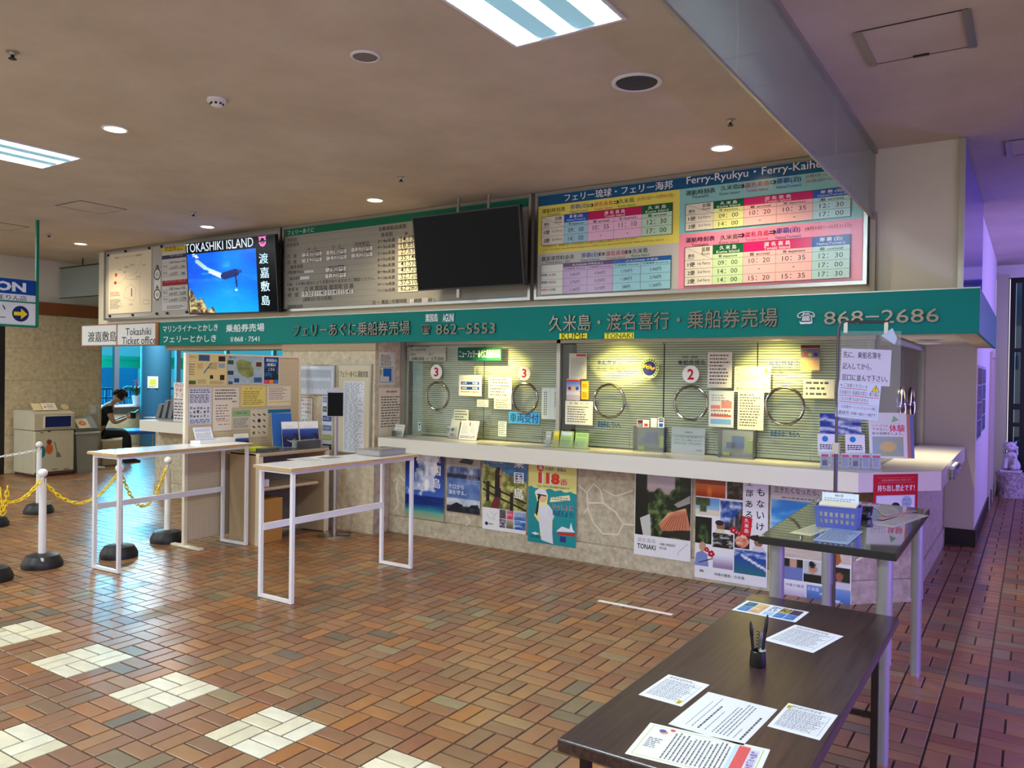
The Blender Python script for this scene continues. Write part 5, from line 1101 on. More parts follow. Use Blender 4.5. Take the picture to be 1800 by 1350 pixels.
pegsheet((636, 490, 1104, 120), (190, 196, 186), 'green island relief map sheet, top middle of the pegboard', f2, 'map_sheet')
def f3(p, u0, v0, u1, v1, w, h):
    p.pict(u0+.006, v0+.006, u1-.006, v1-.006, 14, 20, lambda a, b: lp((20, 40, 40), (24, 56, 120), b*1.5-.3) if fbm(a*6, b*6) < .6 else (40, 90, 150))
    for k, s in enumerate(('粟国島の', '情報は', 'こちら')): p.text(s, u0+w*(.16+.07*k), v0+h*(.80-.16*k), u0+w*(.84-.07*k), v0+h*(.91-.16*k), (236, 240, 244), .02)
    for k, c in enumerate(((210, 70, 120), (230, 130, 50), (70, 110, 170))): p.rect(u0+w*(.05+.31*k), v0+h*.03, u0+w*(.33+.31*k), v0+h*.16, c)
pegsheet((1108, 492, 1318, 125), (226, 226, 226), 'dark blue island information leaflet, top right of the pegboard', f3)
def notice_fn(title, rows, col=(70, 70, 76), tcol=K, seed=1, dash=.016):
    def fn(p, u0, v0, u1, v1, w, h):
        top = v1-h*.05
        if title: p.text(title, u0+w*.15, v1-h*.14, u1-w*.15, v1-h*.05, tcol, .012); top = v1-h*.2
        p.small(u0+w*.08, v0+h*.08, u1-w*.08, top, rows, col, .42, .35, seed, dash)
    return fn
def f4(p, u0, v0, u1, v1, w, h):
    p.frame(u0+.008, v0+.008, u1-.008, v1-.008, .002, (80, 84, 120)); p.small(u0+w*.08, v0+h*.84, u1-w*.08, v0+h*.96, 2, (70, 74, 110), .5, .05, 1, .02); p.small(u0+w*.08, v0+h*.58, u1-w*.08, v0+h*.82, 7, (84, 90, 126), .6, .05, 2, .03); RR = random.Random(2)
    for i in range(6):
        for j in range(3): p.rect(u0+w*(.08+.145*i), v0+h*(.2+.11*j), u0+w*(.08+.145*i+.05+.06*RR.random()), v0+h*(.2+.11*j+.03+.05*RR.random()), R.choice(((90, 96, 110), (130, 136, 150), (70, 70, 90))))
    p.small(u0+w*.08, v0+h*.04, u1-w*.08, v0+h*.15, 3, (100, 110, 150), .6, .05, 3, .04)
pegsheet((112, 1030, 430, 532), (206, 208, 218), 'blue bordered leaflet with many small pictures, left of the pegboard', f4)
pegsheet((440, 805, 790, 535), (214, 206, 190), 'cream notice under the map sheets of the pegboard', notice_fn('', 6, seed=4))
def f5(p, u0, v0, u1, v1, w, h):
    p.small(u0+w*.15, v0+h*.36, u1-w*.12, v1-h*.1, 6, (70, 70, 74), .3, .4, 7, .03); p.small(u0+w*.2, v0+h*.3, u1-w*.1, v0+h*.38, 2, (190, 60, 60), .4, .3, 8, .02); p.small(u0+w*.3, v0+h*.2, u1-w*.1, v0+h*.23, 1, (60, 60, 60), .7, .1, 9, .05)
pegsheet((440, 1110, 695, 712), (216, 208, 194), 'long cream notice with one red line overlapping another notice on the pegboard', f5, d=.0025)
pegsheet((818, 790, 1140, 520), (220, 204, 110), 'yellow notice in the middle row of the pegboard', notice_fn('お 知 ら せ', 8, (110, 90, 40), (90, 70, 30), 5))
def f6(p, u0, v0, u1, v1, w, h): notice_fn('', 7, (120, 112, 104), seed=6)(p, u0, v0+h*.25, u1, v1, w, h*.75); p.rect(u0+w*.05, v0+h*.17, u1-w*.05, v0+h*.24, (220, 200, 60))
pegsheet((1155, 780, 1470, 518), (218, 206, 190), 'cream notice with a yellow line at the right of the pegboard', f6)
def f7(p, u0, v0, u1, v1, w, h): p.rect(u0, v0+h*.66, u1, v1, (140, 176, 128)); p.text('特産品のご案内', u0+w*.2, v0+h*.8, u1-w*.2, v0+h*.9, (50, 70, 50), .02); p.small(u0+w*.05, v0+h*.05, u1-w*.05, v0+h*.6, 8, (100, 100, 96), .5, .2, 4, .02)
pegsheet((700, 1085, 935, 828), (200, 196, 180), 'grey leaflet with a green heading, lower middle of the pegboard', f7)
def f8(p, u0, v0, u1, v1, w, h):
    RR = random.Random(6)
    for i in range(3):
        for j in range(4):
            cx, cy = u0+w*(.2+.3*i), v0+h*(.15+.22*j); a = RR.uniform(-.9, -.4); L_ = w*.09; c = ((140, 60, 40), (40, 44, 40), (50, 50, 46), (36, 36, 36))[j]
            if (i, j) == (1, 2): p.disc(cx, cy, w*.09, (40, 38, 36)); continue
            if (i, j) == (0, 0): p.disc(cx, cy, w*.08, (110, 116, 70)); continue
            p.poly([(cx-L_*math.cos(a)-.006, cy-L_*math.sin(a)-.004), (cx+.004, cy-.012), (cx+L_*math.cos(a)+.006, cy+L_*math.sin(a)), (cx-.004, cy+.012)], c)
pegsheet((935, 1190, 1168, 820), (208, 200, 176), 'pale chart of twelve small sea creatures at the lower pegboard', f8)
def f9(p, u0, v0, u1, v1, w, h): p.rect(u0, v0+h*.8, u1, v1, (20, 110, 160)); p.small(u0+w*.05, v0+h*.05, u1-w*.05, v0+h*.76, 12, (150, 100, 90), .5, .2, 5, .018)
pegsheet((1168, 1070, 1470, 815), (196, 196, 184), 'leaflet with a blue heading strip at the lower right of the pegboard', f9)
# shelf unit
t = thing('shelf_unit', 'low beige open shelf unit with a glass topped shelf in front of the pegboard', 'shelf', (-3.28, 3.22, 0)); o_ = wloc(t)
MB(o_).box((-3.50, 2.79, 0), (-3.09, 2.81, .885)).build('end_panel', mat('tan_panel', (172, 150, 118), .55), t); MB(o_).box((-3.105, 2.787, 0), (-3.06, 2.84, .885)).build('front_post', mat('peg_frame'), t)
MB(o_).box((-3.50, 3.67, 0), (-3.07, 3.70, .885)).build('end_panel', mat('tan_panel'), t); MB(o_).box((-3.085, 3.662, 0), (-3.062, 3.708, .885)).build('front_post', mat('peg_frame'), t)
MB(o_).bbox((-3.50, 2.79, .86), (-3.055, 3.705, .898), .012).build('shelf', BEIGE, t); MB(o_).bbox((-3.50, 2.84, .515), (-3.10, 3.60, .545), .012).build('shelf', BEIGE, t)
MB(o_).box((-3.515, 2.81, .02), (-3.50, 3.67, .86)).build('back_panel', mat('shelf_back', (118, 112, 100), .7), t); MB(o_).box((-3.49, 2.80, .8985), (-3.05, 3.72, .904)).build('glass_top', ACRYL, t)
tag(MB().bbox((-3.45, 2.845, 0), (-3.10, 3.12, .43), .004).build('cardboard_box', mat('cardboard', (176, 128, 60), .8, noise=.06)), 'brown cardboard box standing on the floor inside the shelf unit', 'box')
tag(MB().bbox((-3.38, 2.85, .546), (-3.16, 3.00, .62), .004).build('paper_box', WHITEP), 'small white box on the middle shelf of the shelf unit', 'box')
p = PX(-3.12, .05)
# leaflets and racks on the shelf unit
def cover(p, u0, v0, u1, v1):
    w, h = u1-u0, v1-v0; p.pict(u0, v0, u1, v1, 14, 16, lambda a, b: (226, 228, 230) if b > .72 else lp((16, 30, 90), (60, 90, 170), (b-.3)*2.2) if fbm(a*7, b*7) < .6 or b > .5 else (30, 30, 36))
    for k in range(4): p.line(u0+w*(.3+.12*k), v0+h*.70, u0+w*(.3+.12*k), v0+h*.86, .002, (90, 100, 130))
    p.poly([(u0+w*.2, v0+h*.30), (u0+w*.5, v0+h*.18), (u0+w*.85, v0+h*.34), (u0+w*.5, v0+h*.24)], (180, 160, 130))
def leaf(ctr, w, h, label, fn, U=(.35, .94, 0), tilt=.22, group=None, name='leaflet', cat='leaflet', th=.004):
    U = np.array(U, float); U /= np.linalg.norm(U); n = np.array([U[1], -U[0], 0]); V = np.array([0, 0, 1.])-n*tilt
    p = Print(np.array(ctr, float), U, V, th); p.body(-w/2, 0, w/2, h, (228, 228, 226)); fn(p, -w/2+.001, .001, w/2-.001, h-.001); return p.build(name, label, cat, group)
for px_, py_, lb, w_ in ((545, 783, 'blue and white ship brochure in front of the rack on the shelf unit', .21), (512, 772, 'blue and white ship brochure at the left of the rack on the shelf unit', .18)):
    q = onx(px_, py_, -3.22 if px_ > 530 else -3.30); leaf((q[0], q[1], .9045), w_, .27, lb, cover)
q = onx(498, 782, -3.38); leaf((q[0], q[1], .9045), .22, .36, 'plain blue folder standing at the back of the shelf unit', lambda p, a, b, c, d: p.rect(a, b, c, d, (40, 96, 170)))
q = onx(411, 782, -3.46); leaf((q[0], 2.91, .9045), .17, .16, 'blue and white ship brochure leaning on the pegboard by the far narrow table', cover, U=(.05, 1, 0))
t = thing('brochure_holder', 'clear acrylic holder with plants picture brochures on the shelf unit', 'holder', (-3.17, 3.44, .904)); o_ = wloc(t)
MB(o_).box((-3.20, 3.30, .9045), (-3.10, 3.62, .91)).box((-3.105, 3.30, .91), (-3.10, 3.62, .98)).build('tray', ACRYL, t)
MB(o_).box((-3.19, 3.31, .911), (-3.12, 3.61, .985)).build('brochures', mat('brochure_green', (52, 66, 50), .6, nscale=40, dark=(150, 160, 150)), t)
for k, (x, y, w, d, c, lb) in enumerate(((-3.30, 2.92, .16, .22, (210, 220, 40), 'yellow magazine lying on the shelf unit top'), (-3.17, 2.98, .12, .20, (70, 72, 74), 'dark grey leaflet stack lying beside the yellow magazine'), (-3.30, 3.14, .10, .16, (120, 130, 50), 'olive leaflet lying on the shelf unit top'))):
    o = MB().box((x-w/2, y-d/2, .9045), (x+w/2, y+d/2, .935-.006*k)).build('magazine', mat('mag%d' % k, c, .4, nscale=18, dark=tuple(int(a*.8) for a in c))); tag(o, lb, 'magazine')
# tablet kiosk
KX, KY = -2.87, 3.61; t = thing('tablet_kiosk', 'black tablet on a slim silver floor stand with a round base', 'kiosk', (KX, KY, 0)); o_ = wloc(t)
MB(o_).lathe((KX, KY, 0), [(.172, 0), (.172, .008), (.165, .012), (.02, .014)], 36).build('base', STEEL, t, smooth=True); m = MB(o_); m.cyl((KX, KY, .012), (KX, KY, 1.24), .022, n=14); m.build('pole', ALU, t, smooth=True)
U = Vector((.62, .78, 0)); c0 = Vector((KX+.03, KY-.04, 1.235)); 
def slab(m, u0, z0, u1, z1, d0, d1):
    n = Vector((.78, -.62, 0)); P_ = [c0+U*u+Vector((0, 0, z))+n*d for d in (d0, d1) for u, z in ((u0, z0), (u1, z0), (u1, z1), (u0, z1))]; m.add(P_, [(0, 3, 2, 1), (4, 5, 6, 7), (0, 1, 5, 4), (1, 2, 6, 5), (2, 3, 7, 6), (3, 0, 4, 7)])
m = MB(o_); slab(m, -.085, 0, .085, .27, 0, .012); hs_ = m.build('housing', ALU, t); m = MB(o_); slab(m, -.078, .008, .078, .25, .0125, .02); m.build('tablet', BLKGLOSS, hs_)
m = MB(o_); slab(m, -.04, .27, .04, .30, -.005, .008); m.build('camera_clip', ALU, t)
m = MB(o_); m.tube([(KX+.02, KY, .03), (KX+.1, KY-.05, .018), (KX+.18, KY+.02, .016), (KX+.1, KY+.14, .016), (KX-.25, KY+.05, .006), (KX-.5, KY, .006)], .004, 6); m.build('cable', BLACK, t)

# ================================================================== PILLAR NOTICES
YPF = 3.869
t = thing('notice_board', 'wide silver framed list board on the stone pillar', 'board', (-3.48, 3.86, 1.43)); o_ = wloc(t)
MB(o_).box((-3.83, 3.853, 1.44), (-3.14, 3.869, 1.775)).build('frame', ALU, t); p = PY(3.8525, .001); p.body(-3.82, 1.452, -3.155, 1.762, (196, 204, 214))
p.rect(-3.72, 1.735, -3.4, 1.755, (226, 228, 230))
for k in range(38): x = -3.80+.016*k; p.rect(x, 1.64-.02*((k*7) % 5)/5, x+.008, 1.72, (130, 138, 150)); p.k -= 1; p.rect(x, 1.50+.03*((k*3) % 4)/4, x+.008, 1.60, (150, 158, 168)); p.k -= 1
p.k += 1; p.build('list_sheet', parent=t)
t = thing('notice_board', 'tall silver framed notice board with long printed rules on the stone pillar', 'board', (-2.86, 3.86, .82)); o_ = wloc(t)
MB(o_).box((-3.10, 3.85, .82), (-2.605, 3.869, 1.785)).build('frame', ALU, t); p = PY(3.8495, .001); p.body(-3.078, .84, -2.627, 1.768, (200, 190, 160)); p.z(400, 600, 3.553)
p.text('フェリーあぐに運航約款', -3.06, 1.645, -2.65, 1.715, K, .012); p.rect(-3.0, .85, -2.70, 1.60, (216, 220, 226)); p.small(-2.99, .86, -2.71, 1.59, 60, (120, 124, 132), .42, .35, 3, .05); p.build('rules_sheet', parent=t)
c4 = (400, 600, 3.553)
p = PY(3.866, .001); p.z(*c4); p.bodyP(395, 510, 534, 352, (216, 214, 212)); u0, v0, u1, v1 = p.box; p.frame(u0, v0, u1, v1, .006, (90, 20, 40)); h = (v1-v0)
for k, (s, c) in enumerate((('ペットの乗船について', K), ('お客様への乗船案内', (180, 30, 40)), ('ケージに入れて下さい。', K), ('又は受付にて相談を', K), ('して下さい。', K), ('お願い致します。', K))): p.text(s, u0+.02, v1-h*(.16+.145*k), u1-.03-.05*(k > 3), v1-h*(.06+.145*k), c, .014)
p.text('有限会社 粟国村', u0+.1, v0+.012, u1-.03, v0+.036, K, .01); p.build('notice', 'red bordered notice with heavy black characters on the stone pillar', 'notice')
p = PY(3.866, .001); p.z(*c4); p.bodyP(588, 705, 656, 330, (206, 212, 222)); u0, v0, u1, v1 = p.box; h = v1-v0; w = u1-u0
for k, c in enumerate(((110, 130, 180), (70, 76, 90), (40, 60, 130), (90, 110, 160), (170, 180, 60), (40, 46, 50))): p.rect(u0+.01, v1-h*(.14+.155*k), u1-.01, v1-h*(.05+.155*k), c); p.small(u0+.02, v1-h*(.12+.155*k), u1-.02, v1-h*(.07+.155*k), 3, (210, 214, 222), .4, .2, k, .03)
p.build('poster', 'tall narrow blue and white strip poster behind the tablet stand', 'poster')
p = PX(-2.566, .001); p.z(*c4); p.bodyP(940, 270, 1044, 70, (208, 204, 188)); u0, v0, u1, v1 = p.box; w, h = u1-u0, v1-v0; p.small(u0+w*.15, v0+h*.58, u1-w*.1, v0+h*.92, 7, (90, 90, 90), .5, .3, 2, .03)
p.frame(u0+w*.08, v0+h*.06, u1-w*.08, v0+h*.55, .008, (130, 136, 140)); p.rect(u0+w*.3, v0+h*.25, u0+w*.82, v0+h*.5, (20, 100, 170)); p.rect(u0+w*.66, v0+h*.1, u0+w*.82, v0+h*.25, (20, 100, 170)); p.rect(u0+w*.1, v0+h*.3, u0+w*.22, v0+h*.46, (150, 170, 90)); p.build('floor_plan', 'small notice with a blue floor plan on the side of the stone pillar', 'notice')
p = PX(-2.566, .001); p.z(*c4); p.bodyP(940, 598, 1104, 290, (218, 208, 180)); u0, v0, u1, v1 = p.box; w, h = u1-u0, v1-v0; p.small(u0+w*.3, v1-h*.1, u1-w*.3, v1-h*.06, 1, (150, 60, 60), .8, 0, 2, .02); p.small(u0+w*.1, v0+h*.18, u1-w*.06, v1-h*.16, 12, (80, 76, 70), .42, .3, 3, .03); p.build('rules_notice', 'cream notice with a numbered list on the side of the stone pillar', 'notice')

# ================================================================== NOTICES ON THE TICKET GLASS
YG = 4.2955
n1 = (660, 590, 5.294); n2 = (980, 590, 5.868); n3 = (1240, 590, 5.194)
def gsheet(crop, box, col, label, fn=None, name='notice', y=YG, m=None, cat='notice'):
    p = PY(y, .0012); p.z(*crop); p.bodyP(*box, col); u0, v0, u1, v1 = p.box
    if fn: fn(p, u0, v0, u1, v1, u1-u0, v1-v0)
    return p.build(name, label, cat, m=m)
PAPER = (214, 214, 204)
def fh(p, u0, v0, u1, v1, w, h): p.text('窓口営業時間', u0+w*.04, v0+h*.72, u0+w*.45, v0+h*.92, (60, 64, 60), .01); p.text('開始', u0+w*.05, v0+h*.38, u0+w*.18, v0+h*.58, (60, 64, 60)); p.text('終了', u0+w*.55, v0+h*.38, u0+w*.68, v0+h*.58, (60, 64, 60)); p.text('08:00 − 17:00', u0+w*.08, v0+h*.05, u0+w*.94, v0+h*.28, (40, 44, 40), .01)
gsheet(n1, (312, 236, 658, 104), (176, 182, 164), 'clear opening hours sign 08:00 to 17:00 at the top left of the glass', fh)
def fb(p, u0, v0, u1, v1, w, h): p.text('ニューフェリーあぐに乗船券売場', u0+w*.03, v0+h*.2, u1-w*.03, v0+h*.82, (226, 232, 224), .02)
gsheet(n1, (766, 232, 1172, 106), (10, 92, 76), 'dark green banner with white lettering taped above the glass', fb, 'banner', cat='banner')
def disc_sign(crop, cx, cy, rx, ch, label):
    p = PY(YG-.004, .004); p.z(*crop); a = p.P(cx, cy); b = p.P(cx+rx, cy); r = abs(b[0]-a[0]); c = s2l((226, 220, 214)); n = len(p.v); N = 32
    p.v += [p.w(a[0]+r*math.cos(2*PI*k/N), a[1]+r*math.sin(2*PI*k/N), 0) for k in range(N)]+[p.w(a[0]+r*math.cos(2*PI*k/N), a[1]+r*math.sin(2*PI*k/N), p.t) for k in range(N)]
    p.f += [tuple(range(N, 2*N))]+[(k, (k+1) % N, N+(k+1) % N, N+k) for k in range(N)]; p.c += [[c]*N]+[[c]*4]*N
    p.text(ch, a[0]-r*.38, a[1]-r*.62, a[0]+r*.38, a[1]+r*.62, (170, 20, 36), .03); return p.build('number_sign', label, 'sign')
disc_sign(n1, 568, 338, 54, '3', 'round white number 3 sign above the leftmost speaking ring'); disc_sign(n1, 1386, 350, 58, '3', 'round white number 3 sign above the vehicle reception label'); disc_sign(n2, 1375, 398, 88, '2', 'round white number 2 sign')
def ft(p, u0, v0, u1, v1, w, h):
    p.text('ニューフェリーあぐに 時刻表', u0+w*.1, v0+h*.80, u1-w*.1, v0+h*.88, (60, 60, 60), .01)
    for k, (a, b) in enumerate((('泊発', '9:30'), ('粟国発', '13:45'))): y = v0+h*(.54-.24*k); p.rect(u0+w*.1, y, u1-w*.1, y+h*.15, (20, 60, 150)); p.text(a, u0+w*.14, y+h*.03, u0+w*.36, y+h*.12, (230, 234, 240), .02); p.text(b, u0+w*.6, y+h*.03, u0+w*.82, y+h*.12, (230, 234, 240), .02)
    p.small(u0+w*.1, v0+h*.16, u1-w*.1, v0+h*.24, 1, (190, 60, 40), .6, .1, 3, .02)
gsheet(n1, (775, 558, 990, 370), (226, 222, 200), 'white departure times card with two dark blue bars on the glass', ft, y=YG-.002)
gsheet(n1, (1050, 578, 1270, 388), PAPER, 'pale printed notice left of the second speaking ring', notice_fn('', 6, seed=11)); gsheet(n1, (1104, 680, 1266, 588), PAPER, 'small printed notice just under the pale one left of the second speaking ring', notice_fn('', 4, seed=12))
def fv(p, u0, v0, u1, v1, w, h): p.text('車両受付', u0+w*.04, v0+h*.10, u1-w*.04, v0+h*.9, (16, 40, 90), .02)
gsheet(n1, (1240, 812, 1530, 718), (60, 150, 214), 'light blue vehicle reception label under the second speaking ring', fv, 'label', y=YG-.001, cat='label')
def fvt(p, u0, v0, u1, v1, w, h):
    for k, x in enumerate((.12, .22, .68)):
        for j in range(11 if k < 2 else 7): p.rect(u0+w*x, v1-h*(.12+.07*j+.045), u0+w*(x+.045), v1-h*(.12+.07*j), (50, 54, 54) if k < 2 else (130, 130, 130)); p.k -= 1
    p.k += 1; p.rect(u0+w*.44, v0, u0+w*.45, v1, (150, 156, 150))
gsheet(n1, (1545, 775, 1728, 490), (200, 212, 204), 'pale greenish sheet with vertical writing left of the aluminium post', fvt)
gsheet(n1, (398, 880, 424, 806), (216, 232, 232), 'tiny label on the glass by the left pass-through', lambda p, u0, v0, u1, v1, w, h: (p.rect(u0+w*.2, v0+h*.55, u1-w*.2, v1-h*.1, (20, 100, 120)), p.rect(u0+w*.25, v0+h*.2, u1-w*.25, v0+h*.4, (20, 100, 150))), 'label', cat='label')
gsheet(n1, (1142, 935, 1222, 800), (200, 222, 216), 'pale green list taped low on the glass left of the second pass-through', notice_fn('', 7, seed=14, dash=.01)); gsheet(n1, (946, 660, 1052, 598), PAPER, 'small white card taped above the brochure pile', notice_fn('', 3, seed=15, dash=.01))
gsheet(n1, (730, 800, 868, 690), (196, 206, 190), 'greenish printed sheet behind the brochure pile on the glass', notice_fn('', 4, seed=16))
# second bay
gsheet(n2, (118, 445, 304, 182), (190, 190, 172), 'tall pale price sheet beside the aluminium post', lambda p, u0, v0, u1, v1, w, h: (p.rect(u0+w*.4, v1-h*.12, u1-w*.05, v1-h*.03, (170, 70, 70)), p.small(u0+w*.1, v0+h*.1, u1-w*.1, v1-h*.18, 12, (130, 130, 120), .3, .3, 4, .02)))
def fpp(p, u0, v0, u1, v1, w, h):
    p.rect(u0, v1-h*.12, u1, v1-h*.03, (190, 60, 50)); p.grad(u0, v0+h*.4, u1, v1-h*.12, (190, 190, 220), (80, 110, 180)); p.rect(u0, v0, u1, v0+h*.25, (180, 170, 190))
    for k, c in enumerate(((160, 20, 40), (200, 180, 60), (30, 80, 160))): p.disc(u0+w*(.22+.28*k), v0+h*.56, w*.12, c, 14)
gsheet(n2, (92, 665, 236, 448), (210, 200, 200), 'small coloured poster with three discs beside the aluminium post', fpp, 'poster', y=YG-.001, cat='poster')
gsheet(n2, (244, 655, 322, 470), (240, 170, 30), 'orange sticker strip beside the three disc poster', lambda p, u0, v0, u1, v1, w, h: (p.rect(u0, v0+h*.47, u1, v0+h*.53, (226, 220, 160)), p.small(u0+w*.2, v0+h*.65, u1-w*.2, v0+h*.85, 2, (150, 80, 20), .5, .1, 1, .012), p.small(u0+w*.2, v0+h*.1, u1-w*.2, v0+h*.4, 3, (150, 80, 20), .5, .1, 2, .012)), 'label', cat='label')
gsheet(n2, (78, 912, 366, 680), PAPER, 'white printed notice at the lower left of the second bay', notice_fn('お 知 ら せ', 7, seed=18))
def blue_cut(crop, box, s, label, col=(4, 44, 130)):
    p = PY(YG, .0003); p.z(*crop); a = p.P(box[0], box[1]); b = p.P(box[2], box[3]); p.text(s, a[0], a[1], b[0], b[1], col, .03); return p.build('lettering', label, 'lettering')
blue_cut(n2, (408, 300, 658, 252), '乗船券発売', 'blue ticket sale lettering on the glass above the third speaking ring'); blue_cut(n3, (574, 276, 858, 226), '乗船券発売', 'blue ticket sale lettering on the glass above the rightmost front speaking ring')
blue_cut(n2, (1240, 302, 1522, 252), '乗船券発売', 'dark blue ticket sale lettering above the number 2 sign', (8, 12, 70)); blue_cut(n2, (1282, 234, 1446, 208), '久米島・渡名喜', 'small dark lettering above the dark blue lettering', (40, 44, 60))
blue_cut(n2, (412, 946, 646, 888), '乗船券はこちらへ', 'blue lettering on the glass below the third speaking ring', (6, 60, 110)); blue_cut(n3, (590, 920, 860, 872), '乗船券はこちらへ', 'blue lettering on the glass below the rightmost front speaking ring', (6, 60, 110))
# emblem
p = PY(YG-.004, .004); p.z(*n2); a = p.P(948, 338); r = p.P(1046, 338)[0]-a[0]; N = 36; c = s2l((206, 220, 160)); 
p.v += [p.w(a[0]+r*math.cos(2*PI*k/N), a[1]+r*math.sin(2*PI*k/N), 0) for k in range(N)]+[p.w(a[0]+r*math.cos(2*PI*k/N), a[1]+r*math.sin(2*PI*k/N), p.t) for k in range(N)]
p.f += [tuple(range(N, 2*N))]+[(k, (k+1) % N, N+(k+1) % N, N+k) for k in range(N)]; p.c += [[c]*N]+[[c]*4]*N
p.disc(a[0], a[1], r*.72, (20, 30, 110), 30)
def zz_(dy): return [(a[0]+r*x, a[1]+r*(y+dy)) for x, y in ((-.62, .22), (-.28, -.02), (0, .30), (.28, -.02), (.62, -.10))]
up = [(-.64, .14), (-.34, .26), (-.02, .34), (.16, .0), (.62, .16)]
Z1 = [(-.64, .10), (-.40, .34), (-.12, -.04), (.02, .30), (.30, -.10), (.62, .10)]
for (x0, y0), (x1, y1) in zip(Z1, Z1[1:]): p.line(a[0]+r*x0, a[1]+r*y0, a[0]+r*x1, a[1]+r*y1, r*.2, (230, 170, 40)); p.k -= 1
p.k += 1
for k in range(20):
    if 7 < k < 12: continue
    t0 = 2*PI*k/20+PI/2; x, y = a[0]+r*.86*math.cos(t0), a[1]+r*.86*math.sin(t0); p.rect(x-.008, y-.008, x+.008, y+.008, (70, 120, 60)); p.k -= 1
p.build('emblem', 'round emblem with an orange zigzag on dark blue and a pale green rim', 'emblem')
def card(p, u0, v0, u1, v1, w, h, parts):
    for (a, b, c, d, col, s) in parts:
        p.rect(u0+w*a, v0+h*b, u0+w*c, v0+h*d, col)
        if s: p.text(s, u0+w*(a+.06), v0+h*(b+(d-b)*.25), u0+w*(c-.06), v0+h*(b+(d-b)*.75), (236, 236, 236), .02)
gsheet(n2, (822, 940, 945, 870), (230, 230, 232), 'card payment sticker with red and dark blue marks', lambda p, *q: card(p, *q, [(.03, .5, .48, .95, (90, 30, 70), ''), (.03, .05, .48, .48, (70, 60, 120), 'UC'), (.6, .1, .9, .5, (200, 60, 30), ''), (.54, .66, .96, .9, (230, 230, 232), '')]), 'sticker', y=YG-.001, cat='sticker')
gsheet(n2, (962, 944, 1026, 852), (230, 230, 232), 'pale card payment sticker in the middle of the row', lambda p, *q: card(p, *q, [(.15, .05, .85, .4, (214, 214, 216), '')]), 'sticker', y=YG-.001, cat='sticker')
gsheet(n2, (1034, 947, 1102, 847), (230, 230, 232), 'card payment sticker with two blue squares at the right of the row', lambda p, *q: card(p, *q, [(.15, .56, .85, .92, (50, 50, 120), 'JCB'), (.2, .08, .8, .42, (20, 100, 190), '')]), 'sticker', y=YG-.001, cat='sticker')
def ft2(rows, seed, title=''): return notice_fn(title, rows, (90, 70, 66), seed=seed)
gsheet(n3, (18, 472, 246, 148), (206, 200, 188), 'long reddish printed notice right of the number 2 sign', ft2(9, 21)); gsheet(n3, (28, 830, 262, 505), (204, 212, 204), 'notice with red lines and a blue foot, under the long reddish one',
  lambda p, u0, v0, u1, v1, w, h: (p.small(u0+w*.1, v0+h*.7, u1-w*.1, v1-h*.1, 3, (110, 110, 110), .3, .4, 2, .02), p.rect(u0+w*.08, v0+h*.5, u0+w*.46, v0+h*.6, (200, 120, 110)), p.rect(u0+w*.5, v0+h*.52, u1-w*.08, v0+h*.72, (200, 130, 120)), p.rect(u0+w*.08, v0+h*.28, u1-w*.1, v0+h*.34, (200, 90, 80)), p.rect(u0+w*.08, v0+h*.08, u1-w*.1, v0+h*.22, (120, 170, 210)), p.small(u0+w*.1, v0+h*.3, u1-w*.1, v0+h*.5, 2, (150, 90, 90), .4, .2, 4, .02)))
def warn(p, u0, v0, u1, v1, w, h, lw=.004):
    D = (40, 50, 70); Rd = (200, 40, 50)
    p.text('※ ご注意ください ※', u0+w*.05, v0+h*.84, u0+w*.68, v0+h*.95, D, .006); p.rect(u0+w*.05, v0+h*.80, u0+w*.68, v0+h*.815, Rd)
    p.text('久米島行き 高速船の窓口・乗り場は', u0+w*.04, v0+h*.64, u1-w*.03, v0+h*.76, D, .006); p.rect(u0+w*.04, v0+h*.60, u1-w*.03, v0+h*.615, Rd)
    p.text('こちらの港ではありません', u0+w*.05, v0+h*.47, u0+w*.74, v0+h*.57, D, .006); p.rect(u0+w*.05, v0+h*.43, u0+w*.74, v0+h*.445, Rd)
    p.frame(u0+w*.03, v0+h*.05, u1-w*.04, v0+h*.39, .002, (90, 160, 190)); p.text('・久米島オーシャンジェット(株)', u0+w*.08, v0+h*.24, u1-w*.08, v0+h*.35, D, .006); p.text('連絡先 098−861−0877', u0+w*.05, v0+h*.08, u1-w*.07, v0+h*.19, D, .004)
    cx, cy = u0+w*.88, v0+h*.86; s = h*.11; p.poly([(cx-s, cy-s*.8), (cx+s, cy-s*.8), (cx, cy+s)], (60, 60, 40)); p.poly([(cx-s*.82, cy-s*.7), (cx+s*.82, cy-s*.7), (cx, cy+s*.8)], (236, 220, 60)); p.rect(cx-s*.08, cy-s*.2, cx+s*.08, cy+s*.4, (40, 40, 30)); p.rect(cx-s*.08, cy-s*.5, cx+s*.08, cy-s*.32, (40, 40, 30))
gsheet(n3, (262, 512, 597, 285), (214, 214, 190), 'caution notice with red underlines and a yellow triangle on the glass', warn, y=YG-.001)
gsheet(n3, (292, 855, 535, 515), (212, 212, 190), 'white letter page under the caution notice on the glass', notice_fn('', 12, seed=23), y=YG-.0025)
gsheet(n3, (868, 315, 1045, 85), (180, 150, 130), 'small brown event poster at the top of the glass near the corner', lambda p, u0, v0, u1, v1, w, h: (p.rect(u0, v1-h*.12, u1, v1, (100, 40, 40)), p.rect(u0, v0+h*.5, u1, v1-h*.14, (110, 100, 110)), [p.disc(u0+w*(.2+.3*k), v0+h*.62, w*.11, c, 14) for k, c in enumerate(((160, 60, 30), (170, 160, 60), (40, 50, 100)))], p.rect(u0, v0, u1, v0+h*.4, (200, 170, 120))), 'poster', cat='poster')
gsheet(n3, (892, 568, 1180, 400), (206, 206, 176), 'pale printed slip under the brown event poster', notice_fn('', 3, seed=25, dash=.03))
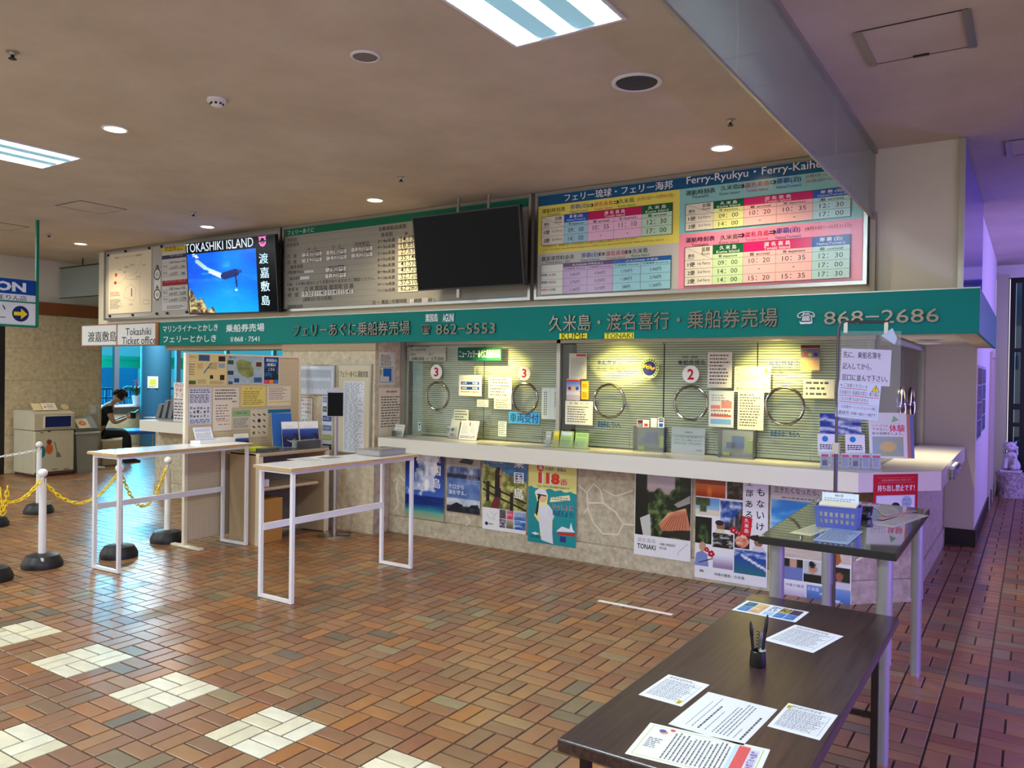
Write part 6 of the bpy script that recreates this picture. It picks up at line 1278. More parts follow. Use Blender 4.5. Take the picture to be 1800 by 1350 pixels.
# ---------------- on the counter
ZC = 1.0255
def oncounter(px_, py_): q = onz(px_, py_, ZC); return float(q[0]), float(q[1])
def acrylic_case(crop, box, label):
    p = PY(4.0); p.z(*crop); a0 = onz(crop[0]+box[0]/crop[2], crop[1]+box[1]/crop[2], ZC); y = float(a0[1]); p = PY(y); p.z(*crop); a = p.P(box[0], box[1]); b = p.P(box[2], box[3]); d = .10
    t = thing('acrylic_case', label, 'case', ((a[0]+b[0])/2, y+d/2, ZC)); o_ = wloc(t); e = .003; m = MB(o_); zt = b[1]
    m.box((a[0], y, ZC), (b[0], y+e, zt)).box((a[0], y+d-e, ZC), (b[0], y+d, zt)).box((a[0], y+e, ZC), (a[0]+e, y+d-e, zt)).box((b[0]-e, y+e, ZC), (b[0], y+d-e, zt)); m.build('box', ACRYL, t)
    m = MB(o_); w = b[0]-a[0]; h = zt-ZC
    for (u, v, uu, vv) in ((.35, .35, .68, .78), (.2, .35, .45, .55)): m.box((a[0]+w*u, y+.04, ZC+h*v), (a[0]+w*uu, y+.06, ZC+h*vv))
    m.build('blue_items', mat('blue_item', (30, 90, 160), .5), t); m = MB(o_); m.box((a[0]+w*.82, y+.03, ZC+h*.2), (a[0]+w*.94, y+.06, ZC+h*.65)).box((a[0]+w*.12, y+.03, ZC+h*.08), (a[0]+w*.3, y+.05, ZC+h*.2)); m.build('lime_items', mat('lime', (170, 200, 60), .5), t)
    m = MB(o_); m.box((a[0]+w*.04, y+.075, ZC+.003), (b[0]-w*.04, y+.08, zt-.01)); m.build('back_card', mat('grey_card', (130, 140, 136), .6), t); return t
acrylic_case(n2, (778, 1190, 1100, 952), 'clear acrylic case with blue items left of the number 2 window'); acrylic_case(n3, (112, 1112, 438, 872), 'clear acrylic case with blue items beside the rightmost pass-through')
q = onz(980+1172/5.868, 590+1215/5.868, ZC); p = Print((0, min(float(q[1]), 4.272), 0), (1, 0, 0), (0, .03, 1), .002); p.z(*n2); a = p.P(1172, 1212); b = p.P(1525, 962); p.body(a[0], a[1], b[0], b[1], (208, 206, 212)); u0, v0, u1, v1 = p.box; w, h = u1-u0, v1-v0
p.text('お客様各位', u0+w*.38, v0+h*.80, u0+w*.64, v0+h*.87, (50, 50, 56), .01)
for k, s in enumerate(('こちらの窓口は他の船の乗り口と', '分かれています。お間違えのないように', 'お願い申し上げます。ご不明の点は係員まで')): p.text(s, u0+w*.09, v0+h*(.62-.12*k), u1-w*.08, v0+h*(.69-.12*k), (60, 60, 66))
p.text('久米商船', u0+w*.74, v0+h*.14, u0+w*.92, v0+h*.2, (50, 50, 56), .01); p.build('notice', 'large white notice standing on the counter below the number 2 sign', 'notice')
def stack(px_, py_, w, h, d, col, label, fn=None, tilt=.18, hold=True, U=(1, .0, 0)):
    x, y = oncounter(px_, py_); t = thing('leaflet_rack', label, 'leaflets', (x, y, ZC)); o_ = wloc(t)
    U = np.array(U, float); U /= np.linalg.norm(U); n = np.array([U[1], -U[0], 0])
    p = Print((x, y, ZC+.002), U, np.array([0, 0, 1.])-n*tilt, d); p.body(-w/2, 0, w/2, h, col)
    if fn: fn(p, -w/2, 0, w/2, h, w, h)
    p.build('leaflets', parent=t)
    if hold:
        q = Print(np.array((x, y, ZC))+n*(d+.012), U, (0, 0, 1), .003); q.body(-w/2-.006, 0, w/2+.006, h*.5, (220, 225, 225)); o = q.build('holder_front', parent=t, m=ACRYL)
        q = MB(o_); q.box((x-w/2-.006, y-.02, ZC), (x+w/2+.006, y+.06, ZC+.004)); q.build('holder_base', ACRYL, t)
    return t
def fs_(c2): return lambda p, u0, v0, u1, v1, w, h: (p.rect(u0+w*.1, v0+h*.75, u1-w*.1, v0+h*.92, c2), p.small(u0+w*.1, v0+h*.1, u1-w*.1, v0+h*.65, 6, (120, 130, 110), .4, .2, 3, .012))
stack(977, 786, .055, .15, .01, (226, 208, 40), 'yellow leaflets leaning in a holder on the counter', fs_((240, 230, 120)), U=(1, .15, 0)); stack(963, 785, .05, .14, .01, (206, 208, 190), 'white leaflets leaning beside the yellow ones', fs_((180, 180, 170)), U=(1, .15, 0))
stack(996, 787, .13, .15, .02, (170, 210, 120), 'light green leaflets in the left clear holder', fs_((214, 220, 240))); stack(1022, 789, .13, .145, .02, (170, 210, 120), 'light green leaflets in the right clear holder', fs_((150, 190, 110)))
def ff(p, u0, v0, u1, v1, w, h): p.small(u0+w*.08, v0+h*.08, u1-w*.05, v0+h*.22, 2, (60, 60, 70), .5, .1, 3, .02); p.frame(u0+w*.1, v0+h*.3, u0+w*.48, v1-h*.08, .002, (120, 124, 140)); p.frame(u0+w*.55, v0+h*.3, u1-w*.06, v1-h*.08, .002, (120, 124, 140)); p.rect(u0+w*.49, v0+h*.72, u0+w*.54, v0+h*.92, (120, 60, 70)); p.small(u0+w*.14, v0+h*.34, u0+w*.44, v0+h*.86, 8, (150, 154, 170), .4, .2, 2, .015); p.small(u0+w*.6, v0+h*.34, u0+w*.88, v0+h*.86, 8, (150, 154, 170), .4, .2, 4, .015)
stack(822, 774, .22, .20, .012, (222, 222, 230), 'white form sheets leaning in front of the coloured brochures on the counter', ff, tilt=.3, hold=False)
stack(797, 771, .11, .26, .01, (200, 204, 200), 'grey leaflets in a clear rack left of the white form sheets', lambda p, u0, v0, u1, v1, w, h: (p.disc(u0+w*.3, v0+h*.35, .02, (30, 100, 160)), p.rect(u0+w*.1, v0+h*.1, u0+w*.5, v0+h*.2, (150, 90, 120))), tilt=.25)
stack(845, 770, .20, .33, .02, (214, 206, 200), 'coloured brochures with a red heading in a rack on the counter', lambda p, u0, v0, u1, v1, w, h: (p.rect(u0, v1-h*.09, u1, v1, (200, 40, 50)), p.rect(u0, v0+h*.55, u0+w*.5, v0+h*.72, (170, 200, 90)), p.rect(u0+w*.55, v0+h*.3, u1, v0+h*.70, (216, 150, 140)), p.rect(u0+w*.6, v0+h*.74, u1-w*.06, v0+h*.88, (226, 220, 222))), tilt=.22)
stack(868, 772, .12, .17, .008, (196, 200, 196), 'plain pale card standing right of the coloured brochures', None, tilt=.15, hold=False)
stack(700, 768, .13, .13, .008, (206, 204, 190), 'pale leaflets in a holder at the left end of the counter by the pillar', fs_((180, 180, 170)), tilt=.3)
# brochure stand at the right corner of the counter
bx_, by_ = oncounter(1440, 823); ex, ey = oncounter(1548, 826); 
t = thing('brochure_stand', 'tiered clear brochure stand with white and pale blue pamphlets at the counter corner', 'stand', ((bx_+ex)/2, by_+.06, ZC)); o_ = wloc(t)
U = np.array([ex-bx_, ey-by_, 0]); Lw = float(np.linalg.norm(U)); U /= Lw; n = np.array([U[1], -U[0], 0])
for k in range(6):
    p = Print(np.array((bx_, by_, ZC+.003))+U*(Lw*(k+.5)/6), U, (0, 0, 1), .012); w = Lw/6-.012; p.body(-w/2, 0, w/2, .115, (196, 214, 228)); p.rect(-w/2+.004, .085, w/2-.004, .105, (190, 90, 110)); p.rect(-w*.3, .02, w*.3, .06, (30, 40, 100) if k in (0, 3) else (170, 190, 210)); p.small(-w*.35, .062, w*.35, .08, 2, (90, 100, 130), .4, .2, k, .01); p.build('pamphlet', parent=t)
q = Print(np.array((bx_, by_, ZC))+n*.016, U, (0, 0, 1), .003); q.body(0, 0, Lw, .09, (220, 228, 232)); q.build('front_lip', parent=t, m=ACRYL)
def tier(off, u0, w, z0, h, col, fn, nm='brochure', tilt=.15):
    p = Print(np.array((bx_, by_, z0))-n*off+U*u0, U, np.array([0, 0, 1.])-n*tilt, .006); p.body(0, 0, w, h, col); fn(p, 0, 0, w, h, w, h); p.build(nm, parent=t)
def fb1(p, u0, v0, u1, v1, w, h): p.disc(u0+w*.38, v0+h*.78, w*.16, (40, 130, 200), 16); p.small(u0+w*.1, v0+h*.3, u1-w*.1, v0+h*.55, 3, (40, 44, 50), .6, .1, 5, .012)
tier(.045, .0, .14, ZC+.085, .17, (226, 228, 230), fb1); tier(.045, .20, .14, ZC+.085, .17, (226, 228, 230), fb1)
def waves(p, u0, v0, u1, v1, w, h): p.pict(u0, v0, u1, v1, 26, 16, lambda a, b: lp((36, 62, 140), (214, 216, 226), (math.sin(a*9+b*14+5*fbm(a*4, b*5))*.5+.5)**1.5))
tier(.08, .02, .30, ZC+.25, .16, (210, 212, 220), waves, 'blue_wave_brochure')
def exp(p, u0, v0, u1, v1, w, h):
    p.text('リゾートじゃ', u0+w*.08, v0+h*.68, u0+w*.5, v0+h*.74, K, .01); p.text('できない、', u0+w*.08, v0+h*.60, u0+w*.5, v0+h*.66, K, .01); p.text('体験', u0+w*.54, v0+h*.58, u0+w*.94, v0+h*.74, (210, 50, 90), .03); p.text('島の冒険をしよう。', u0+w*.08, v0+h*.51, u1-w*.1, v0+h*.57, K, .01)
    p.pict(u0+w*.08, v0+h*.04, u1-w*.1, v0+h*.47, 10, 10, lambda a, b: lp((170, 180, 120), (150, 170, 190), fbm(a*4, b*4)*1.4) if (a-.5)**2+(b-.5)**2 > .06 else (214, 190, 120)); p.poly([(u0+w*.6, v0+h*.78), (u0+w*.8, v0+h*.84), (u0+w*.66, v0+h*.94)], (90, 170, 90))
tier(.04, .37, .27, ZC+.085, .34, (226, 224, 222), exp); tier(.06, .645, .05, ZC+.085, .33, (196, 140, 110), lambda p, u0, v0, u1, v1, w, h: p.rect(u0+w*.5, v0, u1, v1, (110, 120, 170)))
# pocket of papers hung on the counter end
t = thing('paper_pocket', 'clear pocket with papers on the passage end of the counter', 'holder', (2.65, 5.4, .90)); o_ = wloc(t); MB(o_).box((2.632, 4.95, .90), (2.665, 5.75, .985)).build('pocket', ACRYL, t); MB(o_).box((2.636, 5.1, .905), (2.66, 5.5, 1.0)).build('papers', WHITEP, t)

# ================================================================== POSTERS ON THE COUNTER BASE
YP = 4.103
p4 = (690, 780, 5.143); p5 = (1090, 820, 6.137); p6 = (1330, 820, 5.191)
def poster(crop, box, top, label, fn, d=0):
    p = PY(YP-.001-d, .0015); p.z(*crop); a = p.P(box[0], box[1]); b = p.P(box[2], box[3]); p.body(a[0], a[1], b[0], top, (228, 228, 228)); fn(p, a[0], a[1], b[0], top, b[0]-a[0], top-a[1]); return p.build('poster', label, 'poster', m=PRINTG)
SKYB = (22, 50, 150)
def po1(p, u0, v0, u1, v1, w, h):
    def f(a, b):
        if b < .12: return lp((170, 168, 130), (90, 170, 150), b*8+fbm(a*5, b*12)*.4-.2)
        if b < .22: return lp((60, 170, 160), (10, 60, 130), (b-.12)*9+fbm(a*6, b*20)*.3)
        if b < .34: return lp((14, 60, 140), (16, 30, 100), fbm(a*5, b*40))
        s = lp((60, 100, 190), (8, 18, 90), (b-.34)*1.6); cx = .52+.05*math.sin(b*9); r = .34-.22*(b-.4)+.12*fbm(a*9, b*9); n = fbm(a*7+2, b*8+3); c = lp((110, 126, 170), (244, 246, 250), n*1.5-.1)
        if abs(a-cx) < r*(.55+.6*n) and b > .42: return c
        if b < .5 and n > .5: return lp(s, c, (n-.5)*5)
        return s
    p.pict(u0, v0, u1, v1, 34, 54, f)
    p.vtext('粟国島', u0+w*.80, v1-.02, .10, .13, (236, 236, 240), .03); p.vtext('いつもの島が待っている', u0+w*.48, v1-.06, .026, .032, (70, 76, 100), .0); p.text('あぐに', u0+w*.04, v0+.02, u0+w*.18, v0+.04, (40, 60, 80))
poster(p4, (112, 658, 472, 108), .90, 'poster of a towering white cloud over a turquoise sea', po1)
def po2(p, u0, v0, u1, v1, w, h):
    def f(a, b):
        n = fbm(a*8, b*10)
        if b > .78: return lp((150, 140, 130), (180, 172, 160), n)
        if b > .66: return lp((60, 80, 130), (190, 200, 220), n*1.6-.3)
        if b > .58: return lp((20, 26, 50), (40, 50, 90), n)
        if b > .24: return lp((60, 90, 150), (110, 140, 190), n)
        if b > .10: return lp((150, 170, 190), (214, 220, 226), n*1.4-.2)
        return lp((16, 20, 34), (60, 70, 90), n)
    p.pict(u0, v0, u1, v1, 22, 40, f); p.text('テロから', u0+w*.05, v0+h*.40, u0+w*.52, v0+h*.48, (236, 238, 242), .01); p.text('海を守る。', u0+w*.05, v0+h*.30, u0+w*.58, v0+h*.38, (236, 238, 242), .01)
    p.poly([(u0+w*.1, v0+h*.1), (u0+w*.45, v0+h*.08), (u0+w*.5, v0+h*.13), (u0+w*.3, v0+h*.17)], (24, 28, 40)); p.poly([(u0+w*.65, v0+h*.1), (u0+w*.98, v0+h*.08), (u0+w*.95, v0+h*.16), (u0+w*.75, v0+h*.15)], (24, 28, 40)); p.small(u0+w*.6, v0+h*.5, u0+w*.98, v0+h*.66, 8, (200, 206, 220), .3, .3, 3, .02); p.poly([(u0+w*.35, v0+h*.86), (u0+w*.75, v0+h*.84), (u0+w*.8, v0+h*.92), (u0+w*.5, v0+h*.95)], (40, 40, 44))
poster(p4, (490, 605, 796, 150), .885, 'blue grey anti terrorism sea poster with boats', po2)
def thumbs(p, lst):
    for (a, b, c, d, f) in lst: p.pict(a, b, c, d, 9, 9, f)
def po3(p, u0, v0, u1, v1, w, h):
    def f(a, b):
        n = fbm(a*12, b*12)
        if b > .86-.30*a: return lp((60, 90, 130), (90, 130, 170), n) if b > .9-.1*a else lp((20, 70, 130), (60, 130, 180), n)
        return lp((90, 96, 40), (196, 190, 110), n*1.7-.3)
    vm = v0+h*.30; p.pict(u0, vm, u1, v1, 34, 34, f)
    H = v1-vm
    def q(a, b): return u0+w*a, vm+H*b
    for (a, b, c, d) in ((0, .50, .36, .36), (.36, .36, 1, .16), (0, .36, .36, .22), (.36, .22, 1, .02)): x0, y0 = q(a, b); x1, y1 = q(c, d); p.line(x0, y0, x1, y1, .018, (36, 30, 30))
    for a, b in ((.12, .44), (.67, .26)): x, y = q(a, b); p.rect(x-.02, y-.16, x+.02, y+.04, (36, 32, 32))
    p.poly([q(.18, .0), q(.38, .0), q(.42, .22), (q(.28, .22))], (110, 40, 50)); p.poly([q(.28, .22), q(.42, .22), q(.43, .55), q(.40, .66), q(.30, .62)], (26, 26, 34)); p.poly([q(.40, .40), q(.43, .40), q(.43, .60), q(.39, .62)], (190, 140, 110)); x, y = q(.38, .74); p.disc(x, y, .03, (180, 130, 100), ry=.045); p.poly([q(.28, .40), q(.36, .42), q(.38, .68), q(.41, .80), q(.34, .82), q(.29, .74)], (22, 18, 20))
    p.vtext('粟国島', u0+w*.82, v1+.02, .105, .15, (236, 236, 240), .03); p.text('とぅえるぱーの島', u0+w*.1, v1-h*.09, u0+w*.46, v1-h*.06, (190, 204, 220))
    cols = [lambda a, b: lp((60, 50, 60), (120, 110, 110), fbm(a*6, b*6)), lambda a, b: lp((200, 30, 50), (220, 200, 210), fbm(a*4, b*4)), lambda a, b: lp((60, 110, 180), (190, 200, 210), b+fbm(a*4, b*4)-.5), lambda a, b: lp((50, 40, 60), (210, 206, 210), fbm(a*7, b*7)*1.5-.3), lambda a, b: lp((90, 80, 60), (190, 170, 150), b), lambda a, b: lp((20, 80, 160), (210, 220, 230), fbm(a*5, b*5)*1.6-.4)]
    k = 0
    for j in (1, 0):
        for a, c in ((.40, .55), (.56, .72), (.73, 1.0)): thumbs(p, [(u0+w*a, v0+h*(.05+.125*j), u0+w*c-.002, v0+h*(.05+.125*j+.118), cols[k])]); k += 1
    for (a, b), (c, d) in (((.1, .22), (.16, .15)), ((.16, .15), (.26, .17)), ((.26, .17), (.34, .25)), ((.2, .24), (.3, .2)), ((.24, .13), (.3, .16))): p.line(u0+w*a, v0+h*b, u0+w*c, v0+h*d, .003, (150, 150, 150))
    p.disc(u0+w*.1, v0+h*.08, .018, (30, 40, 90)); p.text('粟国村', u0+w*.15, v0+h*.07, u0+w*.26, v0+h*.09, K)
poster(p4, (812, 765, 1216, 170), .89, 'poster of a woman with long dark hair by a fence above the sea', po3)
def po4(p, u0, v0, u1, v1, w, h):
    p.rect(u0, v0, u1, v1, (20, 140, 146)); pts = [(u0, v0+h*.70)]+[(u0+w*k/16, v0+h*(.66+.012*math.sin(k*1.9)+.03*(1-k/16))) for k in range(17)]+[(u1, v1), (u0, v1)]; p.poly(pts, (226, 220, 130))
    p.disc(u0+w*.25, v0+h*.935, .038, (210, 50, 30)); p.text('海', u0+w*.25-.022, v0+h*.935-.022, u0+w*.25+.022, v0+h*.935+.022, (240, 236, 220), .02); p.text('の事件・事故は', u0+w*.35, v0+h*.905, u0+w*.78, v0+h*.95, (30, 50, 110), .03)
    for dx in (.004,): p.text('118', u0+w*.21+dx, v0+h*.74-dx, u0+w*.66+dx, v0+h*.88-dx, (240, 236, 220), .12); p.text('番', u0+w*.66+dx, v0+h*.74-dx, u0+w*.82+dx, v0+h*.82-dx, (240, 236, 220), .09)
    p.text('118', u0+w*.21, v0+h*.74, u0+w*.66, v0+h*.88, (214, 60, 24), .07); p.text('番', u0+w*.66, v0+h*.74, u0+w*.82, v0+h*.82, (214, 60, 24), .05); p.text('お名前・住所などの緊急通報用の電話番号です', u0+w*.18, v0+h*.695, u1-w*.14, v0+h*.72, (60, 80, 120), .02)
    # woman officer in white
    def q(a, b): return u0+w*a, v0+h*b
    p.poly([q(.13, .34), q(.22, .42), q(.18, .55), (q(.14, .62)), q(.24, .69), q(.36, .67), q(.42, .60), q(.40, .50), q(.52, .42), q(.52, .02), q(.28, .05), q(.24, .25)], (240, 232, 130))
    p.poly([q(.30, .04), q(.54, .01), q(.50, .26), q(.52, .42), q(.44, .48), q(.30, .48), q(.21, .42), q(.25, .24)], (224, 226, 232)); p.poly([q(.44, .46), q(.56, .36), q(.52, .30), q(.42, .36)], (216, 218, 226))
    p.poly([q(.16, .36), q(.20, .52), q(.24, .56), q(.22, .40), q(.19, .33)], (40, 26, 24)); x, y = q(.30, .555); p.disc(x, y, w*.095, (224, 176, 150), 20, ry=h*.05); p.poly([q(.20, .55), q(.22, .62), q(.34, .62), q(.40, .58), q(.28, .60), q(.22, .52)], (40, 26, 24)); p.poly([q(.17, .60), q(.38, .59), q(.40, .62), q(.36, .66), q(.22, .67), q(.15, .64)], (226, 228, 234)); p.poly([q(.18, .595), q(.39, .585), q(.38, .60), q(.20, .61)], (24, 26, 50))
    p.poly([q(.46, .52), q(.88, .57), q(.86, .63), q(.48, .58)], (236, 230, 170)); p.small(u0+w*.5, v0+h*.55, u0+w*.84, v0+h*.60, 2, (120, 120, 150), .5, .1, 3, .02)
    p.text('いっしょに', q(.52, 0)[0], q(0, .44)[1], q(.93, 0)[0], q(0, .51)[1], (236, 80, 120), .03); p.text('おぼえよう!', q(.52, 0)[0], q(0, .36)[1], q(.95, 0)[0], q(0, .43)[1], (30, 40, 110), .03)
    p.poly([q(.60, .16), q(.98, .18), q(.98, .14), q(.66, .13)], (190, 40, 40)); p.poly([q(.60, .17), q(.98, .19), q(.94, .22), q(.90, .30), q(.87, .22), q(.72, .24), q(.66, .21)], (230, 232, 238)); p.rect(*q(.68, .05), *q(.80, .12), (20, 60, 130)); p.text('海上保安庁', *q(.06, .06), *q(.30, .085), (20, 30, 80), .02); p.poly([q(.08, .11), q(.16, .13), q(.26, .11), q(.16, .095)], (230, 234, 240))
poster(p4, (1222, 880, 1668, 182), .875, 'yellow and teal emergency number poster with a woman officer in white', po4)
def po5(p, u0, v0, u1, v1, w, h):
    def f(a, b):
        n = fbm(a*13, b*13, 4)
        if b > .52 and .22 < a < .72 and b > .60+.25*abs(math.sin(a*11))*.6 and b > .72-.1*a: return lp((170, 150, 140), (206, 200, 210), (b-.6)*2+.2*n)
        if a < .24: return lp((6, 10, 10), (22, 34, 22), n*1.6-.4)
        if a > .8 and b > .2: return lp((8, 10, 10), (40, 60, 36), n*1.5-.4)
        if b < .30 and a < .3: return lp((90, 96, 90), (200, 200, 190), n*1.8-.4)
        return lp((14, 30, 16), (96, 120, 60), n*2.0-.55)
    vm = v0+h*.24; H = v1-vm; p.pict(u0+.006, vm, u1-.004, v1, 44, 46, f)
    def q(a, b): return u0+w*a, vm+H*b
    p.poly([q(.44, .20), q(.72, .42), q(.92, .44), q(1.0-.01, .16), q(.5, .10)], (196, 120, 88)); p.poly([q(.44, .20), q(.72, .42), q(.92, .44), q(.90, .48), q(.60, .38)], (216, 156, 120))
    for k in range(9): x0, y0 = q(.50+.05*k, .11+.006*k); x1, y1 = q(.66+.032*k, .34+.009*k); p.line(x0, y0, x1, y1, .005, (120, 64, 44)); p.k -= 1
    p.k += 1; p.poly([q(.5, .09), q(1-.01, .15), q(1-.01, .02), q(.56, .02)], (40, 34, 34)); p.poly([q(.70, .52), q(.98, .68), q(.98, .56), q(.78, .48)], (150, 150, 140)); p.poly([q(.10, .26), q(.28, .34), q(.30, .0), q(.16, .0)], (196, 196, 186))
    p.text('渡名喜島', u0+w*.06, v0+h*.155, u0+w*.39, v0+h*.205, (150, 150, 160)); p.text('TONAKI', u0+w*.06, v0+h*.075, u0+w*.39, v0+h*.135, K, .02); p.text('沖縄の原風景が', u0+w*.46, v0+h*.145, u0+w*.74, v0+h*.175, K, .01); p.text('残る島', u0+w*.46, v0+h*.10, u0+w*.58, v0+h*.13, K, .01)
    for (a, b), (c, d) in (((.78, .05), (.80, .1)), ((.80, .1), (.86, .14)), ((.86, .14), (.95, .2))): p.line(u0+w*a, v0+h*b, u0+w*c, v0+h*d, .006, (180, 182, 186))
poster(p5, (150, 942, 775, 85), .88, 'poster of a red tiled roof among dark trees with a white caption', po5)
def po6(p, u0, v0, u1, v1, w, h):
    def q(a, b): return u0+w*a, v0+h*b
    def ph(a, b, c, d, f, n=14): x0, y0 = q(a, b); x1, y1 = q(c, d); p.pict(x0, y0, x1, y1, n, n, f)
    ph(0, .80, .42, 1, lambda a, b: lp((150, 40, 14), (230, 120, 40), 1-abs(b-.6)*2+(.6 if abs(a-.45) < .06 else 0)) if b < .62 else lp((200, 90, 30), (120, 50, 26), b)); ph(.44, .80, .66, 1, lambda a, b: lp((30, 24, 20), (120, 90, 70), fbm(a*7, b*7)*1.6-.5))
    ph(0, .62, .34, .79, lambda a, b: lp((40, 60, 34), (90, 100, 50), fbm(a*9, b*9)) if (b > .55 and a < .6) or (.2 < a < .45 and b > .2) else (lp((190, 200, 190), (100, 160, 210), b*1.3) if b > .3 else (214, 206, 180))); ph(.35, .50, .66, .78, lambda a, b: lp((20, 60, 140), (190, 200, 214), max(0, fbm(a*6, b*6)*2-.7)) if b > a*.9-.1 else lp((30, 30, 34), (150, 150, 150), fbm(a*14, b*3)*1.5-.4), 20)
    ph(0, .34, .235, .60, lambda a, b: lp((8, 16, 10), (90, 130, 80), (1-abs(a-.5)*2)*(1-b)*1.3*fbm(a*8, b*8)*2-.1)); x, y = q(.36, .53); p.disc(x, y, .035, (150, 100, 76), ry=.045); p.poly([q(.26, .44), q(.30, .50), q(.40, .50), q(.46, .44)], (206, 206, 170)); p.disc(x-.01, y+.025, .036, (40, 32, 30), ry=.022)
    ph(.25, .32, .54, .46, lambda a, b: lp((20, 24, 20), (214, 214, 216), fbm(a*7, b*7)*2.1-.9)); ph(.555, .34, .76, .48, lambda a, b: lp((200, 90, 60), (230, 210, 190), fbm(a*6, b*6)*1.4-.2) if (a-.5)**2+(b-.5)**2 < .2 else (40, 34, 34))
    x, y = q(.88, .42); p.disc(x, y, .036, (150, 100, 80), ry=.04); p.disc(x, y+.03, .075, (36, 28, 22), ry=.024); p.poly([q(.79, .33), q(.82, .38), q(.94, .38), q(.985, .33)], (206, 200, 206)); ph(.555, .10, .985, .33, lambda a, b: (224, 228, 232) if abs(b-(.82-.62*max(0, a-.15)))<.05 and a > .2 else (lp((40, 110, 120), (30, 70, 150), b*1.4) if b < .72 else lp((30, 70, 150), (190, 200, 220), fbm(a*8, b*12)*1.7-.5)), 20)
    x, y = q(.11, .31); p.disc(x, y, .03, (190, 150, 120), ry=.04); p.poly([q(0, .12), q(.02, .24), q(.1, .27), q(.18, .24), q(.2, .12)], (120, 136, 190)); p.line(*q(.06, .15), *q(.34, .23), .008, (60, 50, 46)); ph(.26, .12, .54, .24, lambda a, b: lp((150, 130, 160), (214, 214, 226), b*1.5-.3))
    for (a, b, s) in ((.54, .505, .028), (.62, .48, .02), (.17, .285, .02), (.235, .25, .028)):
        x, y = q(a, b)
        for k in range(5): p.disc(x+s*.6*math.cos(k*1.257), y+s*.6*math.sin(k*1.257), s*.5, (206, 30, 50), 10); p.k -= 1
        p.k += 1; p.disc(x, y, s*.25, (240, 210, 220), 8)
    p.rect(*q(.66, .50), *q(.985, 1.0), (226, 226, 228)); p.vtext('何もないけど', u0+w*.90, v1+.03, .060, .092, K, .03); p.vtext('全部ある。', u0+w*.745, v1+.01, .056, .088, K, .03)
    x, y = q(.72, .56); p.poly([(x-.035, y+.08), (x+.045, y+.065), (x+.03, y-.085), (x-.05, y-.07)], (200, 24, 44)); p.vtext('久米島', x-.002, y+.062, .034, .042, (236, 236, 236), .02)
    p.text('沖縄の離島・久米島', u0+w*.28, v0+h*.045, u0+w*.70, v0+h*.075, (60, 60, 66), .0); p.text('球美', u0+w*.07, v0+h*.06, u0+w*.13, v0+h*.085, (60, 40, 60), .03)
poster(p5, (803, 1190, 1604, 150), .875, 'photo collage poster with tall black vertical writing and a red label', po6)
def po7(p, u0, v0, u1, v1, w, h):
    def q(a, b): return u0+w*a, v0+h*b
    def ph(a, b, c, d, f, n=14): x0, y0 = q(a, b); x1, y1 = q(c, d); p.pict(x0, y0, x1, y1, n, n, f)
    p.rect(*q(0, .85), *q(1, 1), (196, 190, 180)); p.text('泣きたくなったら、久米島へ。', u0+w*.04, v0+h*.915, u1-w*.06, v0+h*.965, (40, 34, 30), .01); p.small(u0+w*.14, v0+h*.87, u0+w*.6, v0+h*.89, 1, (120, 110, 100), .6, 0, 2, .02)
    ph(.01, .55, .99, .86, lambda a, b: lp((40, 130, 200), (150, 200, 226), max(0, fbm(a*5, b*9)*2-.8)) if b > .2 else (90, 150, 170)); ph(.01, .40, .99, .55, lambda a, b: lp((190, 176, 160), (214, 204, 190), fbm(a*8, b*8))); p.poly([q(.74, .40), q(.78, .52), q(.84, .54), q(.88, .42), q(.84, .385)], (170, 100, 50))
    ph(.01, .22, .17, .39, lambda a, b: lp((40, 60, 30), (90, 60, 40), fbm(a*5, b*5)) if b > .35 else (200, 206, 170)); ph(.18, .22, .42, .39, lambda a, b: (30, 34, 30) if b > .6 and abs(a-.5) > .2 else ((196, 156, 130) if b > .6 else (110, 124, 180))); ph(.43, .22, .68, .39, lambda a, b: (30, 26, 26) if b < .4 or (a-.4)**2+(b-.85)**2 < .03 else ((190, 140, 110) if (a-.45)**2+(b-.65)**2 < .05 else (190, 200, 196)))
    ph(.73, .20, .985, .37, lambda a, b: (36, 30, 26) if b > .72 and abs(a-.5) < .42 else ((150, 90, 74) if (a-.5)**2*2+(b-.55)**2 < .05 else ((200, 196, 206) if b < .35 else (30, 44, 28)))); ph(.01, .01, .46, .21, lambda a, b: lp((150, 120, 160), (224, 224, 232), b*1.4-.1)); ph(.47, .0, .995, .20, lambda a, b: (224, 228, 234) if abs(b-(.75-.7*max(0, a-.3))) < .05 and a > .3 else lp((20, 60, 140), (120, 150, 200), b))
    p.text('沖縄の離島', u0+w*.20, v0+h*.165, u0+w*.44, v0+h*.19, (60, 60, 80)); p.text('久米島', u0+w*.48, v0+h*.155, u0+w*.62, v0+h*.185, (220, 224, 240), .01)
poster(p6, (112, 1245, 880, 190), .875, 'beach poster with row of portraits low on the counter base near the corner', po7)
p = Print((2.14, 4.19, 0), (.36, .36, 0), (0, 0, 1), .001)

# floor tape
a = onz(1052, 1056); b = onz(1182, 1081); d = (b-a)[:2]; L_ = float(np.linalg.norm(d)); ang = math.atan2(d[1], d[0]); m = MB(); c = ((a+b)/2)[:2]; m.box((c[0]-L_/2, c[1]-.0225, .0012), (c[0]+L_/2, c[1]+.0225, .0024), ang, (c[0], c[1])); o = m.build('floor_tape', mat('tape', (246, 242, 236), .5)); tag(o, 'strip of white tape on the brick tiles', 'tape')

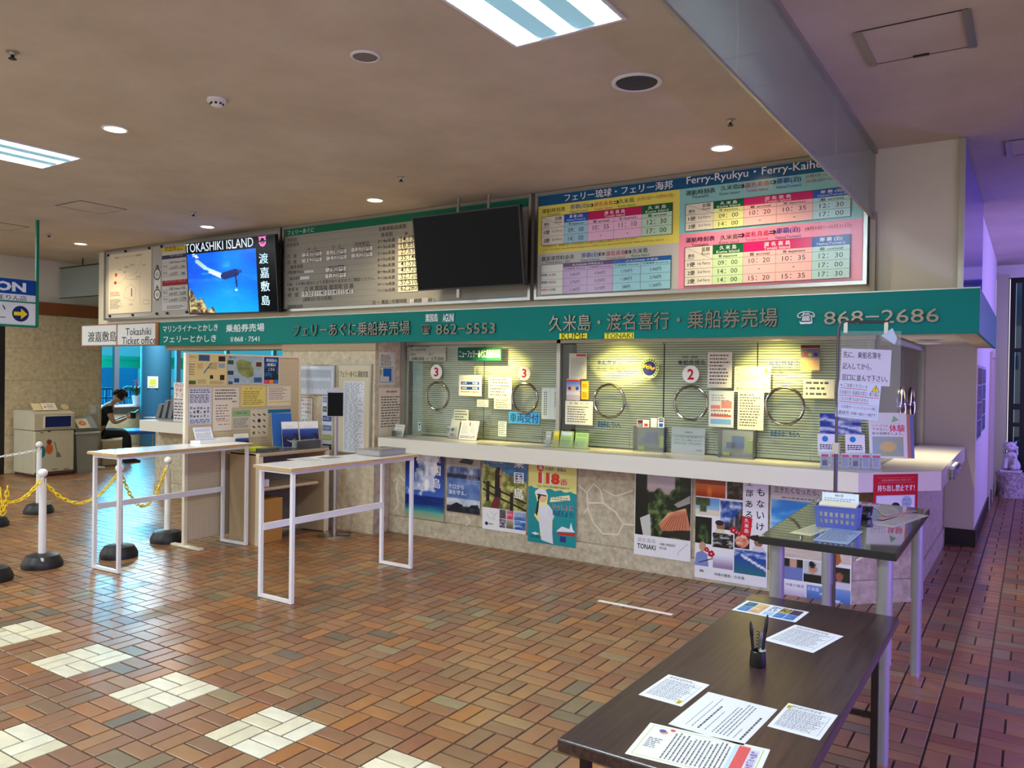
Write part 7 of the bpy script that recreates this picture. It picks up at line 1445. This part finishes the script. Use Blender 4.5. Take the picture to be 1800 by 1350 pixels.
# ================================================================== DARK TABLE WITH PAPERS
DW = mat('dark_walnut', (74, 54, 49), .30, nscale=3, dark=(36, 26, 25), stretch=(26, .9, 26)); DZ = .70
t = thing('folding_table', 'long dark wood topped table in front with papers lying on it', 'table', (2.43, .48, 0)); o_ = wloc(t)
MB(o_).bbox((2.122, -.42, DZ-.036), (2.735, 1.365, DZ), .005).build('table_top', DW, t)
for x in (2.17, 2.665):
    for y in (-.34, 1.25): MB(o_).box((x-.013, y-.013, 0), (x+.013, y+.013, DZ-.037)).build('leg', DKMETAL, t)
for y in (-.34, 1.25): MB(o_).box((2.184, y-.01, .30), (2.651, y+.01, .32)).build('stretcher', DKMETAL, t)
MB(o_).box((2.15, -.30, DZ-.065), (2.17, 1.21, DZ-.037)).box((2.66, -.30, DZ-.065), (2.68, 1.21, DZ-.037)).build('apron_rail', DKMETAL, t)
WP = (232, 236, 242)
def dsheet(cor, label, fn, col=WP, wh=None):
    """cor: three pixel corners (near-left, far-left, near-right) of the sheet -> u axis near-left to near-right, v axis to far-left"""
    a, b, c = (onz(*q, DZ+.0008) for q in cor); U = c-a; w = float(np.linalg.norm(U)); p = Print(a, U, b-a, .0005); h = float(abs((b-a) @ p.V)); p.body(0, 0, w, h, col); fn(p, 0, 0, w, h, w, h); return p.build('paper_sheet', label, 'paper')
def formfn(seed, tag_=None):
    def fn(p, u0, v0, u1, v1, w, h):
        RR = random.Random(seed); p.frame(u0+w*.08, v0+h*.10, u1-w*.08, v1-h*.16, .0012, (110, 116, 130)); n = 9
        for k in range(1, n): v = v0+h*(.1+.74*k/n); p.rect(u0+w*.08, v-.0005, u1-w*.08, v+.0005, (140, 146, 160)); p.k -= 1
        for k in range(1, 5): u = u0+w*(.08+.84*k/5+.02*RR.random()); p.rect(u-.0005, v0+h*.1, u+.0005, v1-h*.16, (140, 146, 160)); p.k -= 1
        p.k += 1; p.small(u0+w*.1, v0+h*.12, u1-w*.1, v1-h*.18, 14, (100, 106, 120), .38, .25, seed, .006); p.small(u0+w*.1, v1-h*.13, u1-w*.2, v1-h*.05, 2, (80, 84, 96), .5, .3, seed+1, .008)
        if tag_: a, b = tag_; p.rect(u0+w*a, v0+h*b, u0+w*(a+.09), v0+h*(b+.14), (210, 200, 40)); p.text('見本', u0+w*(a+.01), v0+h*(b+.03), u0+w*(a+.08), v0+h*(b+.10), (60, 60, 20), .01)
    return fn
d3 = (980, 1030, 2.903)
def px3(x, y): return (980+x/2.903, 1030+y/2.903)
def phf(p, u0, v0, u1, v1, w, h):
    fs2 = [lambda a, b: lp((40, 90, 70), (90, 130, 200), fbm(a*4+1, b*4)*1.6-.3), lambda a, b: lp((190, 140, 90), (226, 200, 160), fbm(a*5, b*5)), lambda a, b: lp((200, 170, 60), (60, 50, 40), fbm(a*6, b*4)*1.7-.3), lambda a, b: lp((30, 50, 90), (120, 50, 50), fbm(a*5+2, b*5)*1.6-.4)]
    for k, (a, b, c, d) in enumerate(((.05, .55, .22, .92), (.23, .10, .41, .92), (.62, .5, .77, .92), (.78, .5, .94, .92), (.05, .1, .22, .53), (.62, .08, .77, .48), (.78, .08, .94, .48))):
        f = fs2[k % 4] if k < 4 else (lambda a, b: lp((40, 90, 170), (120, 160, 200), fbm(a*5, b*5))); p.pict(u0+w*a, v0+h*b, u0+w*c, v0+h*d, 12, 12, f)
    p.small(u0+w*.46, v0+h*.45, u0+w*.58, v1-h*.1, 4, (60, 66, 90), .5, .2, 3, .02); p.text('渡名喜', u0+w*.52, v0+h*.78, u0+w*.60, v0+h*.9, (30, 50, 120), .02); p.rect(u0+w*.45, v0+h*.1, u0+w*.6, v0+h*.4, (176, 196, 220))
dsheet((px3(888, 122), px3(945, 70), px3(1214, 186)), 'small photo leaflet at the far end of the dark table', phf, (226, 234, 246))
dsheet((px3(1048, 275), px3(1122, 176), px3(1304, 342)), 'white form page behind the black pen holder', formfn(3))
dsheet((px3(413, 555), px3(548, 447), px3(632, 616)), 'white form page with a yellow tab at the left edge of the dark table', formfn(5, (.82, .05)))
def lf(p, u0, v0, u1, v1, w, h):
    # text runs along the short axis, seen from the other side
    RR = random.Random(5)
    for k, (a, th_, ln, c) in enumerate(((.90, .03, .6, (60, 64, 72)), (.82, .014, .25, (120, 124, 130)), (.74, .016, .75, (90, 94, 100)), (.69, .016, .82, (90, 94, 100)), (.64, .016, .82, (90, 94, 100)), (.59, .016, .7, (90, 94, 100)), (.54, .016, .72, (110, 114, 120)), (.44, .014, .5, (120, 124, 130)), (.34, .028, .62, (60, 64, 72)), (.26, .014, .78, (120, 124, 130)), (.18, .012, .7, (130, 134, 140)))):
        x = u0+w*a; y = v0+h*.1
        while y < v0+h*(.1+ln): d = .006+RR.random()*.01; p.rect(x, y, x+w*th_, y+d, c); p.k -= 1; y += d+.003
    p.k += 1
dsheet((px3(565, 705), px3(745, 534), px3(945, 816)), 'large white instruction page in the middle of the dark table', lf, (226, 230, 238))
dsheet((px3(1070, 716), px3(1163, 594), px3(1338, 788)), 'white form page with a yellow tab at the right side of the dark table', formfn(7, (.03, .80)))
def gf(p, u0, v0, u1, v1, w, h):
    p.frame(u0+w*.04, v0+h*.05, u1-w*.04, v1-h*.05, .003, (190, 206, 130)); p.rect(u0+w*.86, v0+h*.10, u0+w*.94, v1-h*.10, (214, 212, 236)); 
    p.rect(u0+w*.77, v0+h*.08, u0+w*.86, v1-h*.08, (214, 90, 90)); p.rect(u0+w*.735, v0+h*.08, u0+w*.765, v1-h*.08, (190, 220, 230)); RR = random.Random(9)
    for i, s in enumerate('記入する前に必ず読む'): p.text(s, u0+w*.875, v0+h*(.13+.072*i), u0+w*.93, v0+h*(.13+.072*i+.055), (90, 70, 150), .02); p.k -= 1
    p.k += 1
    for k in range(14):
        x = u0+w*(.26+.034*k); y = v0+h*.1
        while y < v1-h*(.12+.15*RR.random()): d = .006+RR.random()*.012; p.rect(x, y, x+w*.012, y+d, (110, 114, 120)); p.k -= 1; y += d+.003
    p.k += 1; p.disc(u0+w*.16, v0+h*.80, w*.035, (226, 150, 120), 14); p.disc(u0+w*.145, v0+h*.83, w*.03, (70, 90, 160), 14); p.disc(u0+w*.22, v0+h*.9, w*.022, (210, 90, 100), 10); p.small(u0+w*.08, v0+h*.3, u0+w*.2, v0+h*.6, 6, (130, 130, 136), .4, .3, 3, .01)
dsheet((px3(343, 856), px3(500, 704), px3(1005, 1020)), 'bordered guide page with a red band nearest the camera on the dark table', gf, (232, 236, 232))
# pen holder with three pens
q = onz(1332, 1170, DZ); px_, py_ = float(q[0]), float(q[1])
t = thing('pen_holder', 'round black pen holder on the dark table', 'pen holder', (px_, py_, DZ+.0008)); o_ = wloc(t)
MB(o_).lathe((px_, py_, DZ+.0008), [(.027, 0), (.028, .006), (.0245, .05), (.022, .052), (.021, .012)], 22).build('cup', BLACK, t, smooth=True)
m = MB(o_); a0 = 0; m.tube([(px_+.006*math.cos(k*.9), py_+.006*math.sin(k*.9), DZ+.045+k*.0016) for k in range(46)], .0014, 5); m.build('coil_cord', mat('cord_black', (24, 24, 26), .4), t)
m = MB(o_); m.cyl((px_+.012, py_+.006, DZ+.05), (px_+.012, py_+.006, DZ+.057), .012, n=14); m.build('sticker', mat('pale_green', (200, 214, 200), .5), t)
for k, (dx, dy, lx, ly, h, lb) in enumerate(((-.013, -.002, -.012, -.004, .150, 'shorter black pen standing in the pen holder'), (.010, .004, .018, .006, .178, 'taller black pen standing in the pen holder'), (.0, .012, .004, .014, .11, 'clear pen standing at the back of the pen holder'))):
    a = Vector((px_+dx, py_+dy, DZ+.014)); b = Vector((px_+dx+lx, py_+dy+ly, DZ+h)); d = (b-a); m = MB(); m.tube([a, a+d*.62], .0052, 10); m.tube([a+d*.62, a+d*.64, a+d*.80, a+d*.93, b], [.0052, .0062, .0066, .0046, .0016], 10); o = m.build('pen', mat('pen_clear', (120, 124, 128), .2) if k == 2 else BLACK, smooth=True); tag(o, lb, 'pen', 'pens in the black holder')

# ================================================================== GREY LEGGED TABLE
GZ = .95
t = thing('table', 'black topped table on thick grey telescopic legs with a clear sheet on top', 'table', (2.41, 2.17, 0)); o_ = wloc(t)
gp = [(2.125, 1.445), (2.712, 1.432), (2.70, 2.86), (2.07, 2.95)]
MB(o_).prism(gp, GZ-.034, GZ-.001).build('table_top', mat('black_top', (22, 22, 24), .25), t)
MB(o_).prism([(2.13, 1.452), (2.705, 1.44), (2.694, 2.852), (2.078, 2.94)], GZ-.0008, GZ+.0008).build('glass_sheet', mat('glossy_sheet', (70, 72, 72), .04, coat=.8), t)
GL = mat('grey_leg', (146, 148, 150), .35, metal=.25)
for x, y in ((2.655, 1.53), (2.19, 1.53), (2.647, 2.80), (2.15, 2.84)):
    lg = MB(o_).cyl((x, y, .44), (x, y, GZ-.035), .033, n=24).build('leg', GL, t, smooth=True); MB(o_).cyl((x, y, .012), (x, y, .44), .028, n=24).build('leg_extension', GL, lg, smooth=True); MB(o_).cyl((x, y, 0), (x, y, .012), .03, n=20).build('foot', ALU, lg)
def gsh(cor, label, fn, col, dz=0):
    a, b, c = (onz(*q, GZ+.0016+dz) for q in cor); U = c-a; w = float(np.linalg.norm(U)); p = Print(a, U, b-a, .0004); h = float(abs((b-a) @ p.V)); p.body(0, 0, w, h, col); fn(p, 0, 0, w, h, w, h); return p.build('paper_sheet', label, 'paper', m=PRINTG)
def g6(x, y): return (1320+x/5.294, 850+y/5.294)
gsh((g6(350, 460), g6(470, 300), g6(555, 490)), 'pale drawing sheet under the clear cover at the left of the grey legged table', formfn(12), (196, 196, 170)); gsh((g6(570, 530), g6(640, 400), g6(900, 570)), 'bluish printed sheet in front of the blue basket', formfn(13), (150, 172, 200), .0006)
gsh((g6(1130, 385), g6(1075, 225), g6(1325, 412)), 'printed page at the back right of the grey legged table', formfn(14), (176, 172, 180)); gsh((g6(1230, 300), g6(1200, 215), g6(1440, 312)), 'second printed page at the back right edge of the grey legged table', formfn(15), (150, 152, 158), .0008)
gsh((g6(1160, 330), g6(1100, 195), g6(1230, 340)), 'narrow colourful strip page beside the blue basket', lambda p, u0, v0, u1, v1, w, h: p.pict(u0, v0, u1, v1, 8, 14, lambda a, b: lp((190, 120, 90), (110, 90, 170), fbm(a*5, b*7)*1.5-.2)), (190, 150, 150), .0014)
# blue basket with slips
a = onz(*g6(610, 400), GZ+.002); b = onz(*g6(985, 438), GZ+.002); U = (b-a)[:2]; bw = float(np.linalg.norm(U)); ang = math.atan2(U[1], U[0])
t = thing('basket', 'blue plastic basket with square holes holding white slips', 'basket', (float(a[0]+b[0])/2, float(a[1]+b[1])/2, GZ+.003), rz=ang)
BB = mat('basket_blue', (82, 96, 170), .35); bd, bh = .115, .105; m = MB()
def wallp(m, x0, x1, ztop, y0, yt, holes):
    # front/back wall leaning out : y0 at the base, yt at the top, with two rows of holes
    def pt(x, f_): sx = 1+.10*f_; return (x*sx, y0+(yt-y0)*f_, bh*f_)
    nx = 7; xs = [x0]+[x0+(x1-x0)*(.06+.88*(k+.5)/nx)+s_*(x1-x0)*.036 for k in range(nx) for s_ in (-1, 1)]+[x1]; fs3 = [0, .22, .42, .52, .74, 1.0]
    for i in range(len(xs)-1):
        for j in range(len(fs3)-1):
            if holes and i % 2 == 1 and j in (1, 3): continue
            P_ = [pt(xs[i], fs3[j]), pt(xs[i+1], fs3[j]), pt(xs[i+1], fs3[j+1]), pt(xs[i], fs3[j+1])]; Q_ = [(p_[0], p_[1]+.0025, p_[2]) for p_ in P_]; m.add(P_+Q_, [(0, 1, 2, 3), (7, 6, 5, 4), (0, 4, 5, 1), (1, 5, 6, 2), (2, 6, 7, 3), (3, 7, 4, 0)])
hw = bw/2; wallp(m, -hw, hw, bh, 0, -.012, True); wallp(m, -hw, hw, bh, bd, bd+.012, True)
for s_ in (-1, 1):
    P_ = [(s_*hw, .002, 0), (s_*hw, bd, 0), (s_*hw*1.1, bd+.012, bh), (s_*hw*1.1, -.01, bh)]; m.extr(P_, (s_*.0025, 0, 0))
m.box((-hw, 0, 0), (hw, bd, .003)); m.tube([(-hw*1.1, -.012, bh), (hw*1.1, -.012, bh), (hw*1.1, bd+.014, bh), (-hw*1.1, bd+.014, bh)], .004, 6, closed=True); m.build('basket_body', BB, t)
m = MB()
for k in range(9): m.box((-hw*.93, .014+.0105*k, .004), (hw*.93, .021+.0105*k, .112+.003*(k % 3)))
m.build('paper_slips', mat('slips', (232, 226, 206), .6), t)
Mx = Matrix.Translation(Vector(t.location)) @ Matrix.Rotation(ang, 4, 'Z'); o0 = Mx @ Vector((-hw*.92, .112, .006)); uu = (Mx.to_3x3() @ Vector((1, 0, 0)))
p = Print(tuple(o0), tuple(uu), (0, 0, 1), .002); w = hw*1.86; p.body(0, 0, w, .155, (214, 232, 240)); p.text('乗船名簿', w*.35, .135, w*.58, .148, (60, 66, 76), .01); p.small(w*.06, .112, w*.94, .130, 2, (110, 120, 130), .4, .2, 3, .01); p.build('form_card', 'pale form card standing up at the back of the blue basket', 'card')
a = onz(*g6(1085, 300), GZ+.0045); t = thing('pen_stand', 'small black pen stand right of the blue basket', 'pen holder', (float(a[0]), float(a[1]), GZ+.0045)); o_ = wloc(t); m = MB(o_); m.bbox((a[0]-.03, a[1]-.12, GZ+.0045), (a[0]+.02, a[1]-.03, GZ+.035), .006); m.build('base', BLACK, t); MB(o_).lathe((float(a[0]), float(a[1]), GZ+.005), [(.02, 0), (.025, .02), (.03, .05), (.02, .052)], 14).build('cup', BLACK, t)

# ================================================================== STANDING SIGN ON A POLE
sx_, sy_ = [float(v) for v in ony(1469.5, 800, 3.35)[:2]]
U = np.array([.94, .34, 0]); U /= np.linalg.norm(U)
def sp(u, v): return on_plane(u, v, (sx_, sy_, 0), np.cross(U, (0, 0, 1)))
t = thing('sign_stand', 'thin metal pole stand with a clear hanging panel before the counter corner', 'stand', (sx_, sy_, 0)); o_ = wloc(t)
zt = float(sp(1475, 566)[2]); e = sp(1563, 563); PM = mat('pole_metal', (92, 88, 86), .35, metal=.7)
z1 = float(sp(1470, 786)[2]); MB(o_).cyl((sx_, sy_, .02), (sx_, sy_, z1), .0125, n=14).build('lower_pole', PM, t, smooth=True)
pts = [(sx_, sy_, z1), (sx_, sy_, zt-.05)]+[(sx_+U[0]*.05*(1-math.cos(k*PI/8)), sy_+U[1]*.05*(1-math.cos(k*PI/8)), zt-.05+.05*math.sin(k*PI/8)) for k in range(1, 5)]+[(e[0], e[1], zt)]
MB(o_).tube(pts, .0095, 10).build('upper_pole', PM, t, smooth=True); MB(o_).bbox((sx_-.022, sy_-.022, z1-.045), (sx_+.022, sy_+.022, z1+.03), .004).build('clamp', mat('clamp_cream', (200, 196, 170), .5), t)
MB(o_).lathe((sx_, sy_, 0), [(.16, 0), (.16, .012), (.14, .02), (.02, .024)], 30).build('base', PM, t, smooth=True)
tl, tr, bl_ = sp(1474, 585), sp(1584, 582), sp(1470, 740)
p = Print(tl-np.cross(U, (0, 0, 1))*.0, U, (0, 0, 1), .003); a = p.P(1475, 742); b = p.P(1584, 582); p.body(a[0], a[1], b[0], b[1], (220, 226, 230)); p.build('clear_panel', parent=t, m=ACRYL)
for x in (1487, 1558): q = sp(x, 572); MB(o_).box((q[0]-.012, q[1]-.01, q[2]-.05), (q[0]+.012, q[1]+.01, q[2]+.02)).build('clip', ALU, t)
s7 = (1380, 540, 4.218); n_ = np.cross(U, (0, 0, 1))
def ssheet(dn, quad, label, fn, col, rot):
    q0 = on_plane(*[s7[i]+quad[0][i]/s7[2] for i in (0, 1)], np.array((sx_, sy_, 0))+n_*dn, n_); U2 = U*math.cos(rot)+np.array((0, 0, 1))*math.sin(rot); V2 = -U*math.sin(rot)+np.array((0, 0, 1))*math.cos(rot)
    p = Print(q0, U2, V2, .001); p.z(*s7); b = p.P(*quad[1]); p.body(0, 0, b[0], b[1], col); fn(p, 0, 0, b[0], b[1], b[0], b[1]); return p.build('notice', label, 'notice')
def s1f(p, u0, v0, u1, v1, w, h):
    for k, (s, x1) in enumerate((('先に、乗船名簿を', .80), ('記入してから、', .62), ('窓口に並んで下さい。', .95))): p.text(s, u0+w*.04, v0+h*(.74-.315*k), u0+w*x1, v0+h*(.92-.315*k), (40, 44, 52), .012)
ssheet(.004, ((404, 570), (790, 318)), 'white notice with large black writing hung on the pole stand', s1f, (206, 206, 216), math.radians(-2.0))
ssheet(.0075, ((372, 810), (714, 572)), 'caution notice with red underlines taped under the large notice on the pole stand', lambda *q: warn(*q), (206, 216, 226), math.radians(-4.5))
p = Print(sp(1548, 590)+n_*.006, U, (0, 0, 1), .001); p.poly([(-.0, -.0), (.07, .05), (.10, -.02), (.085, -.06)], (190, 214, 224)); p.build('paper_scrap', 'torn corner of pale film on the clear panel of the pole stand', 'paper')

# red notice at the counter corner
A_ = np.array((2.15, 3.83, 0)); B_ = np.array((2.63, 4.36, 0)); Uc = B_-A_; nc = np.cross(Uc/np.linalg.norm(Uc), (0, 0, 1)); p = Print(A_+nc*.004, Uc, (0, 0, 1), .0015); p.z(*p6); a = p.P(1062, 360); b = p.P(1472, 66)
u0, u1, vt = a[0], b[0], b[1]; w = u1-u0; vb = vt-w*1.25; p.body(u0, vb, u1, vt, (190, 26, 34)); h = vt-vb; q = lambda x, y: (u0+w*x, vb+h*y)
p.text('本紙は無断持ち出しを禁じます', *q(.18, .895), *q(.85, .925), (226, 170, 160)); p.rect(*q(.1, .87), *q(.92, .876), (220, 120, 110)); p.rect(*q(.1, .945), *q(.92, .95), (220, 120, 110)); p.text('持ち出し禁止です！', *q(.09, .74), *q(.92, .84), (236, 236, 232), .035)
p.rect(*q(.06, .12), *q(.94, .68), (150, 190, 206)); p.rect(*q(.075, .13), *q(.925, .67), (222, 224, 222)); x, y = q(.5, .46); p.disc(x, y, w*.085, (236, 200, 170), 20, ry=w*.1); p.disc(x, y+w*.075, w*.095, (40, 30, 28), 20, ry=w*.06); p.rect(x-w*.1, y+w*.01, x-w*.07, y+w*.08, (40, 30, 28)); p.rect(x+w*.07, y+w*.01, x+w*.1, y+w*.08, (40, 30, 28)); p.disc(x-w*.035, y-w*.01, w*.01, (40, 30, 28), 8); p.disc(x+w*.035, y-w*.01, w*.01, (40, 30, 28), 8); p.poly([q(.36, .16), q(.64, .16), q(.60, .36), q(.40, .36)], (210, 80, 70)); x, y = q(.75, .57); p.disc(x, y, w*.12, (150, 190, 206), 20); p.text('他の人', x-w*.09, y+w*.02, x+w*.09, y+w*.07, (190, 60, 70), .02); p.text('の為に', x-w*.09, y-w*.06, x+w*.09, y-w*.01, (190, 60, 70), .02)
p.text('ご協力お願いします', *q(.15, .03), *q(.85, .09), (236, 220, 216), .02); p.build('red_notice', 'red bordered do not take notice hanging from the counter corner', 'notice')

# ================================================================== RIGHT PASSAGE
t = thing('blue_board', 'glossy deep blue sign board with a grey metal frame on the wing wall', 'board', (2.71, 5.75, 2.35)); o_ = wloc(t)
MB(o_).box((2.703, 4.51, 2.40), (2.735, 7.04, 3.485)).build('panel', mat('blue_panel', (30, 40, 190), .18, coat=.5), t)
MB(o_).box((2.702, 4.455, 2.38), (2.738, 4.508, 3.492)).box((2.702, 4.509, 2.36), (2.738, 7.04, 2.398)).build('frame', ALU, t)
for k, (ya, yb2, za, zb_, s_) in enumerate(((7.25, 8.05, 1.08, 1.87, 1), (8.15, 8.9, 1.12, 1.87, 2))):
    p = PX(2.7025, .003); p.body(ya, za, yb2, zb_, (206, 206, 214)); RR = random.Random(s_)
    for i in range(3):
        for j in range(4): p.pict(ya+.02+(yb2-ya-.04)*i/3, za+.02+(zb_-za-.04)*j/4, ya+.01+(yb2-ya-.04)*(i+1)/3, za+.01+(zb_-za-.04)*(j+1)/4, 5, 5, (lambda c1, c2, o1: (lambda a, b: lp(c1, c2, fbm(a*4+o1, b*4))))(RR.choice(((40, 50, 90), (60, 40, 60), (30, 70, 120))), RR.choice(((150, 160, 200), (190, 100, 90), (90, 140, 180))), i+3*j))
    p.build('poster', ('photo collage poster nearest on the violet lit wing wall', 'dark blue photo poster further along the wing wall')[k], 'poster', m=PRINTG)
t = thing('door_frame_trim', 'cream door frame edge at the end of the wing wall', 'trim', (2.71, 10.2, 0)); tag(t, kind='structure'); MB(wloc(t)).box((2.701, 10.0, 0), (2.73, 10.12, 2.1)).box((2.701, 10.9, 0), (2.73, 11.0, 2.1)).box((2.701, 10.12, 2.03), (2.73, 10.9, 2.1)).build('frame', mat('cream_trim', (196, 186, 166), .5), t)
m = MB(); m.box((2.701, 11.62, 0), (2.86, 12.1, 3.3)); struct('trim_steel_column', m, STEEL, 'steel clad column beside the glass doors')
dr = thing('door_1', 'dark framed glass entrance doors at the end of the passage', None, (4.6, 12.15, 0)); tag(dr, kind='structure'); o_ = wloc(dr); DF = mat('door_frame_dark', (26, 28, 36), .3, metal=.5)
m = MB(o_)
for x in (2.87, 3.02, 3.32, 4.3, 5.3, 6.2): m.box((x, 12.1, 0), (x+.07, 12.2, 3.3))
for z in (0, .36, 1.02, 1.28, 2.16, 3.22): m.box((2.87, 12.105, z), (6.3, 12.195, z+(.09 if z not in (1.02, 2.16) else .06)))
m.build('frame', DF, dr); MB(o_).box((2.88, 12.145, .05), (6.25, 12.155, 3.25)).build('glass_pane', GLASSD, dr)
struct('wall_passage_end', MB().box((2.201, 12.1, 3.3), (7, 12.3, CZ-.002)), WHITEWALL, 'wall above the entrance doors')
o = MB().box((2.9, 15.0, -.05), (7.5, 15.2, 3.6)).build('wall_street', mat('street_wall', (70, 96, 110), .7)); tag(o, 'dim bluish wall outside beyond the entrance doors', None, None, 'structure')
struct('ground_street', MB().box((1, 16.0, -.1), (8, 16.2, -.02)), GROUT, 'street beyond')
o = MB().box((3.45, 14.2, 0), (5.0, 14.9, 1.1)).build('street_planter', mat('planter', (110, 124, 132), .7)); tag(o, 'pale concrete block outside the entrance doors', 'planter')
struct('wall_passage_right', MB().box((6.9, 2.0, 0), (7.0, 12.3, CZ-.002)), mat('right_wall', (150, 148, 160), .7), 'wall on the far side of the passage')
# shisa statue on a stump
SX, SY = 2.93, 11.62; ST = mat('shisa_stone', (214, 212, 206), .8, noise=.18, nscale=30, bump=.6, bscale=60); STM = mat('coral_stump', (206, 196, 186), .85, nscale=22, dark=(120, 106, 96), bump=1.0, bscale=45)
bm = bmesh.new(); bmesh.ops.create_cone(bm, cap_ends=True, segments=36, radius1=.19, radius2=.185, depth=.36); bmesh.ops.subdivide_edges(bm, edges=[e for e in bm.edges if abs(e.verts[0].co.z-e.verts[1].co.z) > .1], cuts=9)
for v in bm.verts:
    a = math.atan2(v.co.y, v.co.x); z = v.co.z; r = 1+.10*fbm(a*2.2+9, z*7+4)+.08*math.sin(a*3+1)+.14*max(0, (abs(z)-.1)/.08)*.5-.05+.07*fbm(a*7, z*22); v.co.x *= r; v.co.y *= r; v.co.x += SX; v.co.y += SY; v.co.z += .18
me = bpy.data.meshes.new('stump'); bm.to_mesh(me); bm.free(); me.materials.append(STM); o = link_mesh('stone_stump', me); tag(o, 'rough pale coral stone stump under the lion dog statue', 'stump')
t = thing('lion_statue', 'grey stone lion dog statue seated on the coral stump', 'statue', (SX, SY, .362), rz=math.radians(-8))
m = MB(); m.bbox((-.13, -.12, 0), (.13, .12, .035), .012); m.build('plinth', ST, t)
nodes = [((0, .05, .10), (.085, .085)), ((0, .01, .18), (.078, .075)), ((0, -.03, .26), (.068, .062)), ((0, -.045, .33), (.055, .05))]; edges = [(0, 1), (1, 2), (2, 3)]
for s_ in (-1, 1): chain(2, [((s_*.055, -.055, .22), .036), ((s_*.06, -.075, .12), .030), ((s_*.06, -.085, .05), .034)]); chain(0, [((s_*.085, .01, .09), .05), ((s_*.095, -.05, .06), .036)])
skin_body('body', nodes, edges, ST, t)
m = MB(); m.ball((0, -.06, .385), .075, 20, 14, (1.05, .95, .95)); m.ball((0, -.118, .36), .045, 14, 10, (1.25, .7, .7)); m.ball((0, -.15, .375), .016, 10, 8, (1.4, 1, 1)); m.build('head', ST, t, smooth=True)
m = MB()
for s_ in (-1, 1): m.extr([(s_*.035, -.05, .44), (s_*.075, -.05, .43), (s_*.072, -.05, .475)], (0, .03, 0)); m.ball((s_*.032, -.125, .405), .014, 10, 8)
m.build('ears_and_eyes', ST, t); m = MB(); RR = random.Random(3)
for k in range(46): a = RR.uniform(-.3, PI+.3); z = .23+.17*RR.random(); r_ = .075+.01*RR.random(); m.ball((r_*math.cos(a), -.045+r_*.9*math.sin(a)*(1 if RR.random() < .75 else -.75), z), .019, 8, 6)
m.build('mane', ST, t, smooth=True); m = MB(); m.ball((.045, -.09, .085), .042, 16, 10); m.build('stone_ball', ST, t, smooth=True)
m = MB(); m.tube([(0, .12, .08), (0, .16, .16), (.02, .15, .26), (0, .12, .32)], [.03, .04, .035, .012], 8); m.build('tail', ST, t, smooth=True)
